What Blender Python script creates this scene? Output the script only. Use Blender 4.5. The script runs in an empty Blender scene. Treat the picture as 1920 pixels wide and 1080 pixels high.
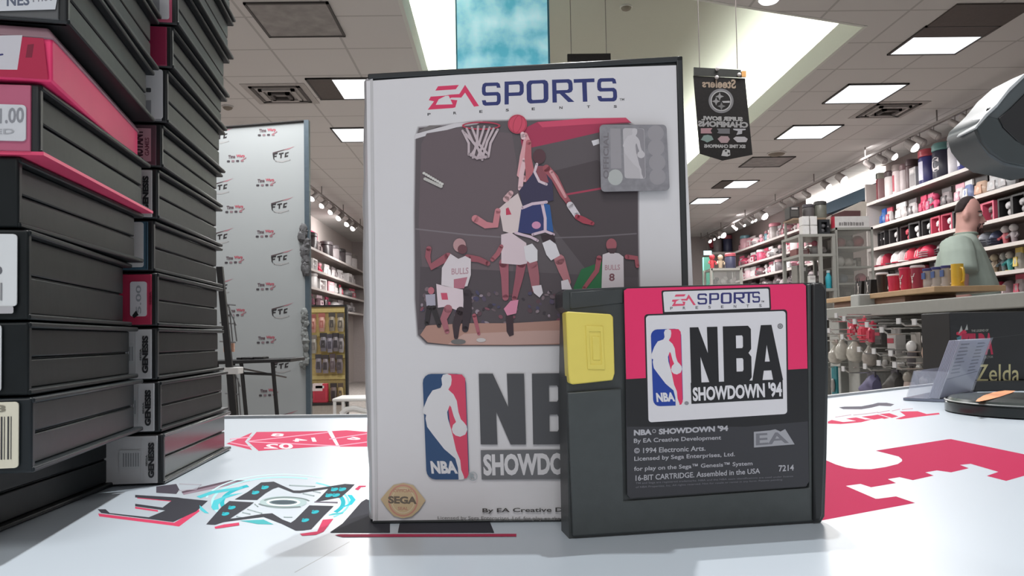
import bpy, bmesh, math, random
from math import sin, cos, pi, radians
from mathutils import Vector, Matrix, Euler
from mathutils.geometry import tessellate_polygon

# ------------------------------------------------------------------ camera, world, exposure
SC = bpy.context.scene
COL = SC.collection
F = 1400.0                      # focal length in pixels of the 1920 wide frame
CAM_H = 0.073                   # metres above the counter top (counter top is z = 0)
PITCH, YAW, ROLL = 2.0, -0.9, -1.0
SHIFT = 43.0 / 1920
FLOOR = -0.95
CEIL = 2.47

cam_data = bpy.data.cameras.new('camera')
cam = bpy.data.objects.new('camera', cam_data)
COL.objects.link(cam)
cam_data.sensor_width = 36.0
cam_data.lens = 36.0 * F / 1920
cam_data.shift_y = SHIFT
cam_data.clip_start = 0.01
cam_data.clip_end = 100
cam.location = (0, 0, CAM_H)
CAM_R = (Matrix.Rotation(radians(YAW), 3, 'Z') @ Matrix.Rotation(radians(90 + PITCH), 3, 'X')
         @ Matrix.Rotation(radians(ROLL), 3, 'Z'))
cam.rotation_euler = CAM_R.to_euler()
SC.camera = cam

vs = SC.view_settings
SC.display_settings.display_device = 'sRGB'
vs.view_transform = 'Standard'
vs.look = 'None'
vs.gamma = 1.0
vs.use_curve_mapping = False
vs.exposure = 0.0
SC.cycles.use_denoising = True
SC.cycles.max_bounces = 6
SC.cycles.diffuse_bounces = 3
SC.cycles.glossy_bounces = 3
SC.cycles.transmission_bounces = 6
SC.cycles.transparent_max_bounces = 12
SC.cycles.sample_clamp_indirect = 4.0

W = bpy.data.worlds.new('world')
SC.world = W
W.use_nodes = True
W.node_tree.nodes['Background'].inputs[0].default_value = (0.95, 0.96, 1.0, 1)
W.node_tree.nodes['Background'].inputs[1].default_value = 0.62

def light(name, kind, loc, energy, color=(1, 1, 1), size=0.1, size_y=None, target=None, spot=120, blend=0.5):
    d = bpy.data.lights.new(name, kind)
    d.energy = energy
    d.color = color
    if kind == 'AREA':
        d.size = size
        if size_y:
            d.shape = 'RECTANGLE'
            d.size_y = size_y
    else:
        d.shadow_soft_size = size
    if kind == 'SPOT':
        d.spot_size = radians(spot)
        d.spot_blend = blend
    o = bpy.data.objects.new(name, d)
    o.location = loc
    if target is not None:
        o.rotation_euler = (Vector(target) - Vector(loc)).to_track_quat('-Z', 'Y').to_euler()
    COL.objects.link(o)
    return o

# recessed lamps over the counter, just ahead of the standing case
light('counter_downlight', 'SPOT', (0.30, 1.18, CEIL - 0.06), 152, (1, 0.98, 0.97), 0.016, target=(0.0, 0.4, 0), spot=80, blend=0.6)
light('counter_downlight', 'SPOT', (0.30, 0.82, CEIL - 0.06), 118, (0.95, 0.98, 1), 0.018, target=(-0.1, 0.3, 0), spot=80, blend=0.6)
# an added fill lamp, then the shop's fluorescent fixtures overhead and down both aisles
light('fluorescent_or_fill', 'AREA', (-0.3, -1.6, CEIL - 0.03), 38, (0.98, 1, 1), 1.2, 1.2)  # fill lamp added unseen behind the camera to brighten the case front
light('fluorescent_or_fill', 'AREA', (1.6, 3.6, CEIL - 0.03), 45, (1, 0.98, 0.97), 1.2, 1.2)
light('fluorescent_or_fill', 'AREA', (-1.55, 4.2, CEIL - 0.03), 85, (1, 0.99, 0.99), 0.6, 1.2)
light('fluorescent_or_fill', 'AREA', (3.68, 8.2, CEIL - 0.05), 100, (1, 0.97, 0.96), 0.6, 4.0)
light('fluorescent_or_fill', 'AREA', (3.68, 13.0, CEIL - 0.05), 120, (1, 0.97, 0.96), 0.6, 4.0)
light('fluorescent_or_fill', 'AREA', (-1.55, 9.5, CEIL - 0.05), 150, (1, 0.97, 0.96), 0.6, 4.0)
# track lighting aimed at the wall shelves
light('track_wash', 'AREA', (4.55, 9.6, CEIL - 0.25), 42, (1, 0.95, 0.94), 0.15, 5.0, target=(5.6, 9.6, 1.0))
light('track_wash', 'AREA', (4.55, 15.0, CEIL - 0.25), 78, (1, 0.95, 0.95), 0.15, 5.0, target=(5.6, 15.0, 1.0))
light('track_wash', 'AREA', (-2.7, 14.5, CEIL - 0.25), 130, (1, 0.96, 0.94), 0.15, 6.0, target=(-3.6, 14.5, 1.0))
# cove lighting hidden behind the lip of the ceiling tray (turned up at the tray's roof)
for (cx, cy, sx, sy, e) in ((3.2, 9.5, 0.2, 8.6, 190), (-0.95, 9.5, 0.2, 8.6, 190), (1.1, 14.1, 4.0, 0.2, 60)):
    lo = light('cove_strip', 'AREA', (cx, cy, CEIL + 0.05), e, (0.95, 1.0, 0.95), sx, sy)
    lo.rotation_euler = (pi, 0, 0)

# ------------------------------------------------------------------ rays of the camera -> places in the shop
def ray(px, py):
    d = Vector(((px - 960) / F, (-(py - 540) + SHIFT * 1920) / F, -1.0))
    return CAM_R @ d

CAM = Vector((0, 0, CAM_H))

def PY(px, py, Y):          # at depth Y
    d = ray(px, py)
    return CAM + d * (Y / d.y)

def PX(px, py, X):          # on the plane x = X
    d = ray(px, py)
    return CAM + d * (X / d.x)

def PZ(px, py, Z=0.0):      # on the plane z = Z
    d = ray(px, py)
    return CAM + d * ((Z - CAM_H) / d.z)

def on_plane(p0, n):
    p0 = Vector(p0); n = Vector(n).normalized()
    def f(px, py, off=0.0):
        d = ray(px, py)
        t = (p0 + n * off - CAM).dot(n) / d.dot(n)
        return CAM + d * t
    return f

def zt(s, ox, oy):
    return lambda *pts: [(ox + x / s, oy + y / s) for x, y in pts]

# ------------------------------------------------------------------ materials
def lin(c):
    if isinstance(c, str):
        c = c.lstrip('#')
        c = tuple(int(c[i:i + 2], 16) / 255 for i in (0, 2, 4))
    return tuple((x / 12.92 if x <= 0.04045 else ((x + 0.055) / 1.055) ** 2.4) for x in c)

MATS = {}

def mat(name, color='#808080', rough=0.5, metal=0.0, emit=None, strength=0.0, alpha=1.0, trans=0.0, noise=0.06, scale=40.0, bump=0.0, spec=0.5, coat=0.0):
    if name in MATS:
        return MATS[name]
    m = bpy.data.materials.new(name)
    m.use_nodes = True
    nt = m.node_tree
    b = nt.nodes['Principled BSDF']
    c = lin(color)
    b.inputs['Roughness'].default_value = rough
    b.inputs['Metallic'].default_value = metal
    b.inputs['Specular IOR Level'].default_value = spec
    b.inputs['Coat Weight'].default_value = coat
    if noise or bump:
        tc = nt.nodes.new('ShaderNodeTexCoord')
        nz = nt.nodes.new('ShaderNodeTexNoise')
        nz.inputs['Scale'].default_value = scale
        nz.inputs['Detail'].default_value = 4
        nt.links.new(tc.outputs['Object'], nz.inputs['Vector'])
        r = nt.nodes.new('ShaderNodeValToRGB')
        r.color_ramp.elements[0].position = 0.3
        r.color_ramp.elements[1].position = 0.7
        r.color_ramp.elements[0].color = tuple(max(0, x * (1 - noise)) for x in c) + (1,)
        r.color_ramp.elements[1].color = tuple(min(1, x * (1 + noise)) for x in c) + (1,)
        nt.links.new(nz.outputs['Fac'], r.inputs['Fac'])
        nt.links.new(r.outputs['Color'], b.inputs['Base Color'])
        if bump:
            bp = nt.nodes.new('ShaderNodeBump')
            bp.inputs['Strength'].default_value = bump
            bp.inputs['Distance'].default_value = 0.002
            nt.links.new(nz.outputs['Fac'], bp.inputs['Height'])
            nt.links.new(bp.outputs['Normal'], b.inputs['Normal'])
    else:
        b.inputs['Base Color'].default_value = c + (1,)
    if emit is not None:
        b.inputs['Emission Color'].default_value = lin(emit) + (1,)
        b.inputs['Emission Strength'].default_value = strength
    b.inputs['Alpha'].default_value = alpha
    b.inputs['Transmission Weight'].default_value = trans
    MATS[name] = m
    return m

def col_mat(color, rough=0.5, **k):
    return mat('paint_%s_%d' % (color.lstrip('#'), int(rough * 100)), color, rough, **k)

def ink_mat(name='print_ink', rough=0.45, spec=0.4):
    if name in MATS:
        return MATS[name]
    m = bpy.data.materials.new(name)
    m.use_nodes = True
    nt = m.node_tree
    b = nt.nodes['Principled BSDF']
    a = nt.nodes.new('ShaderNodeAttribute')
    a.attribute_name = 'ink'
    nt.links.new(a.outputs['Color'], b.inputs['Base Color'])
    b.inputs['Roughness'].default_value = rough
    b.inputs['Specular IOR Level'].default_value = spec
    MATS[name] = m
    return m

# ------------------------------------------------------------------ mesh builder
class MB:
    def __init__(s):
        s.v = []; s.f = []; s.m = []; s.c = []
    def add(s, verts, faces, mi=0, col=None):
        o = len(s.v)
        s.v += [Vector(p) for p in verts]
        for f in faces:
            s.f.append([i + o for i in f]); s.m.append(mi); s.c.append(col)
        return s
    def box(s, lo, hi, mi=0):
        x0, y0, z0 = lo; x1, y1, z1 = hi
        return s.add([(x0, y0, z0), (x1, y0, z0), (x1, y1, z0), (x0, y1, z0), (x0, y0, z1), (x1, y0, z1), (x1, y1, z1), (x0, y1, z1)],
                     [(3, 2, 1, 0), (4, 5, 6, 7), (0, 1, 5, 4), (1, 2, 6, 5), (2, 3, 7, 6), (3, 0, 4, 7)], mi)
    def hexa(s, p, mi=0):   # 8 points, bottom ring then top ring
        return s.add(p, [(3, 2, 1, 0), (4, 5, 6, 7), (0, 1, 5, 4), (1, 2, 6, 5), (2, 3, 7, 6), (3, 0, 4, 7)], mi)
    def prism(s, pts, vec, mi=0, holes=()):     # closed outline of 3D points, pushed along vec
        vec = Vector(vec)
        rings = [[Vector(p) for p in r] for r in [pts] + list(holes)]
        tris = tessellate_polygon(rings)
        flat = [p for r in rings for p in r]
        n = len(flat)
        faces = [tuple(t) for t in tris] + [tuple(i + n for i in reversed(t)) for t in tris]
        o = 0
        for r in rings:
            k = len(r)
            for i in range(k):
                j = (i + 1) % k
                faces.append((o + i, o + j, o + j + n, o + i + n))
            o += k
        return s.add(flat + [p + vec for p in flat], faces, mi)
    def tube(s, path, r, seg=8, mi=0, cap=True):
        path = [Vector(p) for p in path]
        rs = r if isinstance(r, (list, tuple)) else [r] * len(path)
        vs_, fs = [], []
        up = Vector((0, 0, 1))
        prev = None
        for i, p in enumerate(path):
            a = path[max(0, i - 1)]; b = path[min(len(path) - 1, i + 1)]
            t = (b - a).normalized()
            if prev is None:
                n = t.orthogonal().normalized()
            else:
                n = (prev - t * prev.dot(t)).normalized()
            prev = n
            bn = t.cross(n)
            for k in range(seg):
                w = 2 * pi * k / seg
                vs_.append(p + (n * cos(w) + bn * sin(w)) * rs[i])
        for i in range(len(path) - 1):
            for k in range(seg):
                q = (k + 1) % seg
                fs.append((i * seg + k, i * seg + q, (i + 1) * seg + q, (i + 1) * seg + k))
        if cap:
            fs.append(tuple(reversed(range(seg))))
            fs.append(tuple((len(path) - 1) * seg + k for k in range(seg)))
        return s.add(vs_, fs, mi)
    def lathe(s, prof, center=(0, 0, 0), seg=20, mi=0, cap=True, sx=1.0, sy=1.0):
        c = Vector(center); vs_, fs = [], []
        for r, z in prof:
            for k in range(seg):
                w = 2 * pi * k / seg
                vs_.append(c + Vector((r * cos(w) * sx, r * sin(w) * sy, z)))
        for i in range(len(prof) - 1):
            for k in range(seg):
                q = (k + 1) % seg
                fs.append((i * seg + k, i * seg + q, (i + 1) * seg + q, (i + 1) * seg + k))
        if cap:
            fs.append(tuple(reversed(range(seg))))
            fs.append(tuple((len(prof) - 1) * seg + k for k in range(seg)))
        return s.add(vs_, fs, mi)
    def loft(s, rings, mi=0, cap=True):
        n = len(rings[0]); vs_ = [Vector(p) for r in rings for p in r]; fs = []
        for i in range(len(rings) - 1):
            for k in range(n):
                q = (k + 1) % n
                fs.append((i * n + k, i * n + q, (i + 1) * n + q, (i + 1) * n + k))
        if cap:
            fs.append(tuple(reversed(range(n))))
            fs.append(tuple((len(rings) - 1) * n + k for k in range(n)))
        return s.add(vs_, fs, mi)
    def ball(s, c, r, seg=14, rings=9, mi=0, sc=(1, 1, 1), rnd=0.0, seed=0):
        R = random.Random(seed); c = Vector(c); vs_, fs = [], []
        for i in range(1, rings):
            a = pi * i / rings
            for k in range(seg):
                w = 2 * pi * k / seg
                q = r * (1 + R.uniform(-rnd, rnd))
                vs_.append(c + Vector((q * sin(a) * cos(w) * sc[0], q * sin(a) * sin(w) * sc[1], -q * cos(a) * sc[2])))
        for i in range(rings - 2):
            for k in range(seg):
                q = (k + 1) % seg
                fs.append((i * seg + k, i * seg + q, (i + 1) * seg + q, (i + 1) * seg + k))
        b = len(vs_); vs_ += [c - Vector((0, 0, r * sc[2])), c + Vector((0, 0, r * sc[2]))]
        for k in range(seg):
            q = (k + 1) % seg
            fs.append((q, k, b)); fs.append(((rings - 2) * seg + k, (rings - 2) * seg + q, b + 1))
        return s.add(vs_, fs, mi)
    def build(s, name, mats, parent=None, smooth=False, bevel=0.0, seg=2, origin=None, angle=35, fix=True):
        me = bpy.data.meshes.new(name)
        o0 = Vector(origin) if origin is not None else Vector((0, 0, 0))
        if parent is not None and origin is None and parent.get('_o') is not None:
            o0 = Vector(parent['_o'])
        me.from_pydata([tuple(p - o0) for p in s.v], [], s.f)
        ms = mats if isinstance(mats, (list, tuple)) else [mats]
        for m in ms:
            me.materials.append(m)
        if len(ms) > 1:
            me.polygons.foreach_set('material_index', s.m)
        if any(c is not None for c in s.c):
            at = me.attributes.new('ink', 'FLOAT_COLOR', 'CORNER')
            vals = []
            for f, c in zip(s.f, s.c):
                vals += list((c or (1, 1, 1)) + (1.0,)) * len(f)
            at.data.foreach_set('color', vals)
        elif fix:
            bm = bmesh.new(); bm.from_mesh(me)
            bmesh.ops.recalc_face_normals(bm, faces=bm.faces)
            bm.to_mesh(me); bm.free()
        if smooth:
            me.polygons.foreach_set('use_smooth', [True] * len(me.polygons))
            me.set_sharp_from_angle(angle=radians(angle))
        o = bpy.data.objects.new(name, me)
        COL.objects.link(o)
        if parent is not None:
            o.parent = parent
        elif origin is not None:
            o.location = o0
        if bevel:
            md = o.modifiers.new('bevel', 'BEVEL')
            md.width = bevel; md.segments = seg; md.limit_method = 'ANGLE'; md.angle_limit = radians(40)
            md.harden_normals = False
            me.polygons.foreach_set('use_smooth', [True] * len(me.polygons))
            me.set_sharp_from_angle(angle=radians(50))
        return o

def tag(o, label=None, cat=None, group=None, kind=None):
    if label: o['label'] = label
    if cat: o['category'] = cat
    if group: o['group'] = group
    if kind: o['kind'] = kind
    return o

def thing(name, label, cat, loc=(0, 0, 0), rotz=0.0, group=None, world=False):
    """An Empty at the thing's base. world=True: its parts are given in world coordinates."""
    o = bpy.data.objects.new(name, None)
    o.empty_display_size = 0.05
    COL.objects.link(o)
    o.location = loc
    o.rotation_euler = (0, 0, rotz)
    if world:
        o['_o'] = list(loc)
    else:
        o['_o'] = [0.0, 0.0, 0.0]
    return tag(o, label, cat, group)

def copy_thing(o, loc, rotz=None, label=None, group=None):
    r = o.copy(); COL.objects.link(r); r.location = loc
    if rotz is not None: r.rotation_euler = (0, 0, rotz)
    if label: r['label'] = label
    if group: r['group'] = group
    for ch in list(o.children):
        c = ch.copy(); COL.objects.link(c); c.parent = r
        for g in list(ch.children):
            d = g.copy(); COL.objects.link(d); d.parent = c
    return r

def structure(name, mb, m, **k):
    return tag(mb.build(name, m, **k), kind='structure')

# ------------------------------------------------------------------ flat printing
_TEXT = {}

def text_shape(body, bold=0.0, res=3):
    key = (body, bold)
    if key in _TEXT:
        return _TEXT[key]
    cu = bpy.data.curves.new('lettering', 'FONT')
    cu.body = body; cu.size = 1.0; cu.offset = bold; cu.resolution_u = res; cu.fill_mode = 'FRONT'
    ob = bpy.data.objects.new('lettering', cu)
    COL.objects.link(ob)
    dg = bpy.context.evaluated_depsgraph_get()
    ev = ob.evaluated_get(dg)
    me = ev.to_mesh()
    vs_ = [(v.co.x, v.co.y) for v in me.vertices]
    fs = [tuple(p.vertices) for p in me.polygons]
    ev.to_mesh_clear()
    bpy.data.objects.remove(ob); bpy.data.curves.remove(cu)
    xs = [v[0] for v in vs_] or [0, 1]; ys = [v[1] for v in vs_] or [0, 1]
    x0, x1, y0, y1 = min(xs), max(xs), min(ys), max(ys)
    vs_ = [((x - x0) / max(1e-6, x1 - x0), (y - y0) / max(1e-6, y1 - y0)) for x, y in vs_]
    _TEXT[key] = (vs_, fs)
    return _TEXT[key]

def bil(q, u, v):   # q = TL, TR, BR, BL ; v up
    tl, tr, br, bl = q
    return tuple((bl[i] * (1 - u) + br[i] * u) * (1 - v) + (tl[i] * (1 - u) + tr[i] * u) * v for i in range(len(tl)))

class Ink:
    """Flat print: every shape is laid a hair above the one before it, on the surface fn(px, py, off)."""
    def __init__(s, fn, step=2.5e-6, base=2e-5):
        s.fn = fn; s.mb = MB(); s.off = base; s.step = step
    def _l(s):
        s.off += s.step
        return s.off
    def poly(s, pts, col, holes=()):
        rings = [[Vector((x, -y, 0)) for x, y in r] for r in [pts] + list(holes)]
        tris = tessellate_polygon(rings)
        flat = [p for r in [pts] + list(holes) for p in r]
        o = s._l()
        v = [s.fn(x, y, o) for x, y in flat]
        s.mb.add(v, [tuple(t) for t in tris], 0, lin(col))
    def quad(s, q, col):
        s.poly(list(q), col)
    def ell(s, cx, cy, rx, ry, col, rot=0.0, n=24, a0=0.0, a1=360.0):
        r = radians(rot); P = []
        full = abs(a1 - a0) >= 360
        for k in range(n if full else n + 1):
            w = radians(a0 + (a1 - a0) * k / n)
            x, y = rx * cos(w), ry * sin(w)
            P.append((cx + x * cos(r) - y * sin(r), cy + x * sin(r) + y * cos(r)))
        s.poly(P, col)
    def ring(s, cx, cy, rx, ry, t, col, rot=0.0, n=32, a0=0.0, a1=360.0, ty=None):
        r = radians(rot); ty = t if ty is None else ty
        def pt(w, k):
            x, y = (rx - k * t) * cos(w), (ry - k * ty) * sin(w)
            return (cx + x * cos(r) - y * sin(r), cy + x * sin(r) + y * cos(r))
        o = s._l(); c = lin(col); v = []
        for k in range(n + 1):
            w = radians(a0 + (a1 - a0) * k / n)
            v.append(s.fn(*pt(w, 0), o)); v.append(s.fn(*pt(w, 1), o))
        s.mb.add(v, [(2 * k, 2 * k + 1, 2 * k + 3, 2 * k + 2) for k in range(n)], 0, c)
    def limb(s, pts, col):      # (x, y, width) stroke of changing width with round-ish ends
        L, Rr = [], []
        n = len(pts)
        for i, (x, y, w) in enumerate(pts):
            ax, ay = pts[max(0, i - 1)][:2]; bx, by = pts[min(n - 1, i + 1)][:2]
            dx, dy = bx - ax, by - ay; d = math.hypot(dx, dy) or 1
            nx, ny = -dy / d, dx / d
            L.append((x + nx * w / 2, y + ny * w / 2)); Rr.append((x - nx * w / 2, y - ny * w / 2))
        o = s._l(); c = lin(col)
        v = [s.fn(x, y, o) for x, y in L] + [s.fn(x, y, o) for x, y in Rr]
        s.mb.add(v, [(i, i + 1, n + i + 1, n + i) for i in range(n - 1)], 0, c)
        for (x, y, w) in (pts[0], pts[-1]):
            P = [s.fn(x + w / 2 * cos(2 * pi * k / 10), y + w / 2 * sin(2 * pi * k / 10), o) for k in range(10)]
            s.mb.add(P, [tuple(range(10))], 0, c)
    def text(s, body, q, col, bold=0.0, mirror=False):
        vs_, fs = text_shape(body, bold)
        o = s._l()
        v = [s.fn(*bil(q, (1 - u) if mirror else u, w), o) for u, w in vs_]
        s.mb.add(v, fs, 0, lin(col))
    def norm(s, pts, q, col, holes=()):     # outline in 0..1 coordinates (v down) mapped on a pixel quad
        f = lambda r: [bil(q, u, 1 - v) for u, v in r]
        s.poly(f(pts), col, [f(h) for h in holes])
    def build(s, name, parent=None, mat_=None, **k):
        return s.mb.build(name, mat_ or ink_mat(), parent, fix=False, **k)

def rr(x0, y0, x1, y1, r, n=4):     # rounded rectangle outline
    P = []
    for cx, cy, a in ((x1 - r, y0 + r, -90), (x1 - r, y1 - r, 0), (x0 + r, y1 - r, 90), (x0 + r, y0 + r, 180)):
        for k in range(n + 1):
            w = radians(a + 90 * k / n)
            P.append((cx + r * cos(w), cy + r * sin(w)))
    return P

def rrq(q, r=0.06, asp=1.0, n=4):    # rounded outline inside a pixel quad; asp = width/height
    return [bil(q, u, 1 - v) for u, v in
            [(x, y) for x, y in [((px) / asp, py) for px, py in rr(0, 0, asp, 1, r, n)]]]
# ================================================================== the counter
WHITE_TOP = mat('counter_laminate', '#bcc5cd', 0.28, noise=0.01, scale=8, spec=0.4)
BLACK = mat('black_plastic', '#232627', 0.5, noise=0.12, scale=120, bump=0.05)
SHELL = mat('case_plastic', '#181c1d', 0.42, noise=0.14, scale=70, bump=0.06, spec=0.22)
SHELL_D = mat('case_plastic_dark', '#1c1e1f', 0.42, noise=0.1, scale=90)
GREY = mat('grey_plastic', '#8b8d8c', 0.45, noise=0.08, scale=60)
WHITE = mat('white_plastic', '#e4e4e2', 0.4, noise=0.02)
LABEL = mat('paper_label', '#dcdcdc', 0.6, noise=0.02)
INK = ink_mat()
TINK = ink_mat('counter_ink', 0.7, 0.06)

edge_px = [(430, 785), (700, 782), (1130, 768), (1555, 746), (1760, 722)]
edge = [PZ(x, y) for x, y in edge_px]
d0 = (edge[1] - edge[0]); edge = [edge[0] - d0 * 2.6] + edge
d1 = (edge[-1] - edge[-2]); edge = edge + [edge[-1] + d1 * 2.2]
counter = thing('sales_counter', 'white laminate sales counter printed with red, black and teal game graphics', 'counter', (0, 0.2, FLOOR), world=True)
near = [Vector((edge[-1].x, -0.35, 0)), Vector((edge[0].x, -0.35, 0))]
mb = MB(); mb.prism(edge + near, (0, 0, -0.035)); mb.build('top', WHITE_TOP, counter)
body = [p + Vector((0, -0.05, -0.035)) for p in edge] + [p + Vector((0, 0.02, -0.035)) for p in near]
mb = MB(); mb.prism(body, (0, 0, FLOOR + 0.035)); mb.build('cabinet', mat('counter_body', '#c9ccce', 0.5), counter)
mb = MB()
for a, b in zip(edge[:-1], edge[1:]):
    n = Vector((-(b - a).y, (b - a).x, 0)).normalized() * 0.006
    mb.hexa([a - Vector((0, 0, 0.03)), b - Vector((0, 0, 0.03)), b + n - Vector((0, 0, 0.03)), a + n - Vector((0, 0, 0.03)),
             a + Vector((0, 0, 0.0025)), b + Vector((0, 0, 0.0025)), b + n + Vector((0, 0, 0.0025)), a + n + Vector((0, 0, 0.0025))])
mb.build('edge_strip', mat('edge_strip_grey', '#a8a9aa', 0.5), counter)

def table_fn(px, py, off=0.0):
    p = PZ(px, py, off)
    return p

# ---- red many-sided die printed on the counter
z = zt(2.526, 0, 760)
g = Ink(table_fn)
RED = '#c4405f'; PALE = '#f3e4ea'; DK = '#3a3a40'; TEAL = '#2aa9b4'
g.poly(z((1072, 182), (1195, 128), (1160, 172), (1195, 212)), RED)
g.poly(z((1215, 126), (1550, 122), (1592, 190), (1225, 216), (1175, 172)), RED)
g.poly(z((1572, 122), (1640, 118), (1800, 130), (1810, 196), (1610, 196)), RED)
for a, b in (((1175, 170), (1555, 128)), ((1175, 172), (1600, 192)), ((1090, 160), (1190, 150)), ((1090, 176), (1190, 196)), ((1560, 160), (1800, 125)), ((1600, 192), (1800, 165))):
    (x0, y0), (x1, y1) = z(a, b); g.limb([(x0, y0, 1.6), (x1, y1, 1.6)], '#e39cb0')
for t, q in (('8', ((1290, 132), (1350, 134), (1340, 148), (1280, 146))), ('14', ((1390, 158), (1490, 152), (1500, 172), (1385, 172))), ('02', ((1255, 184), (1385, 180), (1390, 206), (1250, 204))), ('6', ((1650, 148), (1710, 150), (1706, 164), (1640, 162)))):
    g.text(t, z(*q), PALE, 0.02, True)
g.build('die_print', counter, TINK)

# ---- GAME lettering, upside down from this side
g = Ink(table_fn)
z5 = z
z8 = zt(6.75, 420, 860)
g.poly(z5((650, 430), (838, 448), (838, 458), (650, 441)), RED)
g.poly(z5((640, 480), (748, 496), (748, 504), (640, 489)), RED)
g.poly(z5((465, 512), (825, 556), (940, 488), (945, 502), (848, 574), (820, 570), (470, 526)), RED)
g.poly(z5((640, 424), (840, 436), (866, 440), (985, 452), (930, 502), (820, 553), (480, 510), (462, 492), (500, 492), (520, 510), (705, 530), (782, 498), (640, 478), (640, 466), (770, 484), (812, 452), (640, 436)), DK)
g.poly(z5((860, 410), (1090, 356), (1185, 358), (1150, 366), (870, 424)), '#8e7d88')
g.poly(z5((860, 408), (1090, 354), (1185, 356), (1090, 364), (864, 416)), '#5b4a54')
g.poly(z5((740, 384), (835, 372), (850, 400), (835, 420), (740, 414)), '#4b464f')
g.limb([(x, y, 1.6) for x, y in z5((850, 372), (955, 376), (930, 396), (846, 404))], '#a9a4ac')
# portal rings behind the M
for rx, ry, c, t, a0, a1 in ((66, 30, '#a9d9de', 3.2, 150, 290), (58, 25, TEAL, 6.0, 160, 235), (72, 33, '#c6e4e8', 2.2, 190, 300), (61, 27, '#7fcdd4', 3.0, -60, 40), (57, 24, TEAL, 6.0, -30, 30)):
    g.ring(531, 942, rx * 2.05, ry * 1.62, t * 1.4, c, 0, 26, a0, a1, ty=t * 0.8)
for q in (((930, 432), (1000, 406), (1150, 384), (1146, 396), (1010, 418), (950, 440)), ((1000, 482), (1012, 450), (1080, 424), (1150, 414), (1062, 442), (1034, 470), (1036, 492), (1010, 496)),
          ((945, 472), (965, 490), (990, 512), (970, 510), (948, 494))):
    g.poly(z5(*q), '#4fb9c2')
g.poly(z8((1560, 455), (1620, 460), (1668, 520), (1620, 580), (1440, 635), (1580, 570), (1602, 520)), '#2fb9c6')
g.poly(z8((1320, 712), (1380, 690), (1520, 676), (1500, 698), (1330, 718)), '#57b8bd')
g.poly(z8((200, 785), (500, 770), (630, 832), (430, 828)), '#4aa7ab')
for rx, ry, c, t in ((300, 78, '#a7b9b9', 30), (215, 48, '#dfeeee', 26), (180, 32, '#6d7c7f', 60)):
    (cx, cy), = z8((750, 552)); g.ell(cx, cy, rx / 6.75, ry / 6.75, c)
(cx, cy), = z8((752, 552)); g.ell(cx, cy, 155 / 6.75, 24 / 6.75, '#49555c')
(cx, cy), = z8((790, 552)); g.ring(cx, cy, 310 / 6.75, 72 / 6.75, 3.6, '#74807f', 0, 24, 200, 345, ty=2.6)
g.ring(cx, cy, 370 / 6.75, 72 / 6.75, 3.6, '#74807f', 0, 24, 60, 165, ty=2.6)
for a, b in (((390, 575), (430, 605)), ((300, 640), (480, 690)), ((235, 680), (330, 700)), ((1000, 440), (1140, 470)), ((760, 738), (860, 740)), ((160, 730), (220, 745)), ((1130, 410), (1220, 430)), ((830, 336), (1150, 350))):
    (x0, y0), (x1, y1) = z8(a, b); g.limb([(x0, y0, 1.8), (x1, y1, 1.8)], '#98a6a6')
g.poly(z8((0, 832), (190, 808), (195, 842), (0, 872), (-110, 886), (-120, 862)), RED)
g.poly(z8((960, 950), (1180, 920), (1250, 772), (1385, 760), (1262, 922), (1160, 965), (990, 975)), RED)
g.poly(z8((1655, 385), (1710, 340), (1800, 340), (1790, 356), (1735, 360), (1700, 400)), RED)
g.poly(z8((135, 515), (300, 420), (470, 300), (630, 290), (740, 340), (880, 402), (960, 403), (1320, 352), (1530, 318), (1655, 325), (1580, 400), (1480, 490), (1440, 494), (1290, 522), (1150, 548), (1215, 490), (1322, 378), (960, 434), (880, 432), (690, 358), (622, 380), (520, 440), (420, 522)), DK)
g.poly(z8((1150, 540), (1440, 545), (1440, 562), (1140, 552)), '#6d6470')
g.poly(z8((70, 535), (380, 552), (330, 592), (75, 760), (250, 738), (480, 700), (610, 690), (740, 770), (845, 810), (900, 772), (1080, 590), (1390, 598), (1262, 722), (1105, 892), (1000, 907), (910, 910), (730, 822), (500, 735), (280, 762), (0, 800), (-110, 835), (-225, 830), (-30, 610)), DK)
for x, y in ((520, 365), (400, 430), (1400, 390), (1500, 388), (1330, 465), (1420, 462), (1155, 675), (1030, 780), (100, 620), (20, 700)):
    (a, b), = z8((x, y)); g.ell(a, b, 7.5, 3.0, TEAL, -14, 12); g.ell(a - 4, b - 1.8, 2.4, 2.2, '#1c8f99', 0, 8)
g.poly(z8((1340, 932), (1500, 820), (1740, 545), (1800, 510), (2100, 620), (2100, 935)), DK)
g.poly(z8((1400, 965), (1470, 955), (3700, 950), (3700, 985), (1500, 990)), '#b23a56')
g.poly(z8((2200, 935), (2260, 620), (3300, 640), (3420, 935)), DK)
g.build('game_lettering', counter, TINK)

# ---- big red key-shaped graphic
g = Ink(table_fn)
zr = zt(3, 1500, 720)
g.poly(zr((-60, 400), (150, 430), (200, 452), (260, 470), (330, 479), (400, 479), (480, 467), (550, 450), (574, 434), (574, 424), (555, 408), (425, 375), (830, 311), (850, 310), (1260, 395), (1420, 430), (1420, 470), (1265, 515), (1160, 545), (1050, 517), (1116, 494), (960, 449), (900, 455), (950, 474), (850, 497), (770, 486), (705, 497), (752, 515), (635, 541), (560, 524), (494, 535), (540, 557), (400, 581), (340, 562), (258, 573), (425, 645), (440, 645), (540, 632), (648, 669), (110, 770), (-60, 790)), '#a6284c')
g.build('key_print', counter, TINK)

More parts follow.
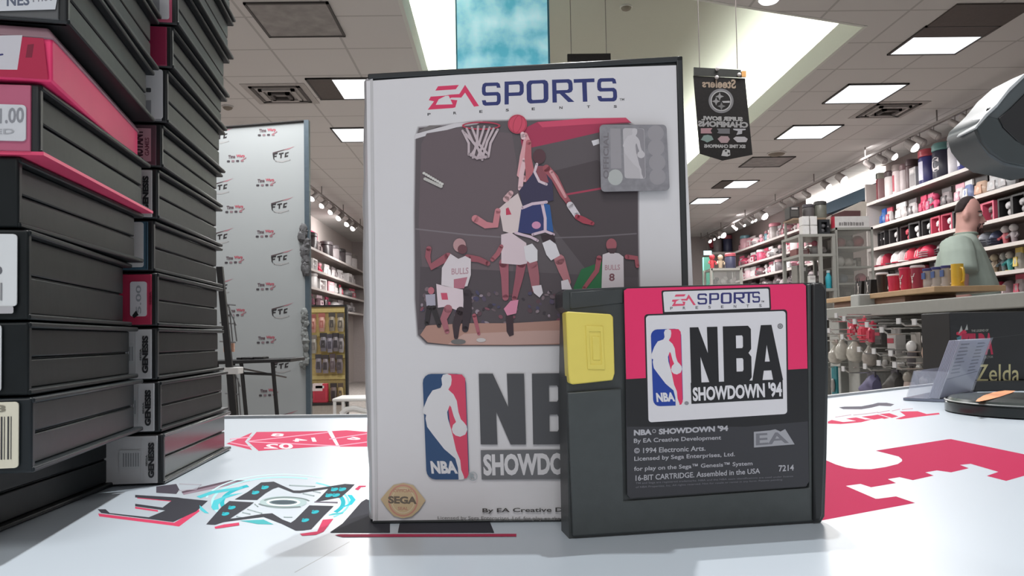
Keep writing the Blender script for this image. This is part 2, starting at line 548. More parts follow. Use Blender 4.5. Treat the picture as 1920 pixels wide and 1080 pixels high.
# ---- shop lettering and game pad outline further along
g = Ink(table_fn)
zb = zt(4.155, 1480, 540)
g.poly(zb((385, 930), (430, 924), (560, 922), (650, 905), (690, 894), (760, 894), (818, 906), (790, 921), (700, 917), (640, 932), (560, 945), (420, 944)), '#5e5a63')
for q in (((860, 962), (1000, 960), (1070, 982), (1165, 972), (1172, 984), (1010, 1003), (870, 1022), (826, 1020), (905, 994)),
          ((700, 982), (780, 975), (850, 1000), (800, 1012)), ((560, 1002), (640, 994), (740, 1012), (660, 1026)), ((640, 994), (690, 986), (780, 1012), (740, 1020)), ((440, 1018), (520, 1008), (600, 1026), (540, 1040)),
          ((300, 1040), (330, 1028), (420, 1044), (520, 1036), (600, 1024), (650, 1022), (560, 1046), (400, 1060), (300, 1056))):
    g.poly(zb(*q), '#bb3c58')
for a, b in (((960, 940), (880, 948)), ((860, 944), (800, 958)), ((780, 954), (690, 972)), ((690, 968), (600, 980)), ((600, 980), (500, 990)), ((480, 988), (360, 1006))):
    (x0, y0), (x1, y1) = zb(a, b); g.limb([(x0, y0, 1.5), (x1, y1, 1.5)], '#b9a0a8')
g.build('shop_lettering', counter, TINK)
# thin grey line across the counter top
g = Ink(table_fn, base=1e-5)
g.limb([(553, 1073, 1.6), (600, 1047, 1.3), (655, 1016, 1.0)], '#9aa0a2')
g.build('counter_line', counter)

# ================================================================== the standing game case
A0 = PZ(699, 982)
A0 = Vector((A0.x, A0.y, 0))
CY = radians(2.2)
cu_ = Vector((cos(CY), -sin(CY), 0)); cw_ = Vector((sin(CY), cos(CY), 0))
CW, CH, CT = 0.1268, 0.1772, 0.026
case = thing('game_case', 'standing white basketball game case behind the cartridge', 'game case', tuple(A0), world=True)
_f0 = on_plane(A0, -cw_)
HL, HR = _f0(685, 139).z, _f0(1295, 105).z
def cp(u, w, h):
    return A0 + cu_ * u + cw_ * w + Vector((0, 0, h * (HL + (HR - HL) * u / CW) / CH))
mb = MB()
mb.hexa([cp(0.0, 0.0006, 0), cp(CW, 0.0006, 0), cp(CW, CT, 0), cp(0, CT, 0), cp(0, 0.0006, CH), cp(CW, 0.0006, CH), cp(CW, CT, CH), cp(0, CT, CH)])
mb.build('shell', mat('standing_case_plastic', '#17191a', 0.3, noise=0.1, scale=90), case, bevel=0.0016, seg=3)
# raised rim that frames the cover on the open side and along the top
mb = MB()
for lo, hi in (((CW - 0.0026, -0.0006, 0.0), (CW, 0.0010, CH)), ((0.0, -0.0006, CH - 0.0022), (CW, 0.0010, CH)), ((0.0, -0.0006, 0.0), (CW, 0.0010, 0.0012))):
    u0, w0, h0 = lo; u1, w1, h1 = hi
    mb.hexa([cp(u0, w0, h0), cp(u1, w0, h0), cp(u1, w1, h0), cp(u0, w1, h0), cp(u0, w0, h1), cp(u1, w0, h1), cp(u1, w1, h1), cp(u0, w1, h1)])
mb.build('rim', mat('case_rim', '#2c2e2f', 0.2), case, bevel=0.0005)
# soft rounded hinge spine in its clear sleeve
mb = MB(); rings = []
for h in [i / 18 * (CH - 0.003) + 0.0015 for i in range(19)]:
    k = (h / CH - 0.55); b = 0.0030 + 0.0016 * max(0, 1 - (k * 2.2) ** 2) + 0.0003 * sin(h * 260)
    rings.append([cp(0.002 - (b + 0.002) * sin(a), 0.0098 - 0.0102 * cos(a), h) for a in [radians(t) for t in range(0, 181, 15)]])
mb.loft(rings)
mb.build('spine_sleeve', mat('sleeve_white', '#c9c6c6', 0.3, noise=0.05, scale=30, coat=0.3), case, smooth=True)
for hh in (CH - 0.002, 0.004):
    mb = MB(); mb.tube([cp(0.001, 0.001, hh), cp(-0.001, 0.013, hh), cp(0.001, 0.025, hh)], 0.0011, 6); mb.build('hinge', mat('hinge_white', '#d6d2d2', 0.3), case, smooth=True)

fn0 = on_plane(cp(0, -0.0001, 0), -cw_)
cover_fn = lambda x, y, off=0.0: fn0(x, y, off)
g = Ink(cover_fn)
PAPER = '#d9d5d6'
g.poly([(687, 152), (860, 140), (1060, 129), (1277, 122), (1288, 300), (1299, 529), (1311, 760), (1322, 985), (1060, 984), (699, 979)], PAPER)
z6 = zt(2.2985, 660, 90)
# --- EA SPORTS
zA = zt(4, 760, 130)
PINK = '#d8345f'; NAVY = '#28316c'
g.poly(zA((245, 127), (402, 117), (378, 150), (225, 160)), PINK)
g.poly(zA((190, 205), (300, 197), (335, 190), (405, 185), (448, 116), (553, 275), (515, 280), (448, 175), (420, 212), (345, 212), (330, 225), (390, 232), (375, 285), (355, 290), (168, 303), (215, 240), (176, 232)), PINK)
g.poly(zA((250, 225), (300, 200), (325, 198), (345, 240), (355, 262), (228, 266)), PAPER)
SP = {
 'S': ([(.0, .22), (.05, .06), (.16, 0), (.84, 0), (.95, .06), (1, .24), (.8, .24), (.78, .15), (.24, .15), (.2, .2), (.2, .38), (.24, .42), (.86, .42), (.97, .5), (1, .62), (1, .82), (.95, .94), (.84, 1), (.16, 1), (.05, .94), (0, .76), (.2, .76), (.24, .85), (.76, .85), (.8, .8), (.8, .6), (.76, .57), (.14, .57), (.03, .5), (0, .38)], []),
 'P': ([(0, 0), (.84, 0), (.95, .06), (1, .18), (1, .48), (.95, .58), (.84, .64), (.22, .64), (.22, 1), (0, 1)], [[(.22, .15), (.74, .15), (.79, .2), (.79, .44), (.74, .49), (.22, .49)]]),
 'O': ([(.16, 0), (.84, 0), (.95, .06), (1, .18), (1, .82), (.95, .94), (.84, 1), (.16, 1), (.05, .94), (0, .82), (0, .18), (.05, .06)], [[(.22, .2), (.27, .15), (.73, .15), (.78, .2), (.78, .8), (.73, .85), (.27, .85), (.22, .8)]]),
 'R': ([(0, 0), (.8, 0), (.92, .06), (.96, .18), (.96, .46), (.9, .56), (.78, .6), (.58, .6), (1, 1), (.72, 1), (.34, .62), (.2, .62), (.2, 1), (0, 1)], [[(.2, .15), (.7, .15), (.76, .2), (.76, .42), (.7, .47), (.2, .47)]]),
 'T': ([(0, 0), (1, 0), (1, .16), (.62, .16), (.62, 1), (.4, 1), (.4, .16), (0, .16)], []),
}
def sports(g, boxes, col):
    for ch, q in boxes:
        o, h = SP[ch]
        g.norm(o, q, col, h)
sports(g, [('S', zA((574, 102), (714, 97), (716, 268), (574, 274))), ('P', zA((744, 92), (888, 86), (888, 258), (744, 264))), ('O', zA((908, 85), (1072, 78), (1074, 250), (912, 258))),
           ('R', zA((1100, 78), (1258, 72), (1268, 244), (1104, 250))), ('T', zA((1262, 74), (1418, 68), (1424, 240), (1270, 246))), ('S', zA((1438, 68), (1582, 64), (1590, 240), (1440, 242)))], NAVY)
for t, x, y in (('P', 178, 338), ('R', 372, 328), ('E', 567, 317), ('S', 765, 306), ('E', 960, 297), ('N', 1167, 288), ('T', 1374, 281), ('S', 1575, 279)):
    g.text(t, zA((x - 12, y - 10), (x + 12, y - 11), (x + 12, y + 9), (x - 12, y + 10)), '#3d3a3d', 0.03)
g.text('TM', zA((1606, 218), (1642, 216), (1642, 234), (1606, 236)), '#6a6668', 0.02)
# --- action photograph
PH = [(786, 240), (830, 236), (900, 228), (1000, 226), (1100, 224), (1170, 226), (1190, 238), (1196, 300), (1196, 420), (1198, 540), (1197, 615), (1185, 642), (1100, 646), (960, 648), (850, 648), (800, 644), (784, 628), (779, 560), (778, 400), (780, 260)]
cxp, cyp = 988, 438
for k, c in ((1.016, '#c4bfc0'), (1.010, '#a39d9f'), (1.004, '#857d80'), (1.0, '#5c5356')):
    g.poly([(cxp + (x - cxp) * k, cyp + (y - cyp) * k) for x, y in PH], c)
z3 = zt(5.142, 770, 210)
g.poly(z3((60, 190), (180, 130), (300, 128), (120, 190)), '#77706f')
g.poly(z3((30, 265), (50, 210), (420, 110), (700, 85), (640, 118), (440, 148), (110, 240)), '#d2ccce')
g.poly([(800, 250), (860, 240), (960, 250), (980, 380), (960, 520), (930, 600), (800, 600), (785, 420), (790, 270)], '#67595d')
g.poly([(788, 500), (1195, 520), (1196, 612), (1000, 606), (784, 618)], '#51474b')
g.poly([(1000, 330), (1120, 300), (1195, 350), (1196, 520), (1110, 520), (1040, 430)], '#4c4245')
g.poly(z6((735, 350), (800, 318), (1000, 305), (1180, 302), (1205, 322), (1080, 330), (1080, 360), (900, 402), (770, 430), (735, 440), (728, 400)), '#a93353')
g.poly(z6((800, 320), (1000, 303), (1180, 300), (1200, 318), (1000, 330), (820, 342)), '#cf4a68')
g.limb([(x, y, 3.6) for x, y in z6((920, 632), (1000, 618), (1080, 604), (1200, 598))], '#a83c53')
g.poly(z6((1032, 400), (1064, 392), (1066, 412), (1040, 422)), '#e2dde0')
g.limb([(x, y, 2.6) for x, y in z6((275, 780), (500, 805), (640, 815))], '#7d7377')
g.limb([(x, y, 2.6) for x, y in z6((870, 818), (1050, 812), (1225, 800))], '#6d6468')
R = random.Random(4)
for _ in range(150):       # spectators
    x = R.uniform(790, 1190); y = R.uniform(545, 612) if x > 850 else R.uniform(540, 600)
    c = R.choice(['#6b5a60', '#7d6a70', '#574a5e', '#8f7d84', '#5c4048', '#9c8b94', '#3a3036', '#4a4560', '#7f4a56'])
    g.ell(x, y, R.uniform(2, 6), R.uniform(2, 5), c, R.uniform(0, 90), 7)
g.poly([(1090, 505), (1130, 490), (1135, 545), (1085, 552), (1075, 540)], '#1f6b3c')
g.poly([(800, 610), (880, 606), (960, 606), (1060, 600), (1196, 598), (1197, 615), (1185, 640), (1100, 645), (960, 647), (850, 647), (802, 642), (788, 628)], '#b08678')
g.poly([(870, 626), (1000, 620), (1196, 618), (1186, 640), (960, 646), (840, 645)], '#c09c92')
for k in range(9):
    x, y = z3((128 + k * 22, 590 + k * 13))[0]; g.ell(x, y, 3.0, 2.6, '#cfcac4', 0, 8)
    x, y = z3((140 + k * 19, 645 + k * 9))[0]; g.ell(x, y, 3.6, 3.0, '#bdb8b2', 0, 8)
# hoop and net
g.ring(*z3((680, 132))[0], 36, 8, 4, '#b03a50', 0, 30, ty=3)
for a, b, c in (((500, 180), (560, 300), (560, 410)), ((540, 160), (600, 290), (720, 440)), ((590, 150), (650, 300), (740, 400)), ((650, 140), (640, 280), (600, 440)), ((710, 140), (660, 300), (580, 420)), ((760, 150), (700, 310), (640, 450)), ((840, 170), (770, 300), (750, 430)), ((800, 160), (740, 280), (690, 450)), ((520, 200), (640, 330), (690, 460))):
    g.limb([(x, y, w) for (x, y), w in zip(z3(a, b, c), (4.2, 4.6, 4.2))], '#c3b1b5')
g.limb([(x, y, 5) for x, y in z3((560, 400), (640, 445), (745, 430))], '#b9a7ab')
# the leaping player and the defender in white (plain figures)
SK = '#b9686e'; SKL = '#dba0a4'; WHT = '#d8ccd0'; NV = '#39344f'
z4 = zt(4.5, 860, 280)
def L(col, *pw, zz=None):
    g.limb([(zz((x, y))[0][0], zz((x, y))[0][1], w) for x, y, w in pw], col)
L('#a45c68', (380, 960, 18), (390, 1080, 14), (395, 1250, 12), zz=z4)
L('#9a5460', (530, 960, 18), (510, 1080, 15), (470, 1260, 10), zz=z4)
g.poly(z4((358, 720), (440, 700), (570, 790), (590, 960), (520, 975), (470, 972), (360, 962)), '#d8c3c8')
g.poly(z4((340, 500), (420, 430), (500, 370), (540, 480), (520, 690), (440, 710), (375, 690), (360, 600)), '#d9c6c4')
g.poly(z4((398, 500), (420, 490), (445, 550), (400, 555)), '#c23c57')
L('#c97f86', (330, 520, 11), (310, 640, 13), (230, 640, 13), (140, 585, 14), zz=z4)
L('#d0a6a8', (400, 420, 12), (440, 370, 10), zz=z4)
L('#a85f68', (360, 820, 8), (330, 880, 9), (285, 930, 8), zz=z4)
L(SKL, (560, 250, 12), (520, 220, 13), (550, 60, 15), (575, -80, 12), (560, -120, 10), zz=z4)
L('#e0b9bd', (520, 330, 9), (530, 210, 9), (555, 90, 8), zz=z4)
L(SK, (600, 300, 14), (600, 180, 16), (585, 70, 13), (590, -60, 10), zz=z4)
g.ell(*z4((680, 60))[0], 12, 14, '#59383f', 0, 16)
g.poly(z4((510, 350), (620, 210), (650, 130), (720, 140), (790, 260), (800, 430), (760, 440), (700, 440), (540, 480)), NV)
g.poly(z4((650, 140), (720, 140), (760, 280), (700, 280), (660, 220)), '#8e4c55')
L('#d8c3ca', (660, 125, 5), (640, 190, 5), (680, 270, 5), (740, 295, 5), zz=z4)
L('#a2545c', (740, 160, 14), (810, 240, 14), (880, 380, 12), (930, 450, 10), zz=z4)
L('#d39a9c', (780, 190, 7), (840, 290, 6), (900, 400, 5), zz=z4)
L('#d5ccd0', (940, 470, 13), (1000, 560, 12), zz=z4)
L('#a5404f', (1000, 570, 10), (1060, 600, 12), (1130, 625, 7), zz=z4)
g.poly(z4((530, 490), (700, 450), (760, 470), (800, 690), (730, 700), (620, 715), (500, 700)), '#2f3668')
g.poly(z4((710, 450), (770, 470), (800, 700), (745, 680)), '#2b5a97')
L('#d5bcc8', (535, 495, 5.5), (620, 460, 5.5), (740, 445, 5.5), zz=z4)
L('#d5bcc8', (705, 460, 5.5), (730, 580, 5.5), (730, 690, 5.5), zz=z4)
L('#d5bcc8', (480, 705, 5), (610, 740, 5), (665, 770, 5), zz=z4)
L('#d5bcc8', (625, 718, 5), (730, 690, 5), (800, 718, 5), zz=z4)
g.ell(*z4((655, 640))[0], 8.5, 7, '#cf8fae', 0, 14)
g.poly(z4((690, 720), (800, 720), (820, 780), (720, 790)), '#35242a')
L('#a06068', (620, 960, 20), (640, 1080, 18), (650, 1180, 14), zz=z4)
L('#b5747a', (850, 930, 20), (880, 1020, 17), (920, 1120, 12), zz=z4)
g.poly(z4((550, 820), (620, 795), (665, 850), (665, 940), (600, 960), (565, 930)), '#ddd7d9')
g.poly(z4((705, 790), (770, 762), (820, 800), (855, 895), (780, 938), (740, 890)), '#dcd6d9')
zc = zt(4.697, 770, 430)
g.poly(zc((1068, 500), (1150, 490), (1165, 560), (1135, 600), (1085, 560)), '#dcd2d6')
g.poly(zc((1325, 455), (1385, 440), (1420, 530), (1330, 530)), '#dcd2d6')
g.poly(zc((820, 700), (880, 630), (950, 620), (930, 740), (850, 760)), '#d98aa4')
g.poly(zc((838, 760), (900, 760), (908, 930), (870, 945), (845, 900)), '#3a262c')
g.ell(*z6((713, 328))[0], 18, 18, '#cf4a62', 0, 24)
g.ring(*z6((713, 328))[0], 17, 17, 1.3, '#a83349', 0, 24)
g.ring(*z6((713, 328))[0], 8, 17, 1.1, '#a83349', 15, 24)
L('#e6c3c6', (735, 370, 8), (738, 385, 9), zz=z6)
# player with raised hand on the left, player at the right, referee
L('#9c5660', (160, 170, 10), (150, 240, 10), (180, 330, 13), (330, 240, 15), zz=zc)
L('#98525c', (500, 250, 13), (600, 265, 11), (680, 300, 9), zz=zc)
g.ell(*zc((430, 140))[0], 12, 13, '#b98f90', 0, 16); g.ell(*zc((455, 175))[0], 9, 9, '#6b4046', 0, 14)
g.poly(zc((350, 215), (420, 260), (480, 235), (530, 260), (530, 400), (500, 500), (400, 520), (270, 490), (275, 340)), '#d9cdd0')
g.text('BULLS', zc((360, 345), (510, 335), (508, 392), (360, 400)), '#b78f98', 0.02)
g.poly(zc((380, 440), (500, 420), (470, 520), (380, 520)), '#b5707f')
g.poly(zc((225, 480), (300, 500), (460, 530), (470, 700), (400, 710), (320, 680), (240, 690)), '#dcc9ce')
g.poly(zc((265, 560), (320, 560), (330, 620), (275, 620)), '#c75069')
L('#a5636c', (330, 700, 16), (290, 790, 13), (320, 900, 9), zz=zc)
L('#3a2a2f', (440, 720, 17), (400, 850, 14), (400, 950, 8), zz=zc)
L('#372a30', (500, 560, 14), (500, 700, 16), (480, 880, 12), zz=zc)
L('#a85b66', (560, 760, 8), (600, 920, 6), zz=zc)
g.ell(*zc((620, 975))[0], 9, 4, '#c9c0bd', 0, 12); g.ell(*zc((420, 990))[0], 14, 5, '#6f6b69', 0, 12)
g.ell(*zc((180, 540))[0], 6, 7, '#b86a75', 0, 12)
g.poly(zc((130, 575), (215, 570), (220, 670), (140, 675)), '#a9a3b0')
L('#2d2628', (160, 690, 9), (140, 830, 8), zz=zc); L('#2d2628', (200, 690, 9), (250, 850, 8), zz=zc)
zR = z6
g.poly(zR((1080, 890), (1110, 880), (1150, 885), (1170, 900), (1172, 1040), (1075, 1040)), '#d3c8cb')
g.ell(*zR((1118, 848))[0], 10, 12, '#a15860', 0, 16)
g.poly(zR((1095, 865), (1142, 862), (1130, 886), (1112, 886)), '#4a3338')
g.text('BULLS', zR((1090, 935), (1155, 933), (1155, 956), (1090, 958)), '#b58a92', 0.02)
g.text('8', zR((1108, 972), (1132, 971), (1132, 1004), (1108, 1005)), '#7c4b54', 0.03)
L('#a0505a', (1065, 905, 10), (1055, 960, 9), (1000, 1035, 7), zz=zR)
L('#a0505a', (1185, 900, 9), (1225, 905, 9), (1230, 940, 7), zz=zR)
# --- league emblem and title
SIL = [(485, 90), (495, 68), (520, 62), (545, 72), (549, 98), (545, 130), (528, 160), (560, 190), (580, 230), (590, 300), (605, 345), (622, 362), (640, 385), (645, 410), (632, 440), (600, 454), (572, 446), (555, 430), (548, 408), (556, 380), (575, 362), (560, 325), (545, 270), (536, 258), (520, 300), (524, 340), (542, 400), (555, 450), (575, 540), (600, 600), (606, 660), (624, 705), (622, 720), (590, 722), (586, 650), (570, 590), (500, 530), (430, 440), (395, 392), (385, 340), (390, 318), (372, 308), (368, 288), (400, 210), (430, 165), (480, 150), (490, 130)]
REDP = [(520, 62), (612, 66), (632, 90), (652, 690), (640, 712), (612, 716), (560, 540), (540, 400), (515, 160)]
def nuv(P):
    return [((x - 368 - (y - 62) * 0.033) / 267, (y - 62) / 658) for x, y in P]
def emblem(g, q, blue, red, white, word=True):
    asp = abs(q[1][0] - q[0][0]) / abs(q[3][1] - q[0][1])
    g.poly(rrq(q, 0.085, asp), blue)
    g.norm(nuv(REDP), q, red)
    g.norm(nuv(SIL), q, white)
    if word:
        g.text('NBA', [bil(q, u, 1 - v) for u, v in ((.10, .825), (.70, .825), (.74, .945), (.12, .945))], white, 0.05)
emblem(g, ((792, 701), (873, 701), (880, 899), (800, 899)), '#25466f', '#d5405f', PAPER)
zt8 = zt(3.2725, 680, 680)
NBA = {'N': ([(0, 0), (.31, 0), (.63, .47), (.62, 0), (1, 0), (1, 1), (.66, 1), (.36, .53), (.37, 1), (0, 1)], []),
       'B': ([(0, 0), (.9, 0), (1, .06), (1, .42), (.9, .49), (1, .56), (1, .93), (.9, 1), (0, 1)], [[(.46, .17), (.68, .17), (.71, .2), (.71, .37), (.68, .4), (.46, .4)], [(.46, .58), (.68, .58), (.71, .61), (.71, .79), (.68, .82), (.46, .82)]]),
       'A': ([(.3, 0), (.7, 0), (1, 1), (.68, 1), (.63, .82), (.38, .82), (.33, 1), (0, 1)], [[(.5, .36), (.59, .66), (.42, .66)]])}
CHAR = '#4a494c'
for ch, q in (('N', zt8((712, 67), (990, 67), (1002, 502), (724, 502))), ('B', zt8((1038, 67), (1262, 64), (1268, 500), (1046, 502)))):
    o, h = NBA[ch]; g.norm(o, q, CHAR, h)
g.poly(zt8((724, 537), (1500, 530), (1500, 712), (730, 717)), '#69686a')
g.text('SHOWDO', zt8((738, 562), (1236, 552), (1240, 688), (742, 694)), '#d7d3d4', 0.045)
g.text('R', zt8((660, 680), (690, 680), (690, 712), (660, 712)), '#9aa3a6', 0.03)
g.ring(*zt8((676, 697))[0], 8.5, 8.5, 1.4, '#a7aeb0')
# --- gold quality seal
g.poly(zt8((110, 838), (150, 790), (190, 750), (250, 738), (310, 752), (350, 800), (386, 845), (345, 905), (300, 945), (245, 955), (190, 940), (145, 890)), '#c9b08a')
g.ring(*zt8((248, 846))[0], 28, 30, 3, '#c98f7c', 0, 30); g.ring(*zt8((248, 846))[0], 22, 24, 1.6, '#d6c3a4', 0, 30)
g.text('SEGA', zt8((155, 818), (335, 822), (332, 868), (158, 864)), '#6e6152', 0.05)
g.text('OFFICIAL', zt8((190, 775), (305, 775), (310, 795), (186, 795)), '#b9826f', 0.02)
g.text('SEAL', zt8((215, 885), (280, 885), (278, 905), (217, 905)), '#b9826f', 0.02)
g.text('By EA Creative Development', zt8((735, 894), (1560, 884), (1560, 922), (735, 926)), '#46423f', 0.02)
g.text('Licensed by Sega Enterprises, Ltd. for play on the SEGA Genesis System', zt8((460, 942), (1560, 946), (1560, 976), (460, 966)), '#7b7775', 0.01)
g.build('cover_insert', case, ink_mat('glossy_print', 0.34, 0.5))
# hologram sticker on the cover
zs = zt(7.2, 1110, 220)
g = Ink(lambda x, y, off=0.0: fn0(x, y, off + 0.0035e-1 + 0.0025))
sq = zs((100, 100), (1005, 98), (1050, 985), (122, 1005))
g = Ink(lambda x, y, off=0.0: fn0(x, y, off + 0.0028))
mbs = MB()
outl = rrq(sq, 0.06, 1.0)
mbs.prism([fn0(x, y, 0.0028) for x, y in outl], cw_ * 0.0006)
stick = mbs.build('hologram_sticker', mat('hologram_foil', '#8e8b8f', 0.32, 0.35, noise=0.12, scale=400), case)
tag(stick, 'grey metallic hologram sticker')
g.poly(rrq(zs((415, 145), (705, 150), (725, 828), (440, 822)), 0.05, 0.43), '#b6b0b3')
emblem(g, zs((415, 145), (705, 150), (725, 828), (440, 822)), '#b9b3b5', '#8d888c', '#c3bdbf', False)
for x, y, r in ((860, 215, 110), (865, 410, 112), (880, 610, 112), (885, 800, 110)):
    g.ell(*zs((x, y))[0], r / 7.2, r / 7.2, '#999497', 0, 24)
g.ell(*zs((315, 810))[0], 14, 15, '#b3b4b1', 0, 20)
g.text('OFFICIAL', zs((150, 830), (155, 205), (225, 205), (228, 830)), '#767074', 0.03)
g.poly(zs((245, 150), (385, 150), (400, 690), (255, 690)), '#9a9598')
hp = g.build('hologram_print', stick, ink_mat('foil_print', 0.3, 0.5))
hp.location = -A0

# ================================================================== the cartridge
B0 = PZ(1066, 1012); B0 = Vector((B0.x, B0.y, 0))
BA = radians(9.0)
bu = Vector((cos(BA), sin(BA), 0)); bw = Vector((-sin(BA), cos(BA), 0))
bf = on_plane(B0, -bw)
cart = thing('game_cartridge', 'black basketball game cartridge with yellow side tab standing in front of the case', 'game cartridge', tuple(B0), world=True)
CART = mat('cartridge_plastic', '#383b3b', 0.42, noise=0.08, scale=160, bump=0.05)
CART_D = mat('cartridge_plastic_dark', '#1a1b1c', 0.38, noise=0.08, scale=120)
def front(P, off=0.0):
    return [bf(x, y, off) for x, y in P]
def slab(P, off, depth, name, m, bevel=0.0008, parent=cart, holes=()):
    b = MB(); b.prism(front(P, off), bw * depth, 0, [front(h, off) for h in holes])
    return b.build(name, m, parent, bevel=bevel, seg=2)
lowL = (1067, 1010.5); lowR = (1538, 981)
OUT = [(1055, 548), (1062, 543), (1170, 538), (1515, 530), (1540, 530), (1549, 538), (1553, 690), (1550, 850), (1546, 968), lowR, (1300, 997.5), (1078, 1012), lowL, (1062, 730), (1064, 585), (1055, 576)]
slab(OUT, -0.0012, 0.0118, 'body', CART, 0.001)
slab([(1068, 580), (1068, 548), (1170, 541), (1170, 568)], -0.0008, 0.002, 'shoulder', CART, 0.0005)
slab([(1064, 736), (1166, 728), (1170, 940), (1518, 915), (1514, 533), (1522, 532), (1525, 978), (1074, 1006)], 0.0003, 0.002, 'front_shell', mat('cartridge_front', '#414545', 0.4, noise=0.06, scale=200, bump=0.06), 0.0005)
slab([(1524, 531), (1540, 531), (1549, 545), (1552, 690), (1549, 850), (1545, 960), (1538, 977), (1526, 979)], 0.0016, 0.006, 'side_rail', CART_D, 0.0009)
tabo = slab([(1061, 586), (1066, 584), (1145, 589), (1150, 594), (1153, 700), (1149, 713), (1075, 721), (1068, 718), (1066, 700)], 0.0022, 0.006, 'tab', mat('yellow_plastic', '#e6d264', 0.42, noise=0.03, scale=60), 0.0008)
tag(tabo, 'pale yellow plastic tab')
def tsub(P, off, d, name, hole=()):
    o = slab(P, off, d, name, MATS['yellow_plastic'], 0.0003, cart, hole)
    o.parent = tabo
    return o
tsub([(1098, 610), (1131, 611), (1135, 694), (1102, 693)], 0.0026, 0.0006, 'raised_frame', [[(1105, 622), (1126, 622), (1129, 683), (1108, 683)]])
tsub([(1110, 630), (1124, 630), (1126, 676), (1112, 676)], 0.0025, 0.0006, 'raised_bar')
# label
lab = slab(rr(0, 0, 1, 1, .001, 1) and [(1171, 545), (1176, 541), (1506, 532), (1511, 536), (1517, 903), (1511, 912), (1182, 934), (1176, 928)], 0.0004, 0.0006, 'label', mat('label_card', '#2f2e31', 0.35), 0.0)
lf = lambda x, y, off=0.0: bf(x, y, off + 0.00042)
g = Ink(lf)
zl = zt(2.0778, 1040, 510)
g.poly([(1171, 545), (1176, 541), (1506, 532), (1511, 536), (1517, 903), (1511, 912), (1182, 934), (1176, 928)], '#38373b')
g.poly([(1173, 700), (1514, 680), (1516, 790), (1400, 800), (1175, 800)], '#1f1e20')
g.poly([(1170, 545), (1176, 541), (1506, 532), (1511, 536), (1514, 691), (1174, 711)], '#ea2f68')
def framed(q, col, r=0.03, w=3.0):
    asp = abs(q[1][0] - q[0][0]) / abs(q[3][1] - q[0][1])
    cx = sum(p[0] for p in q) / 4; cy = sum(p[1] for p in q) / 4
    hw = abs(q[1][0] - q[0][0]) / 2; hh = abs(q[3][1] - q[0][1]) / 2
    big = [(cx + (x - cx) * (1 + w / hw), cy + (y - cy) * (1 + w / hh)) for x, y in q]
    g.poly(rrq(big, r, asp), '#222024'); g.poly(rrq(q, r, asp), col)
LW = '#dedadd'
framed(((1211, 592), (1473, 583), (1476, 776), (1216, 792)), LW, 0.03)
framed(((1243, 547), (1441, 541), (1443, 579), (1246, 587)), LW, 0.08)
g.poly([(1246, 585), (1443, 577), (1443, 580), (1246, 588)], '#222024')
# EA SPORTS on the label
def ea(g, q, col, bg):
    M = lambda *p: [bil(q, (x - 168) / 385, 1 - (y - 116 + (x - 168) * 0.06) / 196) for x, y in p]
    g.poly(M((245, 127), (402, 117), (378, 150), (225, 160)), col)
    g.poly(M((190, 205), (300, 197), (335, 190), (405, 185), (448, 116), (553, 275), (515, 280), (448, 175), (420, 212), (345, 212), (330, 225), (390, 232), (375, 285), (355, 290), (168, 303), (215, 240), (176, 232)), col)
    g.poly(M((250, 225), (300, 200), (325, 198), (345, 240), (355, 262), (228, 266)), bg)
ea(g, zl((452, 84), (548, 82), (550, 132), (456, 136)), '#e0506f', LW)
xs = ((556, 596), (602, 642), (648, 692), (698, 742), (738, 780), (772 + 12, 800 + 4))
for ch, (x0, x1) in zip('SPORTS', ((556, 594), (602, 641), (647, 690), (697, 742), (736, 776), (770, 800))):
    y0 = 84 - (x0 - 556) * 0.034; y1 = 127 - (x0 - 556) * 0.034
    o, h = SP[ch]; g.norm(o, zl((x0, y0), (x1, y0 - 1), (x1, y1 - 1), (x0, y1)), '#34346e', h)
for k, t in enumerate('PRESENTS'):
    x = 455 + k * 49.5; y = 142 - k * 1.5
    g.text(t, zl((x - 5, y - 6), (x + 5, y - 6), (x + 5, y + 5), (x - 5, y + 5)), '#5a565c', 0.02)
g.text('TM', zl((804, 112), (816, 111), (816, 118), (804, 119)), '#5a565c', 0.02)
emblem(g, ((1220, 618), (1277, 616), (1281, 760), (1225, 762)), '#1f3f9a', '#e0355f', LW)
for ch, q in (('N', zl((526, 216), (634, 213), (640, 430), (532, 434))), ('B', zl((655, 212), (764, 209), (768, 425), (660, 429))), ('A', zl((772, 208), (876, 205), (890, 420), (770, 425)))):
    o, h = NBA[ch]; g.norm(o, q, '#1d1c1f', h)
g.poly(zl((530, 432), (888, 418), (890, 494), (533, 514)), '#1d1c1f')
g.text("SHOWDOWN '94", zl((537, 448), (884, 427), (886, 486), (539, 505)), LW, 0.04)
g.ring(*zl((879, 211))[0], 5.0, 5.0, 1.6, '#6a686c'); g.ell(*zl((879, 211))[0], 2.6, 2.6, '#8a888c')
g.ell(*zl((514, 511))[0], 4.2, 3.6, '#8f8d92')
ze = zt(5.647, 1180, 780)
TX = '#b5b3b8'
g.text('NBA', ze((48, 148), (236, 138), (236, 198), (48, 208)), TX, 0.05)
g.ring(*ze((262, 160))[0], 3.6, 3.6, 1.1, TX)
g.text("SHOWDOWN '94", ze((312, 134), (1046, 98), (1046, 160), (312, 198)), TX, 0.05)
for t, x0, x1, y0, y1 in (('By EA Creative Development', 48, 972, 240, 206), ('\u00a9 1994 Electronic Arts.', 50, 806, 338, 312), ('Licensed by Sega Enterprises, Ltd.', 52, 1118, 430, 382), ('for play on the Sega\u2122 Genesis\u2122 System', 50, 1304, 536, 478), ('16-BIT CARTRIDGE. Assembled in the USA', 66, 1384, 628, 552)):
    g.text(t, ze((x0, y0), (x1, y1), (x1, y1 + 56), (x0, y0 + 60)), TX, 0.015)
g.text('7214', ze((1580, 522), (1742, 514), (1742, 578), (1582, 590)), TX, 0.02)
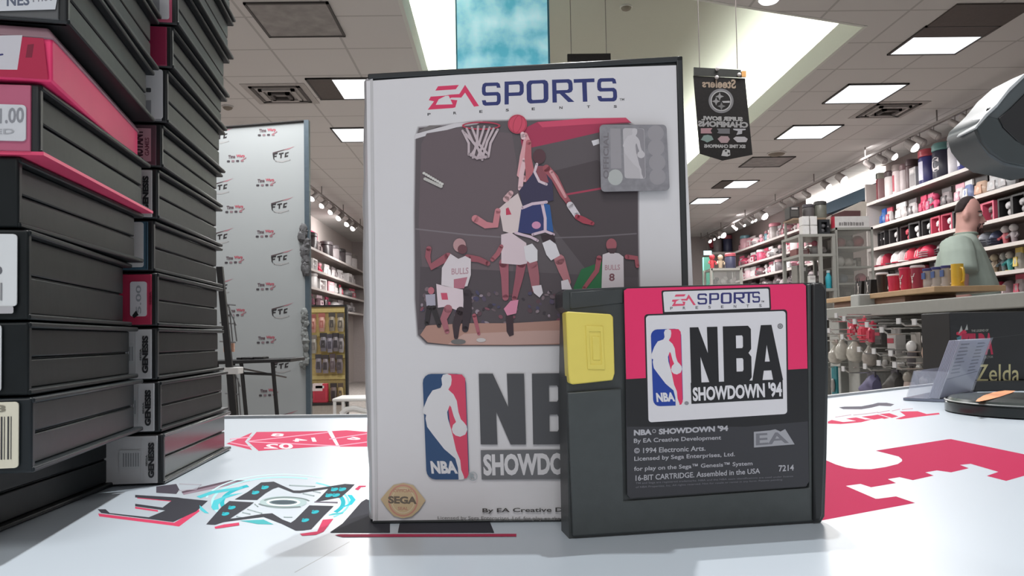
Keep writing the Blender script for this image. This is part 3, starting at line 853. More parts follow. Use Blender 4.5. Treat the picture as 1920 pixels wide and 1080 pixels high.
g.text('TM and Sega are registered trademarks. NBA and the NBA team identifications are used under license', ze((66, 702), (1735, 628), (1735, 650), (68, 728)), '#77767c', 0.005)
g.text('of NBA Properties, Inc. All rights reserved. Not for resale or rental in any form. Patents pending', ze((68, 744), (1620, 664), (1620, 686), (68, 770)), '#77767c', 0.005)
g.poly(ze((1318, 168), (1490, 152), (1545, 140), (1600, 165), (1650, 138), (1750, 300), (1520, 318), (1320, 334)), '#a4a3a8')
g.text('EA', ze((1340, 185), (1660, 168), (1690, 285), (1340, 312)), '#77767c', 0.02)
g.build('label_print', cart, ink_mat('label_ink', 0.4, 0.4)).parent = cart

# ================================================================== stacks of cases
CASE_L, CASE_T = 0.1215, 0.178

def spine_fn(A, s, t, zz, h):
    # x: millimetres to the right of the spine's right edge (negative inside), y: millimetres down from its top
    return lambda x, y, off=0.0: A + t * (-x / 1000) + Vector((0, 0, zz + h - y / 1000)) - s * (0.0009 + off)

def stacked_case(label, near_px, far_px, dn, df, z0, h, insert, group, price=None, art=None, shell=SHELL, dY=0.0, top_strip=None):
    yn = dn + dY; yf = df + dY
    A = PY(near_px, 640, yn); B = PY(far_px, 640, yf)
    A = Vector((A.x, A.y, 0)); B = Vector((B.x, B.y, 0))
    s = (B - A).normalized(); t = Vector((-s.y, s.x, 0))
    root = thing('stacked_game_case', label, 'game case', (A.x, A.y, z0), group=group, world=True)
    def q(a, b, c):
        return A + s * a + t * b + Vector((0, 0, z0 + c))
    def bx(mb, a0, a1, b0, b1, c0, c1, mi=0):
        mb.hexa([q(a0, b0, c0), q(a1, b0, c0), q(a1, b1, c0), q(a0, b1, c0), q(a0, b0, c1), q(a1, b0, c1), q(a1, b1, c1), q(a0, b1, c1)], mi)
    e = 0.0004
    mb = MB()
    bx(mb, 0.0005, CASE_L, 0, CASE_T, h - 0.0024, h - e)
    bx(mb, 0.003, CASE_L - 0.004, 0.0032, CASE_T - 0.003, h * 0.5 + 0.0004, h - 0.0024)
    mb.build('lid', shell, root, bevel=0.0006)
    mb = MB()
    bx(mb, 0.0005, CASE_L, 0, CASE_T, e, 0.0024)
    bx(mb, 0.003, CASE_L - 0.004, 0.0032, CASE_T - 0.003, 0.0024, h * 0.5 - 0.0004)
    bx(mb, 0.004, CASE_L - 0.006, 0.0042, CASE_T - 0.005, h * 0.5 - 0.0006, h * 0.5 + 0.0006)
    mb.build('tray', shell, root, bevel=0.0006)
    mb = MB(); bx(mb, 0.0, 0.0034, 0.0006, CASE_T - 0.0006, e, h - e)
    mb.build('spine', SHELL_D if insert else shell, root, bevel=0.0009)
    f = spine_fn(A, s, t, z0, h)
    if insert:
        mb = MB(); bx(mb, -0.0008, 0.0006, 0.0032, CASE_T - 0.002, 0.0012, h - 0.0012)
        mb.build('spine_insert', col_mat(insert, 0.4, noise=0.05), root, bevel=0.0003)
    if price:
        x0, x1, y0, y1, c = price
        mb = MB(); mb.prism([f(x, y, 0.0005) for x, y in rr(x0, y0, x1, y1, 1.2, 3)], s * 0.0006)
        mb.build('price_label', col_mat(c, 0.6, noise=0.03), root)
    if art:
        g = Ink(lambda x, y, off=0.0: f(x, y, off + 0.0004 + (0.0002 if price else 0)))
        art(g, h * 1000)
        g.build('spine_print', root)
    if top_strip:
        mb = MB(); bx(mb, -0.0002, CASE_L + 0.0006, -0.0008, CASE_T, 0.0, 0.0012)
        o = mb.build('cover_sheet', col_mat(top_strip, 0.4), root)
    return root

def vtext(g, body, xl, xr, yb, yt, col, bold=0.04):       # reads upwards
    g.text(body, ((xl, yb), (xl, yt), (xr, yt), (xr, yb)), col, bold)

def barcode(g, x0, x1, y0, y1, seed, vertical=False, col='#3a3a3c'):
    R = random.Random(seed)
    a = x0
    while a < x1:
        w = R.choice((0.25, 0.25, 0.5, 0.75))
        g.poly([(a, y0), (min(x1, a + w), y0), (min(x1, a + w), y1), (a, y1)], col)
        a += w + R.choice((0.3, 0.5, 0.8))

def art_genesis(seed):
    def f(g, h):
        vtext(g, 'GENESIS', -7.6, -4.6, h - 4, 4.5, '#2c2c2e', 0.06)
        vtext(g, 'SEGA', -8.8, -7.9, h * 0.62, h * 0.4, '#555555', 0.04)
        g.poly(rr(-22, 8, -11.5, h - 9, 1), '#bcbcbc')
        for k in range(7):
            g.poly([(-20 + k * 1.2, h * 0.36), (-19.3 + k * 1.2, h * 0.36), (-19.3 + k * 1.2, h * 0.62), (-20 + k * 1.2, h * 0.62)], '#8d8d8f')
        g.limb([(-10.6, h - 3, 0.5), (-10.6, 3, 0.5)], '#c9c9c9')
    return f

G1 = 'game cases stacked at the end of the counter'
G2 = 'game cases stacked beside the standing case'
dn, df = 0.26, 0.379
Z1 = [0.0, 0.029, 0.0555, 0.0815, 0.1135, 0.139, 0.1645, 0.185, 0.2115, 0.238, 0.265]
H1 = [Z1[i + 1] - Z1[i] for i in range(10)]
def a1_1(g, h):
    barcode(g, -30, -5.8, 6.5, h - 5.5, 11); g.text('02473', ((-30, 2.2), (-8, 2.6), (-8, 5), (-30, 4.6)), '#8a8474', 0.02)
def a1_2(g, h):
    g.text('$4.00', ((-30, 9), (-11.5, 9), (-11.5, 13), (-30, 13)), '#55565a', 0.02); barcode(g, -30, -12, 15.5, 22, 12, col='#7d7d80')
    g.text('Pre-owned', ((-30, 3), (-11, 3), (-11, 5), (-30, 5)), '#9a9a9c', 0.01)
def a1_3(g, h):
    g.text('$43 00', ((-30, 13), (-8.0, 13), (-8.0, 17), (-30, 17)), '#6a6a6e', 0.02); barcode(g, -30, -8, 19, 25, 13, col='#88888a')
    g.poly(rr(-30, h - 5, -4.5, h - 2.5, 0.6), '#b7b4b6')
def a1_5(g, h):
    g.text('$ 11.00', ((-20, 10.6), (-5.0, 9.2), (-5.0, 15.4), (-20, 16.4)), '#8d8d92', 0.02)
    g.limb([(-21, 8.5, 1.0), (-18.6, 9.4, 1.0), (-17, 8.0, 0.8)], '#2c2a6e'); g.limb([(-19, 10, 0.8), (-20, 14, 0.8)], '#2c2a6e')
    g.text('USED', ((-20, 17.5), (-8, 16.8), (-8, 18.6), (-20, 19.2)), '#a8a8ac', 0.02)
def a1_7(g, h):
    Yq_ = lambda P: [(x, 10.5 + y * 0.8) for x, y in P]
    g.poly(Yq_([(-60, 1.0), (-9, 1.0), (-5, 14), (-60, 15)]), '#33415f')
    g.poly(Yq_([(-60, 8), (-32, 6), (-24, 3.5), (-18, 7), (-10, 6), (-6, 14), (-60, 16)]), '#8d98b0')
    g.poly(Yq_([(-22, 8.2), (-14, 7), (-5, 2.2), (-2.6, 2.2), (-4, 14.4), (-22, 17)]), '#cfd0d4')
    g.text('NES', Yq_(((-19, 9.5), (-12, 8.6), (-12, 13.4), (-19, 14.6))), '#5a6072', 0.03); g.text('11.00', Yq_(((-11, 7.4), (-4.2, 6.0), (-4.6, 10.6), (-11, 12))), '#85868c', 0.02)
stacked_case('bottom game case of the tall stack, pushed out beyond its fellows', -70, 213, 0.275, 0.388, Z1[0], H1[0] - 0.0005, None, G1)
stacked_case('grey game case with a cream barcode label, second from the bottom of its stack', 64, 268, dn, df, Z1[1], H1[1], None, G1, (-45, -4.2, 1.6, 24.0, '#e3dcc6'), a1_1, shell=mat('case_plastic_blue', '#212629', 0.34, noise=0.1, scale=60, bump=0.05, spec=0.25))
stacked_case('black game case with a rounded price label ending in 00, third from the bottom', 57, 259, dn, df, Z1[2], H1[2], None, G1, (-45, -8.5, 1.2, 24.0, '#e0e0e0'), a1_2)
stacked_case('thick black game case with a white price label and barcode below the flared case', 56, 248, dn, df, Z1[3], H1[3], None, G1, (-45, -3.6, 2.2, 27.0, '#dfe0e0'), a1_3)
stacked_case('dark grey game case under the pink-spined one, its label set far in', 36, 268, dn, df, Z1[4], H1[4], None, G1, (-45, -12, 2, 22, '#d8d8d8'), None)
stacked_case('black game case with a pink spine and an 11.00 price label', 76, 282, dn, df, Z1[5], H1[5], '#b85d78', G1, (-45, -4.4, 8.4, 21, '#cfcfd2'), a1_5, top_strip='#e0486f')
# the red cardboard box of the stack
A = PY(96, 640, dn); B = PY(259, 640, df)
A = Vector((A.x, A.y, 0)); B = Vector((B.x, B.y, 0)); s = (B - A).normalized(); t = Vector((-s.y, s.x, 0))
rb = thing('cardboard_game_box', 'red cardboard game box with bright pink side, between two black cases', 'game box', (A.x, A.y, Z1[6]), world=True)
def q6(a, b, c): return A + s * a + t * b + Vector((0, 0, Z1[6] + c))
h6 = H1[6]
mb = MB(); mb.hexa([q6(0, 0, 0.0004), q6(CASE_L, 0, 0.0004), q6(CASE_L, CASE_T, 0.0004), q6(0, CASE_T, 0.0004), q6(0, 0, h6 * 0.78), q6(CASE_L, 0, h6 * 0.78), q6(CASE_L, CASE_T, h6 * 0.78), q6(0, CASE_T, h6 * 0.78)])
mb.build('body', mat('pink_card', '#f23a72', 0.5, noise=0.06, scale=25), rb, bevel=0.0008)
mb = MB(); mb.hexa([q6(-0.001, -0.0012, h6 * 0.74), q6(CASE_L, -0.0012, h6 * 0.74), q6(CASE_L, CASE_T, h6 * 0.74), q6(-0.001, CASE_T, h6 * 0.74), q6(0.002, 0.002, h6 - 0.0004), q6(CASE_L, 0.002, h6 - 0.0004), q6(CASE_L, CASE_T, h6 - 0.0004), q6(0.002, CASE_T, h6 - 0.0004)])
mb.build('lid', mat('pink_grey_card', '#8f6d76', 0.5, noise=0.1, scale=60), rb, bevel=0.0008)
f6 = spine_fn(A, s, t, Z1[6], h6)
g = Ink(lambda x, y, off=0.0: f6(x, y, off - 0.0006 + 0.0006))
g.poly([(-90, 5.4), (-2.5, 5.4), (-1.0, h6 * 1000 - 0.8), (-90, h6 * 1000 - 0.8)], '#b01f45')
g.poly([(-17, 5.6), (-9, 4.8), (-10.5, 17), (-19.5, 17.5)], '#c9c5ca'); g.limb([(-18.6, 16, 0.6), (-17, 12.5, 0.8), (-15, 12, 0.6)], '#33336c')
g.text('RED', ((-30, 8), (-21, 8), (-22, 14), (-31, 14)), '#e3c35a', 0.04); g.poly([(-7.4, 8), (-5.4, 7.6), (-6, 12.4), (-8, 12.6)], '#7c1632')
g.build('box_print', rb)
stacked_case('black game case with a blue paper label reading NES above the red box', 128, 291, dn, df, Z1[7], H1[7], '#585858', G1, None, a1_7)
stacked_case('black game case two above the red cardboard box', 128, 299, dn, df, Z1[8], H1[8], None, G1)
stacked_case('black game case at the top edge of the taller stack', 134, 304, dn, df, Z1[9], 0.0265, None, G1)

dn, df = 0.39, 0.51
Z2 = [0.0, 0.0266, 0.0536, 0.0815, 0.110, 0.1375, 0.1645, 0.188, 0.217, 0.240, 0.2665, 0.2925, 0.3185]
def a2_3(g, h):
    vtext(g, '5.00', -10.6, -8.0, h - 7, 7, '#9a9a9e', 0.02); g.poly([(-12.4, h - 6), (-10.5, h - 8.5), (-9.2, h - 6.2), (-11.6, h - 4.6)], '#1e1e20')
    vtext(g, 'SEGA', -3.9, -3.0, h * 0.6, h * 0.36, '#7c2036', 0.05)
def a2_6(g, h):
    g.poly([(-16, 3), (-5.5, 3.2), (-5.5, h - 3), (-16, h - 3)], '#b98b94')
    vtext(g, 'MUTANT', -14, -9.4, h - 4, 4, '#43212e', 0.05); vtext(g, 'GAMES', -8.6, -6.4, h - 6, 8, '#6d3a48', 0.03)
def a2_7(g, h):
    g.poly([(-14, h * .62), (-8, h * .6), (-8, h - 4), (-14, h - 4)], '#8d8d8f'); g.poly(rr(-10.5, h * .38, -8, h * .46, .5), '#4a4a4c')
def a2_9(g, h):
    g.poly([(-16, h * .5), (-9, h * .5), (-9, h - 3), (-16, h - 3)], '#8b8b8d'); g.poly(rr(-11.5, 6, -9, 9, .5), '#55555a')
def a2_4(g, h):
    g.poly([(-3.6, 1.6), (-3.2, 1.6), (-3.2, h - 1.6), (-3.6, h - 1.6)], '#21323f')
spec2 = [
 ('bottom game case of the stack beside the standing case, sheen on its side', 308, 432, '#c3c1c1', art_genesis(1), None),
 ('white-spined console game case directly on the shiny bottom case', 302, 427, '#c4c2c2', art_genesis(2), None),
 ('white-spined console game case right below the red-spined case', 297, 420, '#c2c0c0', art_genesis(3), None),
 ('red-spined game case with a torn white price sticker', 297, 419, '#b3304f', a2_3, (-13.5, -5.4, 5, 23, '#cfcacd')),
 ('game case with a blue edge and plain white spine label above the red-spined case', 290, 418, '#3c5868', a2_4, (-18, -5.2, 1.6, 25, '#c9c6c4')),
 ('game case with small black lettering on a white spine, below the plum one', 298, 418, '#bfbbb9', art_genesis(5), None),
 ('game case with a plum spine and pink lettered panel', 306, 419, '#5c4149', a2_6, None),
 ('game case with a bulging white barcode label, dust on its side', 316, 424, '#8a8a8a', a2_7, (-15, -2.4, 1.0, 27, '#cfcdcd')),
 ('game case with a plain dark red spine between two barcode labels', 326, 428, '#94294a', None, None),
 ('game case with a pink-edged white barcode label above the dark red one', 336, 433, '#b54f69', a2_9, (-17, -4.4, 1.0, 24, '#cfcccd')),
 ('black game case second from the top of the stack by the hanging backdrop', 346, 441, None, None, None),
 ('black game case at the very top of the stack by the hanging backdrop', 352, 445, None, None, None),
]
for k, (lb, a, b, ins, art, pr) in enumerate(spec2):
    stacked_case(lb, a, b, dn, df, Z2[k], Z2[k + 1] - Z2[k], ins, G2, pr, art,
                 shell=mat('case_plastic_gloss', '#3d4041', 0.2, noise=0.08, scale=50) if k == 0 else SHELL)

# ================================================================== leaflet holder, signed box, scanner stand
O_ = PZ(1763, 754); Q_ = PZ(1829, 738)
hu = (Q_ - O_); hw_ = hu.length * 0.93; hu.normalize(); hv = Vector((-hu.y, hu.x, 0)); up = Vector((0, 0, 1))
hold = thing('leaflet_holder', 'clear acrylic leaflet holder on the counter in front of the black box', 'leaflet holder', (O_.x, O_.y, 0), world=True)
ACR = mat('acrylic', '#d7dae6', 0.08, alpha=0.2, noise=0.0, spec=0.5)
LEAN, LH = 0.021, 0.0585
def hp_(a, b, c): return Vector((O_.x, O_.y, 0)) + hu * a + hv * b + up * c
def lean(a, b, f): return hp_(a, b - LEAN * f, 0.0034 + LH * f)      # f: 0 at the foot, 1 at the top
mb = MB(); mb.prism([hp_(-0.002, -0.004, 0.0004), hp_(hw_, -0.004, 0.0004), hp_(hw_, 0.034, 0.0004), hp_(-0.002, 0.034, 0.0004)], up * 0.0026)
mb.build('base', mat('acrylic_edge', '#7f8393', 0.15, noise=0.0), hold)
mb = MB(); mb.prism([lean(-0.002, 0, 0), lean(hw_, 0, 0), lean(hw_, 0, 1.02), lean(-0.002, 0, 1.02)], hv * 0.0012)
mb.build('back_panel', ACR, hold)
mb = MB(); mb.prism([hp_(-0.002, 0.030, 0.0034), hp_(hw_, 0.030, 0.0034), hp_(hw_, 0.022, 0.031), hp_(-0.002, 0.022, 0.031)], hv * 0.0012)
mb.build('front_pocket', ACR, hold)
mb = MB(); mb.prism([hp_(-0.0032, 0.0, 0.0034), hp_(-0.0032, 0.030, 0.0034), hp_(-0.0032, 0.022, 0.031), hp_(-0.0032, -0.0098, 0.031)], hu * 0.0010)
mb.build('side_panel', ACR, hold)
PAPL = mat('leaflet_paper', '#a9a9ba', 0.55, noise=0.03)
for k in range(7):
    b = 0.0016 + k * 0.0014
    lt = MB(); lt.prism([lean(0, b, 0.005), lean(hw_ - 0.002, b, 0.005), lean(hw_ - 0.002, b, 1), lean(0, b, 1)], hv * 0.0011)
    lo = lt.build('leaflet', PAPL, None, origin=hp_(0, b, 0.0034))
    tag(lo, 'printed leaflet pressed against the sloping back of the acrylic holder' if k == 0 else 'leaflet packed behind the printed one in the acrylic holder', 'leaflet', 'leaflets in the acrylic holder')
    if k == 0:
        g = Ink(lambda x, y, off=0.0: lean(x * (hw_ - 0.002), 0.0016, 1 - y) - hv * (0.00008 + off))
        R = random.Random(9)
        for r in range(9):
            y = 0.06 + r * 0.062
            g.poly([(.08, y), (.08 + R.uniform(.2, .34), y), (.08 + R.uniform(.2, .34), y + .026), (.08, y + .026)], '#55556e')
            g.poly([(.6, y), (.6 + R.uniform(.18, .3), y), (.6 + R.uniform(.18, .3), y + .026), (.6, y + .026)], '#55556e')
        g.poly([(.04, .66), (.96, .60), (.96, .62), (.04, .68)], '#5a5a74')
        go = g.mb.build('leaflet_print', INK, lo, fix=False)
        go.location = -lo.location

bxY = 0.875; Z0b = PY(1786, 742, bxY)
boxp = thing('boxed_game', 'large black box lettered Zelda on a black plinth behind the leaflet holder', 'boxed game', (Z0b.x, bxY, 0), world=True)
def bp(px, py, y=bxY): return PY(px, py, y)
tl = bp(1780, 586); br = bp(1960, 742)
mb = MB(); mb.box((tl.x, bxY, 0.012), (tl.x + 0.20, bxY + 0.06, tl.z)); mb.build('carton', mat('black_card', '#1b1b1c', 0.45, noise=0.15, scale=20), boxp, bevel=0.001)
mb = MB(); mb.box((tl.x + 0.02, bxY - 0.012, 0.0003), (tl.x + 0.2, bxY + 0.06, 0.0118)); mb.build('plinth', CART_D, boxp, bevel=0.001)
fz0 = on_plane((tl.x, bxY, 0.0), (0, -1, 0))
g = Ink(lambda x, y, off=0.0: fz0(x, y, off + 0.00005))
zz = zt(4.5, 1720, 560)
g.poly(zz((330, 285), (400, 262), (420, 285), (400, 300), (380, 345), (340, 345), (360, 310), (330, 305)), '#c92f4d')
g.poly(zz((345, 300), (372, 226), (382, 268)), '#a9a9a4'); g.poly(zz((400, 268), (420, 214), (428, 262)), '#a9a9a4')
g.poly(zz((330, 330), (372, 310), (372, 360), (345, 360)), '#4a7a84')
g.text('ZELDA', zz((372, 294), (636, 290), (640, 470), (372, 480)), '#b02a48', 0.05)
g.text('THE LEGEND OF', zz((455, 262), (600, 256), (600, 276), (455, 282)), '#8d8b84', 0.03)
g.text('COLLECTOR', zz((520, 488), (640, 480), (640, 500), (520, 508)), '#77756f', 0.03)
g.limb([(*zz((640, 330))[0], 0.8), (*zz((900, 300))[0], 0.8)], '#3c3c3c')
g.text('Zelda Mini', zz((496, 556), (1180, 548), (1180, 716), (496, 700)), '#c2b98a', 0.005)
g.build('box_lettering', boxp)

ctr = Vector((0.4585, 0.640, 0)); SR = 0.0665
stand = thing('scanner_stand', 'black scanner stand with a round weighted base and angled head', 'scanner stand', tuple(ctr), world=True)
GLB = mat('gloss_black', '#202423', 0.18, noise=0.05, scale=30)
mb = MB(); mb.lathe([(SR - 0.003, 0.0004), (SR, 0.001), (SR, 0.0085), (SR - 0.002, 0.0108)], ctr, 72); mb.build('base', GLB, stand, smooth=True, angle=30)
mb = MB(); mb.lathe([(SR - 0.0022, 0.0104), (SR - 0.004, 0.0128), (0.02, 0.0135)], ctr, 72); o = mb.build('base_cover', mat('base_cover', '#3a403e', 0.25, noise=0.08, scale=20), stand, smooth=True)
tag(o, 'dark grey domed cover plate')
mb = MB(); mb.lathe([(SR - 0.0004, 0.0098), (SR + 0.0004, 0.0104), (SR - 0.0008, 0.0110)], ctr, 72, cap=False); tag(mb.build('base_ring', mat('ring_grey', '#6d706f', 0.3), stand, smooth=True), 'thin grey ring round the base')
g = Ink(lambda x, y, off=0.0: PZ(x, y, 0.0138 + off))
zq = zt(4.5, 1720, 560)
g.poly(zq((492, 866), (508, 846), (560, 816), (640, 790), (740, 774), (828, 776), (800, 792), (700, 826), (600, 852), (520, 868)), '#e59a6a')  # orange reflection painted flat onto the glossy base
tag(g.build('painted_reflection', stand), 'orange oval reflection painted on the base')
hy = 0.64
PH_ = [(1829, 242), (1834, 228), (1851, 212), (1866, 198), (1890, 168), (1920, 141), (1965, 118), (2010, 150), (2010, 300), (1960, 326), (1915, 315), (1882, 309), (1856, 292), (1838, 268)]
mb = MB(); mb.prism([PY(x, y, hy) for x, y in PH_], (0.004, 0.05, 0.004)); hd = mb.build('head', mat('scanner_grey', '#4a5052', 0.35, noise=0.05), stand, bevel=0.0022, seg=3)
mb = MB(); mb.prism([PY(x, y, hy - 0.0014) for x, y in ((1872, 222), (1895, 202), (1925, 172), (1965, 150), (1990, 180), (1990, 286), (1952, 290), (1915, 272), (1882, 240))], (0, 0.006, 0)); win = mb.build('scan_window', mat('scan_window', '#161617', 0.12, noise=0.0), stand, bevel=0.0008)
mb = MB(); mb.prism([PY(x, y, hy - 0.0022) for x, y in ((1831, 238), (1852, 217), (1873, 222), (1882, 240), (1905, 262), (1944, 284), (1960, 318), (1915, 310), (1884, 303), (1858, 286), (1842, 266))], (0, 0.006, 0)); mb.build('collar', mat('scanner_dark', '#363c3d', 0.4, noise=0.05), stand, bevel=0.0012)
mb = MB(); mb.prism([PY(x, y, hy - 0.002) for x, y in ((1828, 240), (1850, 211), (1868, 195), (1892, 164), (1922, 137), (1924, 142), (1894, 171), (1870, 201), (1853, 217), (1831, 242))], (0.002, 0.03, 0)); tag(mb.build('trim_edge', mat('trim_silver', '#b9bcbd', 0.3, 0.2), stand, bevel=0.0005), 'pale silver edge trim')
mb = MB(); mb.ball(PY(1855, 207, hy + 0.004), 0.0026, 12, 8); mb.build('trigger_button', CART_D, stand, smooth=True)
hx = PY(1985, 240, hy)
mb = MB(); mb.tube([(ctr.x + 0.015, ctr.y, 0.0128), (ctr.x + 0.03, ctr.y + 0.005, 0.08), (ctr.x + 0.036, ctr.y + 0.012, 0.17), (hx.x + 0.004, hy + 0.03, hx.z + 0.002)], 0.0075, 14); mb.build('neck', GLB, stand, smooth=True)
# ================================================================== the shop: shell
LW_X, RW_X, BACK_Y, NEAR_Y = -3.6, 5.6, 18.3, -2.6
TX0, TX1, TY0, TY1 = -0.69, 2.93, 4.5, 14.3         # ceiling tray opening

def tile_mat(name, color, grout, size, w, rough=0.8):
    m = bpy.data.materials.new(name); m.use_nodes = True
    nt = m.node_tree; b = nt.nodes['Principled BSDF']
    tc = nt.nodes.new('ShaderNodeTexCoord'); sep = nt.nodes.new('ShaderNodeSeparateXYZ')
    nt.links.new(tc.outputs['Object'], sep.inputs[0])
    def line(axis, off):
        a = nt.nodes.new('ShaderNodeMath'); a.operation = 'ADD'; a.inputs[1].default_value = off + 100 * size
        nt.links.new(sep.outputs[axis], a.inputs[0])
        d = nt.nodes.new('ShaderNodeMath'); d.operation = 'DIVIDE'; d.inputs[1].default_value = size
        nt.links.new(a.outputs[0], d.inputs[0])
        f = nt.nodes.new('ShaderNodeMath'); f.operation = 'FRACT'; nt.links.new(d.outputs[0], f.inputs[0])
        l = nt.nodes.new('ShaderNodeMath'); l.operation = 'LESS_THAN'; l.inputs[1].default_value = w / size
        nt.links.new(f.outputs[0], l.inputs[0]); return l
    a, c = line('X', 1.86), line('Y', 0.12)
    mx = nt.nodes.new('ShaderNodeMath'); mx.operation = 'MAXIMUM'
    nt.links.new(a.outputs[0], mx.inputs[0]); nt.links.new(c.outputs[0], mx.inputs[1])
    mix = nt.nodes.new('ShaderNodeMix'); mix.data_type = 'RGBA'
    mix.inputs['A'].default_value = lin(color) + (1,); mix.inputs['B'].default_value = lin(grout) + (1,)
    nt.links.new(mx.outputs[0], mix.inputs['Factor']); nt.links.new(mix.outputs['Result'], b.inputs['Base Color'])
    b.inputs['Roughness'].default_value = rough
    return m

CEILM = tile_mat('ceiling_tiles', '#cbc9c7', '#aeacaa', 0.62, 0.02)
mb = MB()
for lo, hi in (((LW_X, NEAR_Y), (TX0, BACK_Y)), ((TX1, NEAR_Y), (RW_X, BACK_Y)), ((TX0, TY1), (TX1, BACK_Y))):
    mb.box((lo[0], lo[1], CEIL), (hi[0], hi[1], CEIL + 0.04))
TYR = 5.75                                          # the tray's near edge runs at a slant
mb.prism([Vector((TX0, NEAR_Y, CEIL)), Vector((TX1, NEAR_Y, CEIL)), Vector((TX1, TYR, CEIL)), Vector((TX0, TY0, CEIL))], (0, 0, 0.04))
structure('ceiling', mb, CEILM)
mb = MB(); mb.box((LW_X - 0.1, NEAR_Y, FLOOR - 0.05), (RW_X + 0.1, BACK_Y, FLOOR)); structure('floor', mb, mat('shop_carpet', '#a09a96', 0.9, noise=0.25, scale=30))
mb = MB(); mb.box((LW_X - 0.1, NEAR_Y, FLOOR), (LW_X, BACK_Y, CEIL)); structure('wall_left', mb, mat('wall_warm', '#b9b0ac', 0.8, noise=0.03))
mb = MB(); mb.box((RW_X, NEAR_Y, FLOOR), (RW_X + 0.1, BACK_Y, CEIL)); structure('wall_right', mb, mat('wall_brown', '#6f6360', 0.8, noise=0.05))
mb = MB(); mb.box((LW_X, BACK_Y, FLOOR), (RW_X, BACK_Y + 0.1, CEIL)); structure('wall_back', mb, mat('wall_back_grey', '#a39a98', 0.8, noise=0.05))
# tray: fascia lip, hidden ledge and the raised roof
LIPM = mat('tray_lip', '#d2d4ce', 0.7, noise=0.01)
mb = MB()
e_ = 0.0008; zb_ = CEIL - 0.002
mb.box((TX1 - 0.03, TYR + e_, zb_), (TX1 - e_, TY1 - e_, CEIL + 0.2)); mb.box((TX0 + e_, TY0 + e_, zb_), (TX0 + 0.03, TY1 - e_, CEIL + 0.2))
mb.prism([Vector((TX0 + 0.031, TY0 + 0.012, zb_)), Vector((TX1 - 0.031, TYR - 0.009, zb_)), Vector((TX1 - 0.031, TYR + 0.022, zb_)), Vector((TX0 + 0.031, TY0 + 0.043, zb_))], (0, 0, 0.202)); mb.box((TX0 + 0.031, TY1 - 0.03, zb_), (TX1 - 0.031, TY1 - e_, CEIL + 0.2))
structure('trim_1', mb, LIPM)
ROOF = CEIL + 0.62
mb = MB(); mb.box((TX0 - 0.5, TY0 - 0.5, ROOF), (TX1 + 0.5, TY1 + 0.5, ROOF + 0.04))
for lo, hi in (((TX0 - 0.55, TY0 - 0.5), (TX0 - 0.5, TY1 + 0.5)), ((TX1 + 0.5, TY0 - 0.5), (TX1 + 0.55, TY1 + 0.5)), ((TX0 - 0.5, TY0 - 0.55), (TX1 + 0.5, TY0 - 0.5)), ((TX0 - 0.5, TY1 + 0.5), (TX1 + 0.5, TY1 + 0.55))):
    mb.box((lo[0], lo[1], CEIL + 0.04), (hi[0], hi[1], ROOF + 0.04))
structure('ceiling_tray', mb, mat('tray_paint', '#b3b4a8', 0.85, noise=0.01))

# ---- fixtures in the ceiling grid
GLOW = mat('fixture_glow', '#ffffff', 0.6, emit='#f4fbff', strength=1.35, noise=0)
OFFD = mat('fixture_off', '#8b8886', 0.55, noise=0.22, scale=9)
FRAME_D = mat('fixture_frame', '#3a3836', 0.5)
FRAME_W = mat('fixture_frame_white', '#c5c3c0', 0.5)
def fixture(px, py, lit, label, dx=0.3, dy=0.3, dark_first=None):
    c = PZ(px, py, CEIL)
    r = thing('ceiling_light', label, 'ceiling light', (c.x, c.y, CEIL), group='ceiling light fixtures')
    fr = MB(); t = 0.018
    for lo, hi in (((-dx, -dy), (dx, -dy + t)), ((-dx, dy - t), (dx, dy)), ((-dx, -dy), (-dx + t, dy)), ((dx - t, -dy), (dx, dy))):
        fr.box((lo[0], lo[1], -0.014), (hi[0], hi[1], -0.0005))
    fr.build('frame', FRAME_D, r)
    mb = MB(); mb.box((-dx + t, -dy + t, -0.009), (dx - t, dy - t, -0.001))
    df_ = mb.build('diffuser', GLOW if lit else OFFD, r)
    if dark_first:
        mb = MB(); x0, y0, x1, y1 = dark_first; mb.box((x0, y0, -0.011), (x1, y1, -0.0005)); tag(mb.build('dark_panel', mat('dark_panel', '#4d4642', 0.6, noise=0.1), r), 'unlit dark panel')
    return r
fixture(557, 37, False, 'unlit grey ceiling light above the white backdrop, next to the top edge')
fixture(646, 166, True, 'half lit ceiling light between the air vent and the standing case', dark_first=(-0.3, -0.3, -0.06, 0.3))
fixture(678, 252, True, 'ceiling light mostly hidden behind the standing case')
fixture(1765, 75, True, 'brightest ceiling light with a dark unlit panel beyond it, above the shelves', dark_first=None)
fixture(1620, 175, True, 'lit ceiling light just before the aisle air vent')
fixture(1515, 247, True, 'lit ceiling light beside the hanging pennant, past the air vent')
fixture(1437, 303, False, 'unlit ceiling light under the tip of the black pennant')
fixture(1378, 345, True, 'half lit ceiling light further down the shelf aisle', dark_first=(-0.3, -0.3, -0.1, 0.3))
fixture(1330, 376, True, 'last lit ceiling light of the aisle, beside the case edge')
c = PZ(1822, 38, CEIL)
mb = MB(); mb.box((c.x - 0.3, c.y - 0.3, CEIL - 0.012), (c.x + 0.3, c.y + 0.3, CEIL - 0.0005))
tag(mb.build('ceiling_panel', mat('dark_panel', '#4d4642', 0.6, noise=0.1), None, origin=(c.x, c.y, CEIL)), 'plain dark square ceiling panel beside the brightest light', 'ceiling panel')
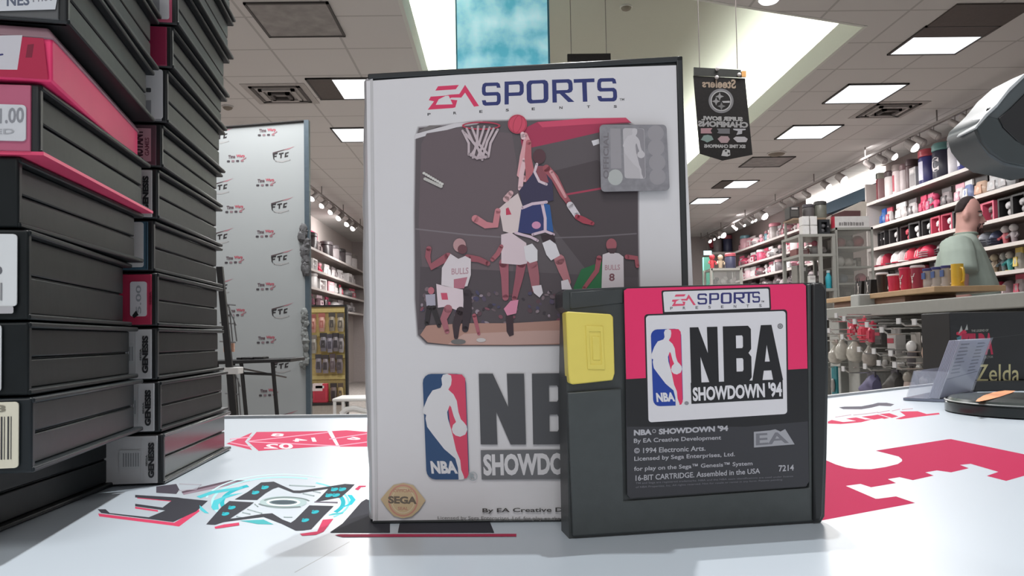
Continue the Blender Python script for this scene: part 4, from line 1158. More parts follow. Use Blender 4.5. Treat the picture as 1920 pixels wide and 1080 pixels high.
def vent(px, py, label):
    c = PZ(px, py, CEIL)
    r = thing('air_vent', label, 'air vent', (c.x, c.y, CEIL), group='ceiling air vents')
    mb = MB(); mb.box((-0.3, -0.3, -0.006), (0.3, 0.3, -0.0005)); mb.build('plate', mat('vent_white', '#a9a5a2', 0.6), r)
    for k, s_ in enumerate((0.24, 0.17, 0.10)):
        mb = MB(); t = 0.034
        for lo, hi in (((-s_, -s_), (s_, -s_ + t)), ((-s_, s_ - t), (s_, s_)), ((-s_, -s_), (-s_ + t, s_)), ((s_ - t, -s_), (s_, s_))):
            mb.box((lo[0], lo[1], -0.014 - k * 0.012), (hi[0], hi[1], -0.006))
        mb.build('louvre', mat('vent_dark', '#4a4644', 0.6) if k % 2 == 0 else MATS['vent_white'], r)
    return r
vent(527, 176, 'square air vent between two lights over the white backdrop')
vent(1665, 206, 'square air vent above the wall shelves, beyond the lit ceiling panel')
def dome(px, py, lit, label, r=0.075, zc=CEIL):
    c = PZ(px, py, zc)
    t = thing('ceiling_downlight', label, 'ceiling light', (c.x, c.y, zc))
    mb = MB(); mb.lathe([(r * 1.15, -0.0005), (r * 1.12, -0.012), (r, -0.014)], seg=24); mb.build('ring', FRAME_W, t, smooth=True)
    mb = MB(); mb.lathe([(r, -0.013), (r * 0.8, -0.03), (r * 0.3, -0.042)], seg=24); mb.build('lens', GLOW if lit else mat('lens_off', '#7c7468', 0.6), t, smooth=True)
dome(1442, -4, True, 'round lit downlight at the near edge of the ceiling tray')
dome(1456, 287, False, 'round dark speaker grille in the ceiling past the black pennant', 0.11)
dome(427, 199, False, 'small grey ceiling disc between the case stack and the backdrop', 0.05)
dome(1174, 12, False, 'small grey sensor disc on the roof of the ceiling tray', 0.05, ROOF)

# ---- track lights
SPOTM = mat('spot_grey', '#77706d', 0.5)
BULB = mat('bulb_glow', '#ffffff', 0.5, emit='#fff6f2', strength=9.0, noise=0)
BULB_DIM = mat('bulb_dim', '#8d8683', 0.5, noise=0.02)
def track(X, Y0, Y1, zt_, label, heads, sgn, group, names):
    r = thing('light_track', label, 'light track', (X, Y0, zt_))
    mb = MB(); mb.box((-0.02, 0, 0), (0.02, Y1 - Y0, 0.03)); mb.build('rail', SPOTM, r)
    y = 0.4
    while y < Y1 - Y0:
        mb = MB(); mb.tube([(0, y, 0.028), (0, y, CEIL - zt_ - 0.0005)], 0.008, 6); y += 1.6
        mb.build('hanger', SPOTM, r)
    proto = {}
    for (px, rad, lit), nm in zip(heads, names):
        Y = CAM.y + X / ray(px, 640).x * ray(px, 640).y
        key = (rad, lit)
        if key not in proto:
            h = thing('track_spotlight', nm, 'spotlight', (X, Y, zt_), group=group)
            mb = MB(); mb.tube([(0, 0, 0), (0, 0, -0.05)], 0.008, 6); mb.build('stem', SPOTM, h)
            d = Vector((sgn * 0.5, -0.55, -0.65)).normalized(); c0 = Vector((0, 0, -0.085))
            mb = MB(); mb.tube([c0 - d * 0.07, c0 - d * 0.06, c0 + d * 0.055, c0 + d * 0.06], [0.02, rad * 0.75, rad, rad], 14); mb.build('can', SPOTM, h, smooth=True)
            mb = MB(); mb.ball(c0 + d * 0.05, rad * 0.92, 12, 9); mb.build('bulb', BULB if lit else BULB_DIM, h, smooth=True)
            proto[key] = h
        else:
            copy_thing(proto[key], (X, Y, zt_), None, nm, group)
hr = [(1828, .040, 1), (1806, .04, 1), (1765, .045, 0), (1738, .045, 0), (1720, .062, 1), (1682, .05, 1), (1664, .045, 0), (1640, .045, 0), (1586, .065, 1), (1557, .055, 1), (1520, .045, 0), (1496, .045, 0), (1475, .045, 0), (1436, .075, 1), (1419, .035, 1), (1413, .035, 1), (1398, .035, 1), (1383, .035, 1), (1358, .075, 1), (1350, .035, 1), (1341, .035, 1), (1333, .05, 1)]
nr = ['ceiling spotlight on the aisle track, %s' % k for k in (
    'first one past the scanner head', 'second past the scanner head', 'unlit, above the navy jar', 'unlit, second above the navy jar', 'largest and brightest over the top shelf', 'lit, just beyond the brightest one', 'unlit, third from the brightest', 'unlit, fourth from the brightest',
    'lit, first of the pair above the white wall glow', 'lit, second of the pair above the white wall glow', 'unlit, just past the white wall glow', 'unlit, second past the white wall glow', 'unlit, third past the white wall glow', 'big round glow midway down the far shelves', 'small, first after the big round glow', 'small, second after the big round glow', 'small, third after the big round glow', 'small, fourth after the big round glow', 'round glow near the far end', 'third from the far end', 'second from the far end', 'last at the far end')]
track(4.8, 6.0, 17.6, CEIL - 0.16, 'grey light track running above the wall shelves of the wide aisle', hr, 1, 'spotlights over the wall shelves', nr)
hl = [(592, .05, 1), (610, .05, 1), (626, .05, 1), (641, .055, 1), (656, .055, 1), (667, .055, 1)]
track(-2.75, 8.0, 15.5, CEIL - 0.16, 'grey light track along the narrow aisle behind the backdrop', hl, -1, 'spotlights of the narrow aisle',
      ['spotlight of the narrow aisle, %s' % k for k in ('right beside the backdrop edge', 'second from the backdrop', 'third from the backdrop', 'fourth from the backdrop', 'second from the standing case', 'right beside the standing case')])

# ================================================================== hanging things
# lit picture panel in the ceiling tray
Yp = 6.0
a = PY(858, 119, Yp); b = PY(1028, 119, Yp); top = CEIL + 0.45
pn = thing('hanging_picture_panel', 'glowing blue picture panel hanging in the ceiling tray above the case', 'picture panel', (a.x, Yp, a.z - 0.28), world=True)
m = bpy.data.materials.new('backlit_clouds'); m.use_nodes = True
nt = m.node_tree; bs = nt.nodes['Principled BSDF']
tc = nt.nodes.new('ShaderNodeTexCoord'); nz = nt.nodes.new('ShaderNodeTexNoise'); nz.inputs['Scale'].default_value = 4.2; nz.inputs['Detail'].default_value = 5
nt.links.new(tc.outputs['Object'], nz.inputs['Vector'])
cr = nt.nodes.new('ShaderNodeValToRGB')
cr.color_ramp.elements[0].position = 0.36; cr.color_ramp.elements[0].color = lin('#58acc2') + (1,)
cr.color_ramp.elements[1].position = 0.68; cr.color_ramp.elements[1].color = lin('#bfeaf2') + (1,)
nt.links.new(nz.outputs['Fac'], cr.inputs['Fac']); nt.links.new(cr.outputs['Color'], bs.inputs['Base Color']); nt.links.new(cr.outputs['Color'], bs.inputs['Emission Color'])
bs.inputs['Emission Strength'].default_value = 0.55; bs.inputs['Roughness'].default_value = 0.3
mb = MB(); mb.box((a.x, Yp, a.z - 0.28), (b.x, Yp + 0.03, top)); mb.build('screen', m, pn)
mb = MB(); mb.box((a.x - 0.012, Yp + 0.002, a.z - 0.285), (a.x - 0.0005, Yp + 0.035, top)); mb.build('frame', mat('panel_frame', '#3f7d93', 0.5), pn)
mb = MB(); mb.box((b.x + 0.0005, Yp + 0.002, a.z - 0.285), (b.x + 0.016, Yp + 0.035, top)); mb.build('frame', mat('panel_frame', '#3f7d93', 0.5), pn)
for x in (a.x + 0.06, b.x - 0.06):
    mb = MB(); mb.tube([(x, Yp + 0.02, top - 0.01), (x, Yp + 0.02, ROOF - 0.0005)], 0.004, 6); mb.build('hanging_wire', SPOTM, pn)

# black pennant
Yq = 4.0
fq = on_plane((0, Yq, 0), (0, -1, 0))
ptop = PY(1300, 128, Yq)
pe = thing('hanging_pennant', 'black championship pennant hanging from the ceiling beside the case', 'pennant', tuple(PY(1355, 300, Yq)), world=True)
FEL = mat('black_felt', '#211f1f', 0.9, noise=0.2, scale=80)
mb = MB(); mb.prism([fq(x, y) for x, y in ((1300, 142), (1397, 147), (1411, 290), (1355, 301), (1312, 288))], (0, 0.004, 0)); mb.build('cloth', FEL, pe)
mb = MB(); mb.prism([fq(x, y, 0.004) for x, y in ((1301, 126), (1389, 131), (1391, 145), (1301, 141))], (0, 0.008, 0)); tag(mb.build('hanger_strip', mat('strip_black', '#2c2e2b', 0.5), pe), 'dark plastic hanging strip')
mb = MB(); mb.prism([fq(x, y, 0.008) for x, y in ((1391, 133), (1399, 133), (1399, 144), (1391, 144))], (0, 0.012, 0)); tag(mb.build('clip', mat('clip_orange', '#e0a763', 0.5), pe), 'orange clip')
for x, y in ((1345, 129), (1344, 145), (1386, 140)):
    mb = MB(); mb.ball(fq(x, y, 0.012), 0.011, 10, 6); tag(mb.build('hook_mount', mat('hook_white', '#d4d0d0', 0.5), pe, smooth=True), 'small white hanging hook')
for x in (1312, 1383):
    p = fq(x, 129); mb = MB(); mb.tube([(p.x, Yq + 0.003, p.z), (p.x, Yq + 0.003, CEIL - 0.0005)], 0.0025, 5); mb.build('hanging_wire', SPOTM, pe)
g = Ink(lambda x, y, off=0.0: fq(x, y, off + 0.0006), 2e-5, 2e-4)
zp = zt(12, 1296, 120); zq2 = zt(10.8, 1300, 205)
g.text('Steelers', zp((240, 350), (1000, 345), (1006, 555), (250, 525)), '#a08f7e', 0.03, mirror=True)
cx, cy = zp((672, 830))[0]
g.ring(cx, cy, 23.5, 23.0, 5.2, '#77777a', 25, 40); g.ring(cx, cy, 19.2, 18.8, 1.6, '#b3b3b4', 25, 40)
for x, y, c in ((640, 730, '#8b8b8c'), (560, 840, '#8b8b8c'), (680, 950, '#6d6d6e')):
    X, Y = zp((x, y))[0]
    g.poly([(X, Y - 8), (X + 2.2, Y - 2.4), (X + 8, Y), (X + 2.2, Y + 2.4), (X, Y + 8), (X - 2.2, Y + 2.4), (X - 8, Y), (X - 2.2, Y - 2.4)], c)
g.poly(zp((690, 835), (870, 828), (870, 872), (720, 872)), '#a9a9ab')
g.text('SUPER BOWL', zq2((160, 132), (1000, 156), (1002, 246), (165, 222)), '#a3a3a3', 0.06, mirror=True)
g.text('CHAMPIONS', zq2((95, 228), (1110, 258), (1108, 378), (95, 350)), '#9a9a9b', 0.06, mirror=True)
for P, c in ((((150, 385), (385, 380), (350, 432), (380, 488), (150, 488)), '#a8858c'), (((475, 390), (738, 388), (738, 495), (540, 492), (480, 480), (510, 440)), '#6c6c70'), (((806, 390), (1060, 392), (1060, 420), (990, 428), (985, 495), (870, 518), (905, 440), (810, 418)), '#a9a9ae'),
             (((150, 618), (210, 530), (290, 515), (370, 535), (410, 612), (350, 640), (280, 672), (220, 640)), '#7f938f'), (((490, 600), (560, 540), (700, 545), (742, 605), (690, 680), (560, 680)), '#a58f93'), (((806, 590), (860, 552), (1040, 555), (1104, 600), (1070, 665), (890, 668)), '#b0aeb2')):
    g.poly(zq2(*P), c)
g.text('SIX TIME CHAMPIONS', zq2((220, 706), (1056, 716), (1056, 788), (216, 778)), '#adadae', 0.05, mirror=True)
g.poly(zq2((566, 940), (600, 830), (660, 800), (740, 825), (748, 930), (690, 955)), '#b9b9ba'); g.ell(*zq2((660, 840))[0], 2.2, 2.2, '#3a3a3a', 0, 8); g.ell(*zq2((715, 895))[0], 2.2, 2.2, '#3a3a3a', 0, 8)
g.build('pennant_print', pe)
# dark hanging bar just over the case
p0 = PY(1064, 101, 5.6); p1 = PY(1145, 103, 5.6)
hb = thing('hanging_bar', 'thin black bar hanging in the ceiling tray just over the case', 'hanging bar', tuple(p0), world=True)
mb = MB(); mb.box((p0.x, 5.6, p0.z - 0.05), (p1.x, 5.63, p0.z)); mb.build('bar', FEL, hb)
for x in (p0.x + 0.03, p1.x - 0.03):
    mb = MB(); mb.tube([(x, 5.615, p0.z - 0.01), (x, 5.615, ROOF - 0.0005)], 0.003, 5); mb.build('hanging_wire', SPOTM, hb)

# ================================================================== backdrop with repeated logos
Yb = 4.9
fb = on_plane((0, Yb, 0), (0.0, -1, 0))
tr_ = fb(570, 227); tl_ = fb(405, 240)
bx0 = fb(300, 400).x; slope = (tr_.z - tl_.z) / (tr_.x - tl_.x)
bd = thing('photo_backdrop', 'white step and repeat backdrop printed with shop logos', 'backdrop', (tr_.x, Yb, FLOOR), world=True)
mb = MB(); mb.prism([Vector((bx0, Yb, FLOOR + 0.02)), Vector((tr_.x, Yb, FLOOR + 0.02)), tr_, Vector((bx0, Yb, tl_.z + (bx0 - tl_.x) * slope))], (0, 0.012, 0))
mb.build('cloth', mat('backdrop_cloth', '#999e9f', 0.75, noise=0.015, scale=4), bd)
mb = MB(); mb.tube([(bx0, Yb - 0.003, tl_.z + (bx0 - tl_.x) * slope), (tr_.x, Yb - 0.003, tr_.z)], 0.008, 8); mb.build('top_rail', FEL, bd)
mb = MB(); mb.box((tr_.x + 0.001, Yb - 0.01, FLOOR), (tr_.x + 0.032, Yb + 0.03, tr_.z + 0.005)); mb.build('pole', mat('pole_blue_grey', '#4d5a63', 0.4, 0.2), bd)
mb = MB(); mb.box((bx0 - 0.03, Yb - 0.01, FLOOR), (bx0 - 0.001, Yb + 0.03, tr_.z - 0.3)); mb.build('pole', mat('pole_blue_grey', '#4d5a63', 0.4, 0.2), bd)
g = Ink(lambda x, y, off=0.0: fb(x, y, off + 0.0006), 1e-5, 1e-4)
z9 = zt(5.4, 410, 220)
def ftc(x, y, s=1.0):      # x,y: left end of the F
    P = lambda *p: [(x + a * s, y + b * s) for a, b in p]
    g.poly(P((0, 1), (22, -5), (40, -10), (30, -6), (1, 3)), '#4a3c40')
    g.poly(P((20, -3.6), (42, -11), (30, -5)), '#a8737c')
    g.poly(P((0, 3), (10, 1), (9, 4), (4, 5), (3.6, 7), (8, 6.6), (7.6, 9), (3.4, 9.4), (3.4, 13), (5.5, 17), (1.4, 13)), '#2c2a2c')
    g.poly(P((12, 2.4), (21, 0.6), (20.6, 3.2), (17.4, 3.8), (17, 11), (14.4, 11.4), (14.6, 4.4), (11.8, 4.8)), '#2c2a2c')
    g.poly(P((23.5, 1.4), (30.5, -0.4), (30, 2), (26, 3), (25.4, 6.6), (29.4, 5.8), (28.8, 8.6), (22.4, 10)), '#2c2a2c')
    g.limb([(x + 6 * s, y + 17 * s, 2.0), (x + 18 * s, y + 18 * s, 3.0), (x + 33 * s, y + 14.6 * s, 1.4)], '#9b9b9b')
def warp(x, y):
    g.text('Time', ((x, y), (x + 13, y - 1), (x + 13, y + 5.4), (x, y + 6.2)), '#5b4c52', 0.05)
    g.text('Warp', ((x + 15, y - 1.2), (x + 31, y - 2), (x + 31, y + 5), (x + 15, y + 5.4)), '#a8525f', 0.05)
    for k in range(4):
        g.poly(rr(x - 2.6 + k * 8.6, y + 9.6 - k * 0.35, x + 3.2 + k * 8.6, y + 13.2 - k * 0.35, 1.4, 2), ['#3f3b40', '#7e6a70', '#4a4248', '#8d6a70'][k])
    g.limb([(x + 26, y + 9, 1.6), (x + 33, y + 5, 1.6)], '#9c6a72')
for x, y in ((396, 250), (396, 345), (396, 438), (396, 533), (511, 285), (508, 380), (508, 478), (509, 578), (511, 680), (517, 780)):
    ftc(x, y)
for x, y in ((486, 242), (428, 291), (483, 336), (425, 386), (482, 432), (424, 481), (483, 531), (428, 580), (484, 631), (488, 730)):
    warp(x, y)
g.build('logo_print', bd)
# grey cloth bunched on the backdrop pole
mb = MB(); R = random.Random(3)
for k in range(16):
    p = PY(570 + R.uniform(-4, 6), 428 + k * 5.2, Yb - 0.012); mb.ball(p, R.uniform(0.015, 0.032), 9, 6, 0, (1, 0.8, 1.3), 0.25, k)
c = PY(570, 505, Yb - 0.05)
tag(mb.build('bunched_scarf', mat('scarf_grey', '#5a5a5c', 0.9, noise=0.3, scale=60), None, True, origin=c), 'dark grey scarf bunched on the backdrop pole beside the narrow aisle', 'scarf')
mb = MB()
for k in range(20):
    p = PY(571 + R.uniform(-4, 4), 585 + k * 5.4, Yb - 0.012); mb.ball(p, R.uniform(0.012, 0.024), 9, 6, 0, (1, 0.8, 1.3), 0.25, k)
tag(mb.build('bunched_cloth', mat('cloth_grey', '#7c807f', 0.9, noise=0.3, scale=60), None, True, origin=PY(571, 690, Yb - 0.05)), 'paler grey cloth bunched low on the backdrop pole', 'cloth')

# ---- tall black folding stand in front of the backdrop
Ys = 4.25
def S(px, py, dY=0.0): return PY(px, py, Ys + dY)
st = thing('folding_stand', 'tall black folding stand with a thin top in front of the backdrop', 'stand', (S(490, 680).x, Ys, FLOOR), world=True)
BM = mat('black_metal', '#1f1f20', 0.45, 0.1)
a_ = S(360, 680); b_ = S(546, 674)
mb = MB(); mb.hexa([Vector((a_.x, Ys - 0.02, a_.z - 0.014)), Vector((b_.x, Ys - 0.02, b_.z - 0.014)), Vector((b_.x, Ys + 0.3, b_.z - 0.014)), Vector((a_.x, Ys + 0.3, a_.z - 0.014)),
                    Vector((a_.x, Ys - 0.02, a_.z + 0.006)), Vector((b_.x, Ys - 0.02, b_.z + 0.006)), Vector((b_.x, Ys + 0.3, b_.z + 0.006)), Vector((a_.x, Ys + 0.3, a_.z + 0.006))]); mb.build('top', BM, st, bevel=0.003)
for x0, x1, dy in ((452, 462, 0.0), (511, 520, 0.0), (372, 380, 0.27), (405, 412, 0.27)):
    p = S(x0, 682); q = S(x1, 785); d = (q - p); e = p + d * ((FLOOR + 0.001 - p.z) / d.z)
    mb = MB(); mb.tube([p + Vector((0, dy, 0.01)), e + Vector((0, dy, 0))], 0.0115, 8); mb.build('leg', BM, st, smooth=True)
mb = MB(); mb.tube([S(455, 700), S(513, 702)], 0.008, 6); mb.build('crossbar', BM, st)
mb = MB(); mb.tube([S(455, 692) + Vector((0, 0.02, 0)), S(513, 712) + Vector((0, 0.25, 0))], 0.005, 6); mb.build('brace', SPOTM, st)
for k, (x0, x1) in enumerate(((443, 452), (454, 474), (476, 494))):
    p = S(x0, 673); q = S(x1, 673); zt0 = a_.z + (b_.z - a_.z) * ((p.x - a_.x) / (b_.x - a_.x)) + 0.0085
    mb = MB(); mb.box((p.x, Ys, zt0), (q.x, Ys + 0.1, zt0 + 0.012))
    tag(mb.build('dark_packet', BM, None, bevel=0.002, origin=(p.x, Ys, zt0)), ['tiny dark packet at the stack end of the black stand', 'middle dark packet on the black stand', 'dark packet nearest the centre of the black stand'][k], 'packet', 'packets on the folding stand')

# ---- wire display rack beside the stacks
Yr = 3.4
wr = thing('wire_rack', 'black slanted post display rack with wire baskets beside the case stack', 'wire rack', (PY(430, 640, Yr).x, Yr, FLOOR), world=True)
p = PY(412, 500, Yr); q = PY(440, 790, Yr); d = q - p; e = p + d * ((FLOOR + 0.001 - p.z) / d.z)
mb = MB(); mb.hexa([e + Vector((-0.016, -0.01, 0)), e + Vector((0.016, -0.01, 0)), e + Vector((0.016, 0.01, 0)), e + Vector((-0.016, 0.01, 0)), p + Vector((-0.014, -0.01, 0)), p + Vector((0.014, -0.01, 0)), p + Vector((0.014, 0.01, 0)), p + Vector((-0.014, 0.01, 0))]); mb.build('post', BM, wr, bevel=0.002)
GW = mat('wire_grey', '#8b8d8f', 0.4, 0.4)
for (y0, y1, x0, x1) in ((540, 640, 414, 438), (655, 790, 424, 446)):
    mb = MB()
    for k in range(4):
        x = x0 + (x1 - x0) * k / 3
        mb.tube([PY(x, y0 + k * 18, Yr + 0.05), PY(x + 6, y1, Yr + 0.05)], 0.0035, 5)
    for k in range(3):
        y = y0 + 30 + (y1 - y0 - 30) * k / 2
        mb.tube([PY(x0 - 2, y, Yr + 0.05), PY(x1 + 4, y + 2, Yr + 0.05)], 0.0035, 5)
    mb.tube([PY(x0, y0, Yr + 0.05), PY(x1 + 5, y0 + 70, Yr + 0.05)], 0.004, 5)
    mb.build('wire_basket', GW, wr)
mb = MB(); a_ = PY(418, 702, Yr - 0.03); mb.box((a_.x, Yr - 0.03, a_.z), (a_.x + 0.068, Yr + 0.04, a_.z + 0.03)); tag(mb.build('shelf_bracket', WHITE, wr, bevel=0.003), 'white bracket')
mb = MB(); a_ = PY(419, 660, Yr + 0.055); mb.box((a_.x, Yr + 0.055, a_.z), (a_.x + 0.046, Yr + 0.07, a_.z + 0.04)); tag(mb.build('price_card', mat('card_peach', '#d5a58e', 0.6), None, origin=a_), 'peach card held in the wire rack', 'card')
# ================================================================== goods: small builders (front faces -Y, base at z = 0)
PLN = lambda c, r=0.5: col_mat(c, r, noise=0.05)
CLEAR = mat('clear_plastic', '#dcdcdc', 0.12, alpha=0.28, noise=0.0)
EMB = {}

def jar(root, body, lid, h=0.29, r=0.088, tag_col=None, letter=None):
    mb = MB(); mb.lathe([(r * .93, 0.0), (r, 0.012), (r, h * .74), (r * .9, h * .79)], seg=20); mb.build('body', PLN(body, .35), root, smooth=True)
    mb = MB(); mb.lathe([(r * .88, h * .79), (r * 1.03, h * .80), (r * 1.03, h * .95), (r * .9, h)], seg=20); mb.build('lid', PLN(lid, .4), root, smooth=True)
    if tag_col:
        mb = MB(); n = 8; P = []
        for k in range(n + 1):
            a = radians(-150 + 80 * k / n); P.append((r * 1.012 * cos(a), r * 1.012 * sin(a)))
        mb.add([(x, y, h * .14) for x, y in P] + [(x, y, h * .66) for x, y in P], [(k, k + 1, n + 2 + k, n + 1 + k) for k in range(n)]); mb.build('wrap_label', PLN(tag_col), root)
    if letter:
        def fn(x, y, off=0.0):
            a = radians(-90) + x / r
            return Vector(((r + .002 + off) * cos(a), (r + .002 + off) * sin(a), y))
        g = Ink(fn, 2e-4, 2e-4); g.text(letter, ((-.05, h * .62), (.05, h * .62), (.05, h * .22), (-.05, h * .22)), '#d8d4d6', .05); g.build('letter', root)

def window_box(root, frame, inner, toy, h=0.2, w=0.17, d=0.13):
    t = .018; mb = MB()
    mb.box((-w / 2, -d / 2, 0), (w / 2, d / 2, t)); mb.box((-w / 2, -d / 2, h - t), (w / 2, d / 2, h))
    mb.box((-w / 2, -d / 2, t), (-w / 2 + t, d / 2, h - t)); mb.box((w / 2 - t, -d / 2, t), (w / 2, d / 2, h - t)); mb.build('carton', PLN(frame), root)
    mb = MB(); mb.box((-w / 2 + t, d / 2 - .01, t), (w / 2 - t, d / 2 - .001, h - t)); mb.build('backing_card', PLN(inner), root)
    mb = MB(); mb.ball((0, -.012, h * .62), w * .25, 12, 8, 0, (1, .9, .95)); mb.ball((0, -.006, h * .3), w * .2, 12, 8, 0, (1, .8, 1.1)); mb.ball((.02, -.05, h * .5), w * .09, 8, 6); mb.build('figurine', PLN(toy, .35), root, smooth=True)

def pack(root, card, bagc, h=0.22, w=0.16, d=0.09, seed=0, top=None):
    R = random.Random(seed); rings = []
    for k in range(7):
        f = k / 6; ww = w * (.42 + .12 * sin(pi * f)) * R.uniform(.9, 1.05); dd = d * .5 * (.35 + .65 * sin(pi * min(1, f * .8 + .12)))
        rings.append([(ww * cos(a) * (1 if abs(cos(a)) > .3 else 1), dd * sin(a) * R.uniform(.85, 1.1), h * .78 * f) for a in [2 * pi * j / 12 for j in range(12)]])
    mb = MB(); mb.loft(rings); mb.build('pouch', PLN(bagc, .25), root, smooth=True)
    mb = MB(); mb.box((-w / 2, -.008, h * .74), (w / 2, .008, h)); mb.build('header_card', PLN(top or card), root)
    mb = MB(); mb.prism([(-w * .3, -d * .5, h * .2), (w * .3, -d * .5, h * .2), (w * .26, -d * .46, h * .6), (-w * .26, -d * .46, h * .6)], (0, .012, 0)); mb.build('front_panel', PLN(card), root)

def box_item(root, c, face, h=0.2, w=0.16, d=0.14):
    mb = MB(); mb.box((-w / 2, -d / 2, 0), (w / 2, d / 2, h)); mb.build('carton', PLN(c), root, bevel=.003)
    mb = MB(); mb.box((-w * .38, -d / 2 - .002, h * .16), (w * .38, -d / 2 + .001, h * .7)); mb.build('front_panel', PLN(face), root)
    mb = MB(); mb.box((-w * .3, -d / 2 - .003, h * .76), (w * .3, -d / 2 + .001, h * .9)); mb.build('title_strip', PLN('#d9d4d4' if face != '#d9d4d4' else '#8d5560'), root)

def figure(root, body, head, base, h=0.2):
    mb = MB(); mb.lathe([(.05, 0), (.052, .012), (.045, .018)], seg=14); mb.build('base', PLN(base), root, smooth=True)
    mb = MB(); mb.lathe([(.03, .017), (.036, h * .3), (.044, h * .5), (.03, h * .62), (.012, h * .66)], seg=12, sy=.7)
    mb.tube([(-.04, 0, h * .56), (-.062, -.02, h * .42), (-.045, -.045, h * .36)], .013, 7); mb.tube([(.04, 0, h * .56), (.066, -.01, h * .44), (.06, -.03, h * .3)], .013, 7); mb.build('body', PLN(body), root, smooth=True)
    mb = MB(); mb.ball((0, -.004, h * .8), h * .19, 12, 9, 0, (1, .95, 1.02)); mb.ball((0, -.004 - h * .18, h * .78), h * .035, 6, 5); mb.build('head', PLN(head), root, smooth=True)

def cap(root, crown, brim, h=0.13):
    mb = MB(); mb.lathe([(.095, 0), (.095, h * .35), (.08, h * .7), (.045, h * .94), (.008, h)], seg=18, sy=1.08); mb.build('crown', PLN(crown, .7), root, smooth=True)
    mb = MB(); mb.prism([(.085 * cos(a), -.09 - .08 * max(0, sin(a)), .012) for a in [pi * k / 10 for k in range(11)]], (0, 0, .008)); mb.build('brim', PLN(brim, .7), root)
    mb = MB(); mb.prism([(-.035, -.1, h * .3), (.035, -.1, h * .3), (.025, -.085, h * .7), (-.025, -.085, h * .7)], (0, .01, 0)); mb.build('badge', PLN('#d5cfcf'), root)

def helmet(root, shell, mask, h=0.17):
    mb = MB(); mb.ball((0, 0, h * .52), h * .5, 16, 11, 0, (.92, 1.05, .96)); mb.build('shell', PLN(shell, .25), root, smooth=True)
    mb = MB()
    for z_ in (.22, .36, .5): mb.tube([(-h * .36, -h * .3, h * z_), (-h * .2, -h * .56, h * z_), (h * .2, -h * .56, h * z_), (h * .36, -h * .3, h * z_)], .006, 6)
    mb.build('face_guard', PLN(mask), root)
    mb = MB(); mb.box((-h * .3, -h * .25, 0), (h * .3, h * .25, h * .06)); mb.build('stand', PLN('#3a3a3c'), root)

WORD = {'jar': ('lidded_jar', 'jar'), 'window': ('window_box', 'boxed figurine'), 'pack': ('merchandise_pack', 'pack'), 'box': ('product_box', 'box'), 'fig': ('figurine', 'figurine'), 'cap': ('baseball_cap', 'cap'), 'helmet': ('mini_helmet', 'helmet')}
def item(kind, cols, loc, rotz, label, group, sc=None, **k):
    nm, cat = WORD[kind]
    r = thing(nm, label, cat, loc, rotz, group)
    if sc: r.scale = sc
    {'jar': jar, 'window': window_box, 'pack': pack, 'box': box_item, 'fig': figure, 'cap': cap, 'helmet': helmet}[kind](r, *cols, **k)
    return r

ORD = ['first', 'second', 'third', 'fourth', 'fifth', 'sixth', 'seventh', 'eighth', 'ninth', 'tenth', 'eleventh', 'twelfth', 'thirteenth', 'fourteenth', 'fifteenth', 'sixteenth', 'seventeenth', 'eighteenth', 'nineteenth', 'twentieth']

# ================================================================== right-hand wall: shelves and what stands on them
SXF = 5.25
RAT = [.344, .278, .22, .167, .113, .06]
SZ = [CAM_H + r * SXF for r in RAT]
SHN = ['top', 'second', 'third', 'fourth', 'fifth', 'sixth']
SHELFM = mat('shelf_cream', '#7b706b', 0.5, noise=0.04)
SHELFE = mat('shelf_edge', '#c4bdb9', 0.4, noise=0.02)
def wall_shelf(x0, x1, y0, y1, z_, label, edge_x, group):
    r = thing('wall_shelf', label, 'shelf', ((x0 + x1) / 2, y0, z_), group=group, world=True)
    mb = MB(); mb.box((min(x0, x1), y0, z_ - .03), (max(x0, x1), y1, z_)); mb.build('board', SHELFM, r)
    s_ = .012 if edge_x < (x0 + x1) / 2 else -.012
    mb = MB(); mb.box((min(edge_x, edge_x - s_), y0, z_ - .036), (max(edge_x, edge_x - s_), y1, z_ + .004)); mb.build('front_edge', SHELFE, r)
for k, z_ in enumerate(SZ):
    wall_shelf(SXF, RW_X, 6.2, 10.5, z_, '%s shelf down of the wall bay behind the man' % SHN[k] if k else 'top shelf of the wall bay, holding tall lidded jars', SXF, 'wall shelves behind the man')
for k, z_ in enumerate(SZ[:5]):
    wall_shelf(SXF, RW_X, 12.3, 16.8, z_, '%s shelf down of the far wall bay seen over the red cartridge' % SHN[k], SXF, 'wall shelves of the far bay')
mb = MB(); mb.box((SXF - .01, 10.5, FLOOR), (RW_X, 10.53, 2.16)); tag(mb.build('bay_divider', SHELFE, None, origin=(SXF, 10.5, FLOOR)), 'pale upright panel closing the wall bay behind the man', 'divider panel')
# blue header with a light above it
mb = MB(); mb.box((5.44, 10.6, 2.02), (5.59, 12.25, 2.20)); tag(mb.build('header_board', mat('header_blue', '#2e4a5d', 0.6), None, origin=(5.5, 10.6, 2.02)), 'dark blue header board on the wall past the shelves', 'header board')
mb = MB(); mb.box((5.50, 10.6, 2.26), (5.59, 13.2, 2.44)); tag(mb.build('wall_light', mat('wall_glow', '#ffffff', 0.6, emit='#fffaf4', strength=1.6, noise=0), None, origin=(5.5, 10.6, 2.24)), 'bright white strip light above the blue header board', 'wall light')

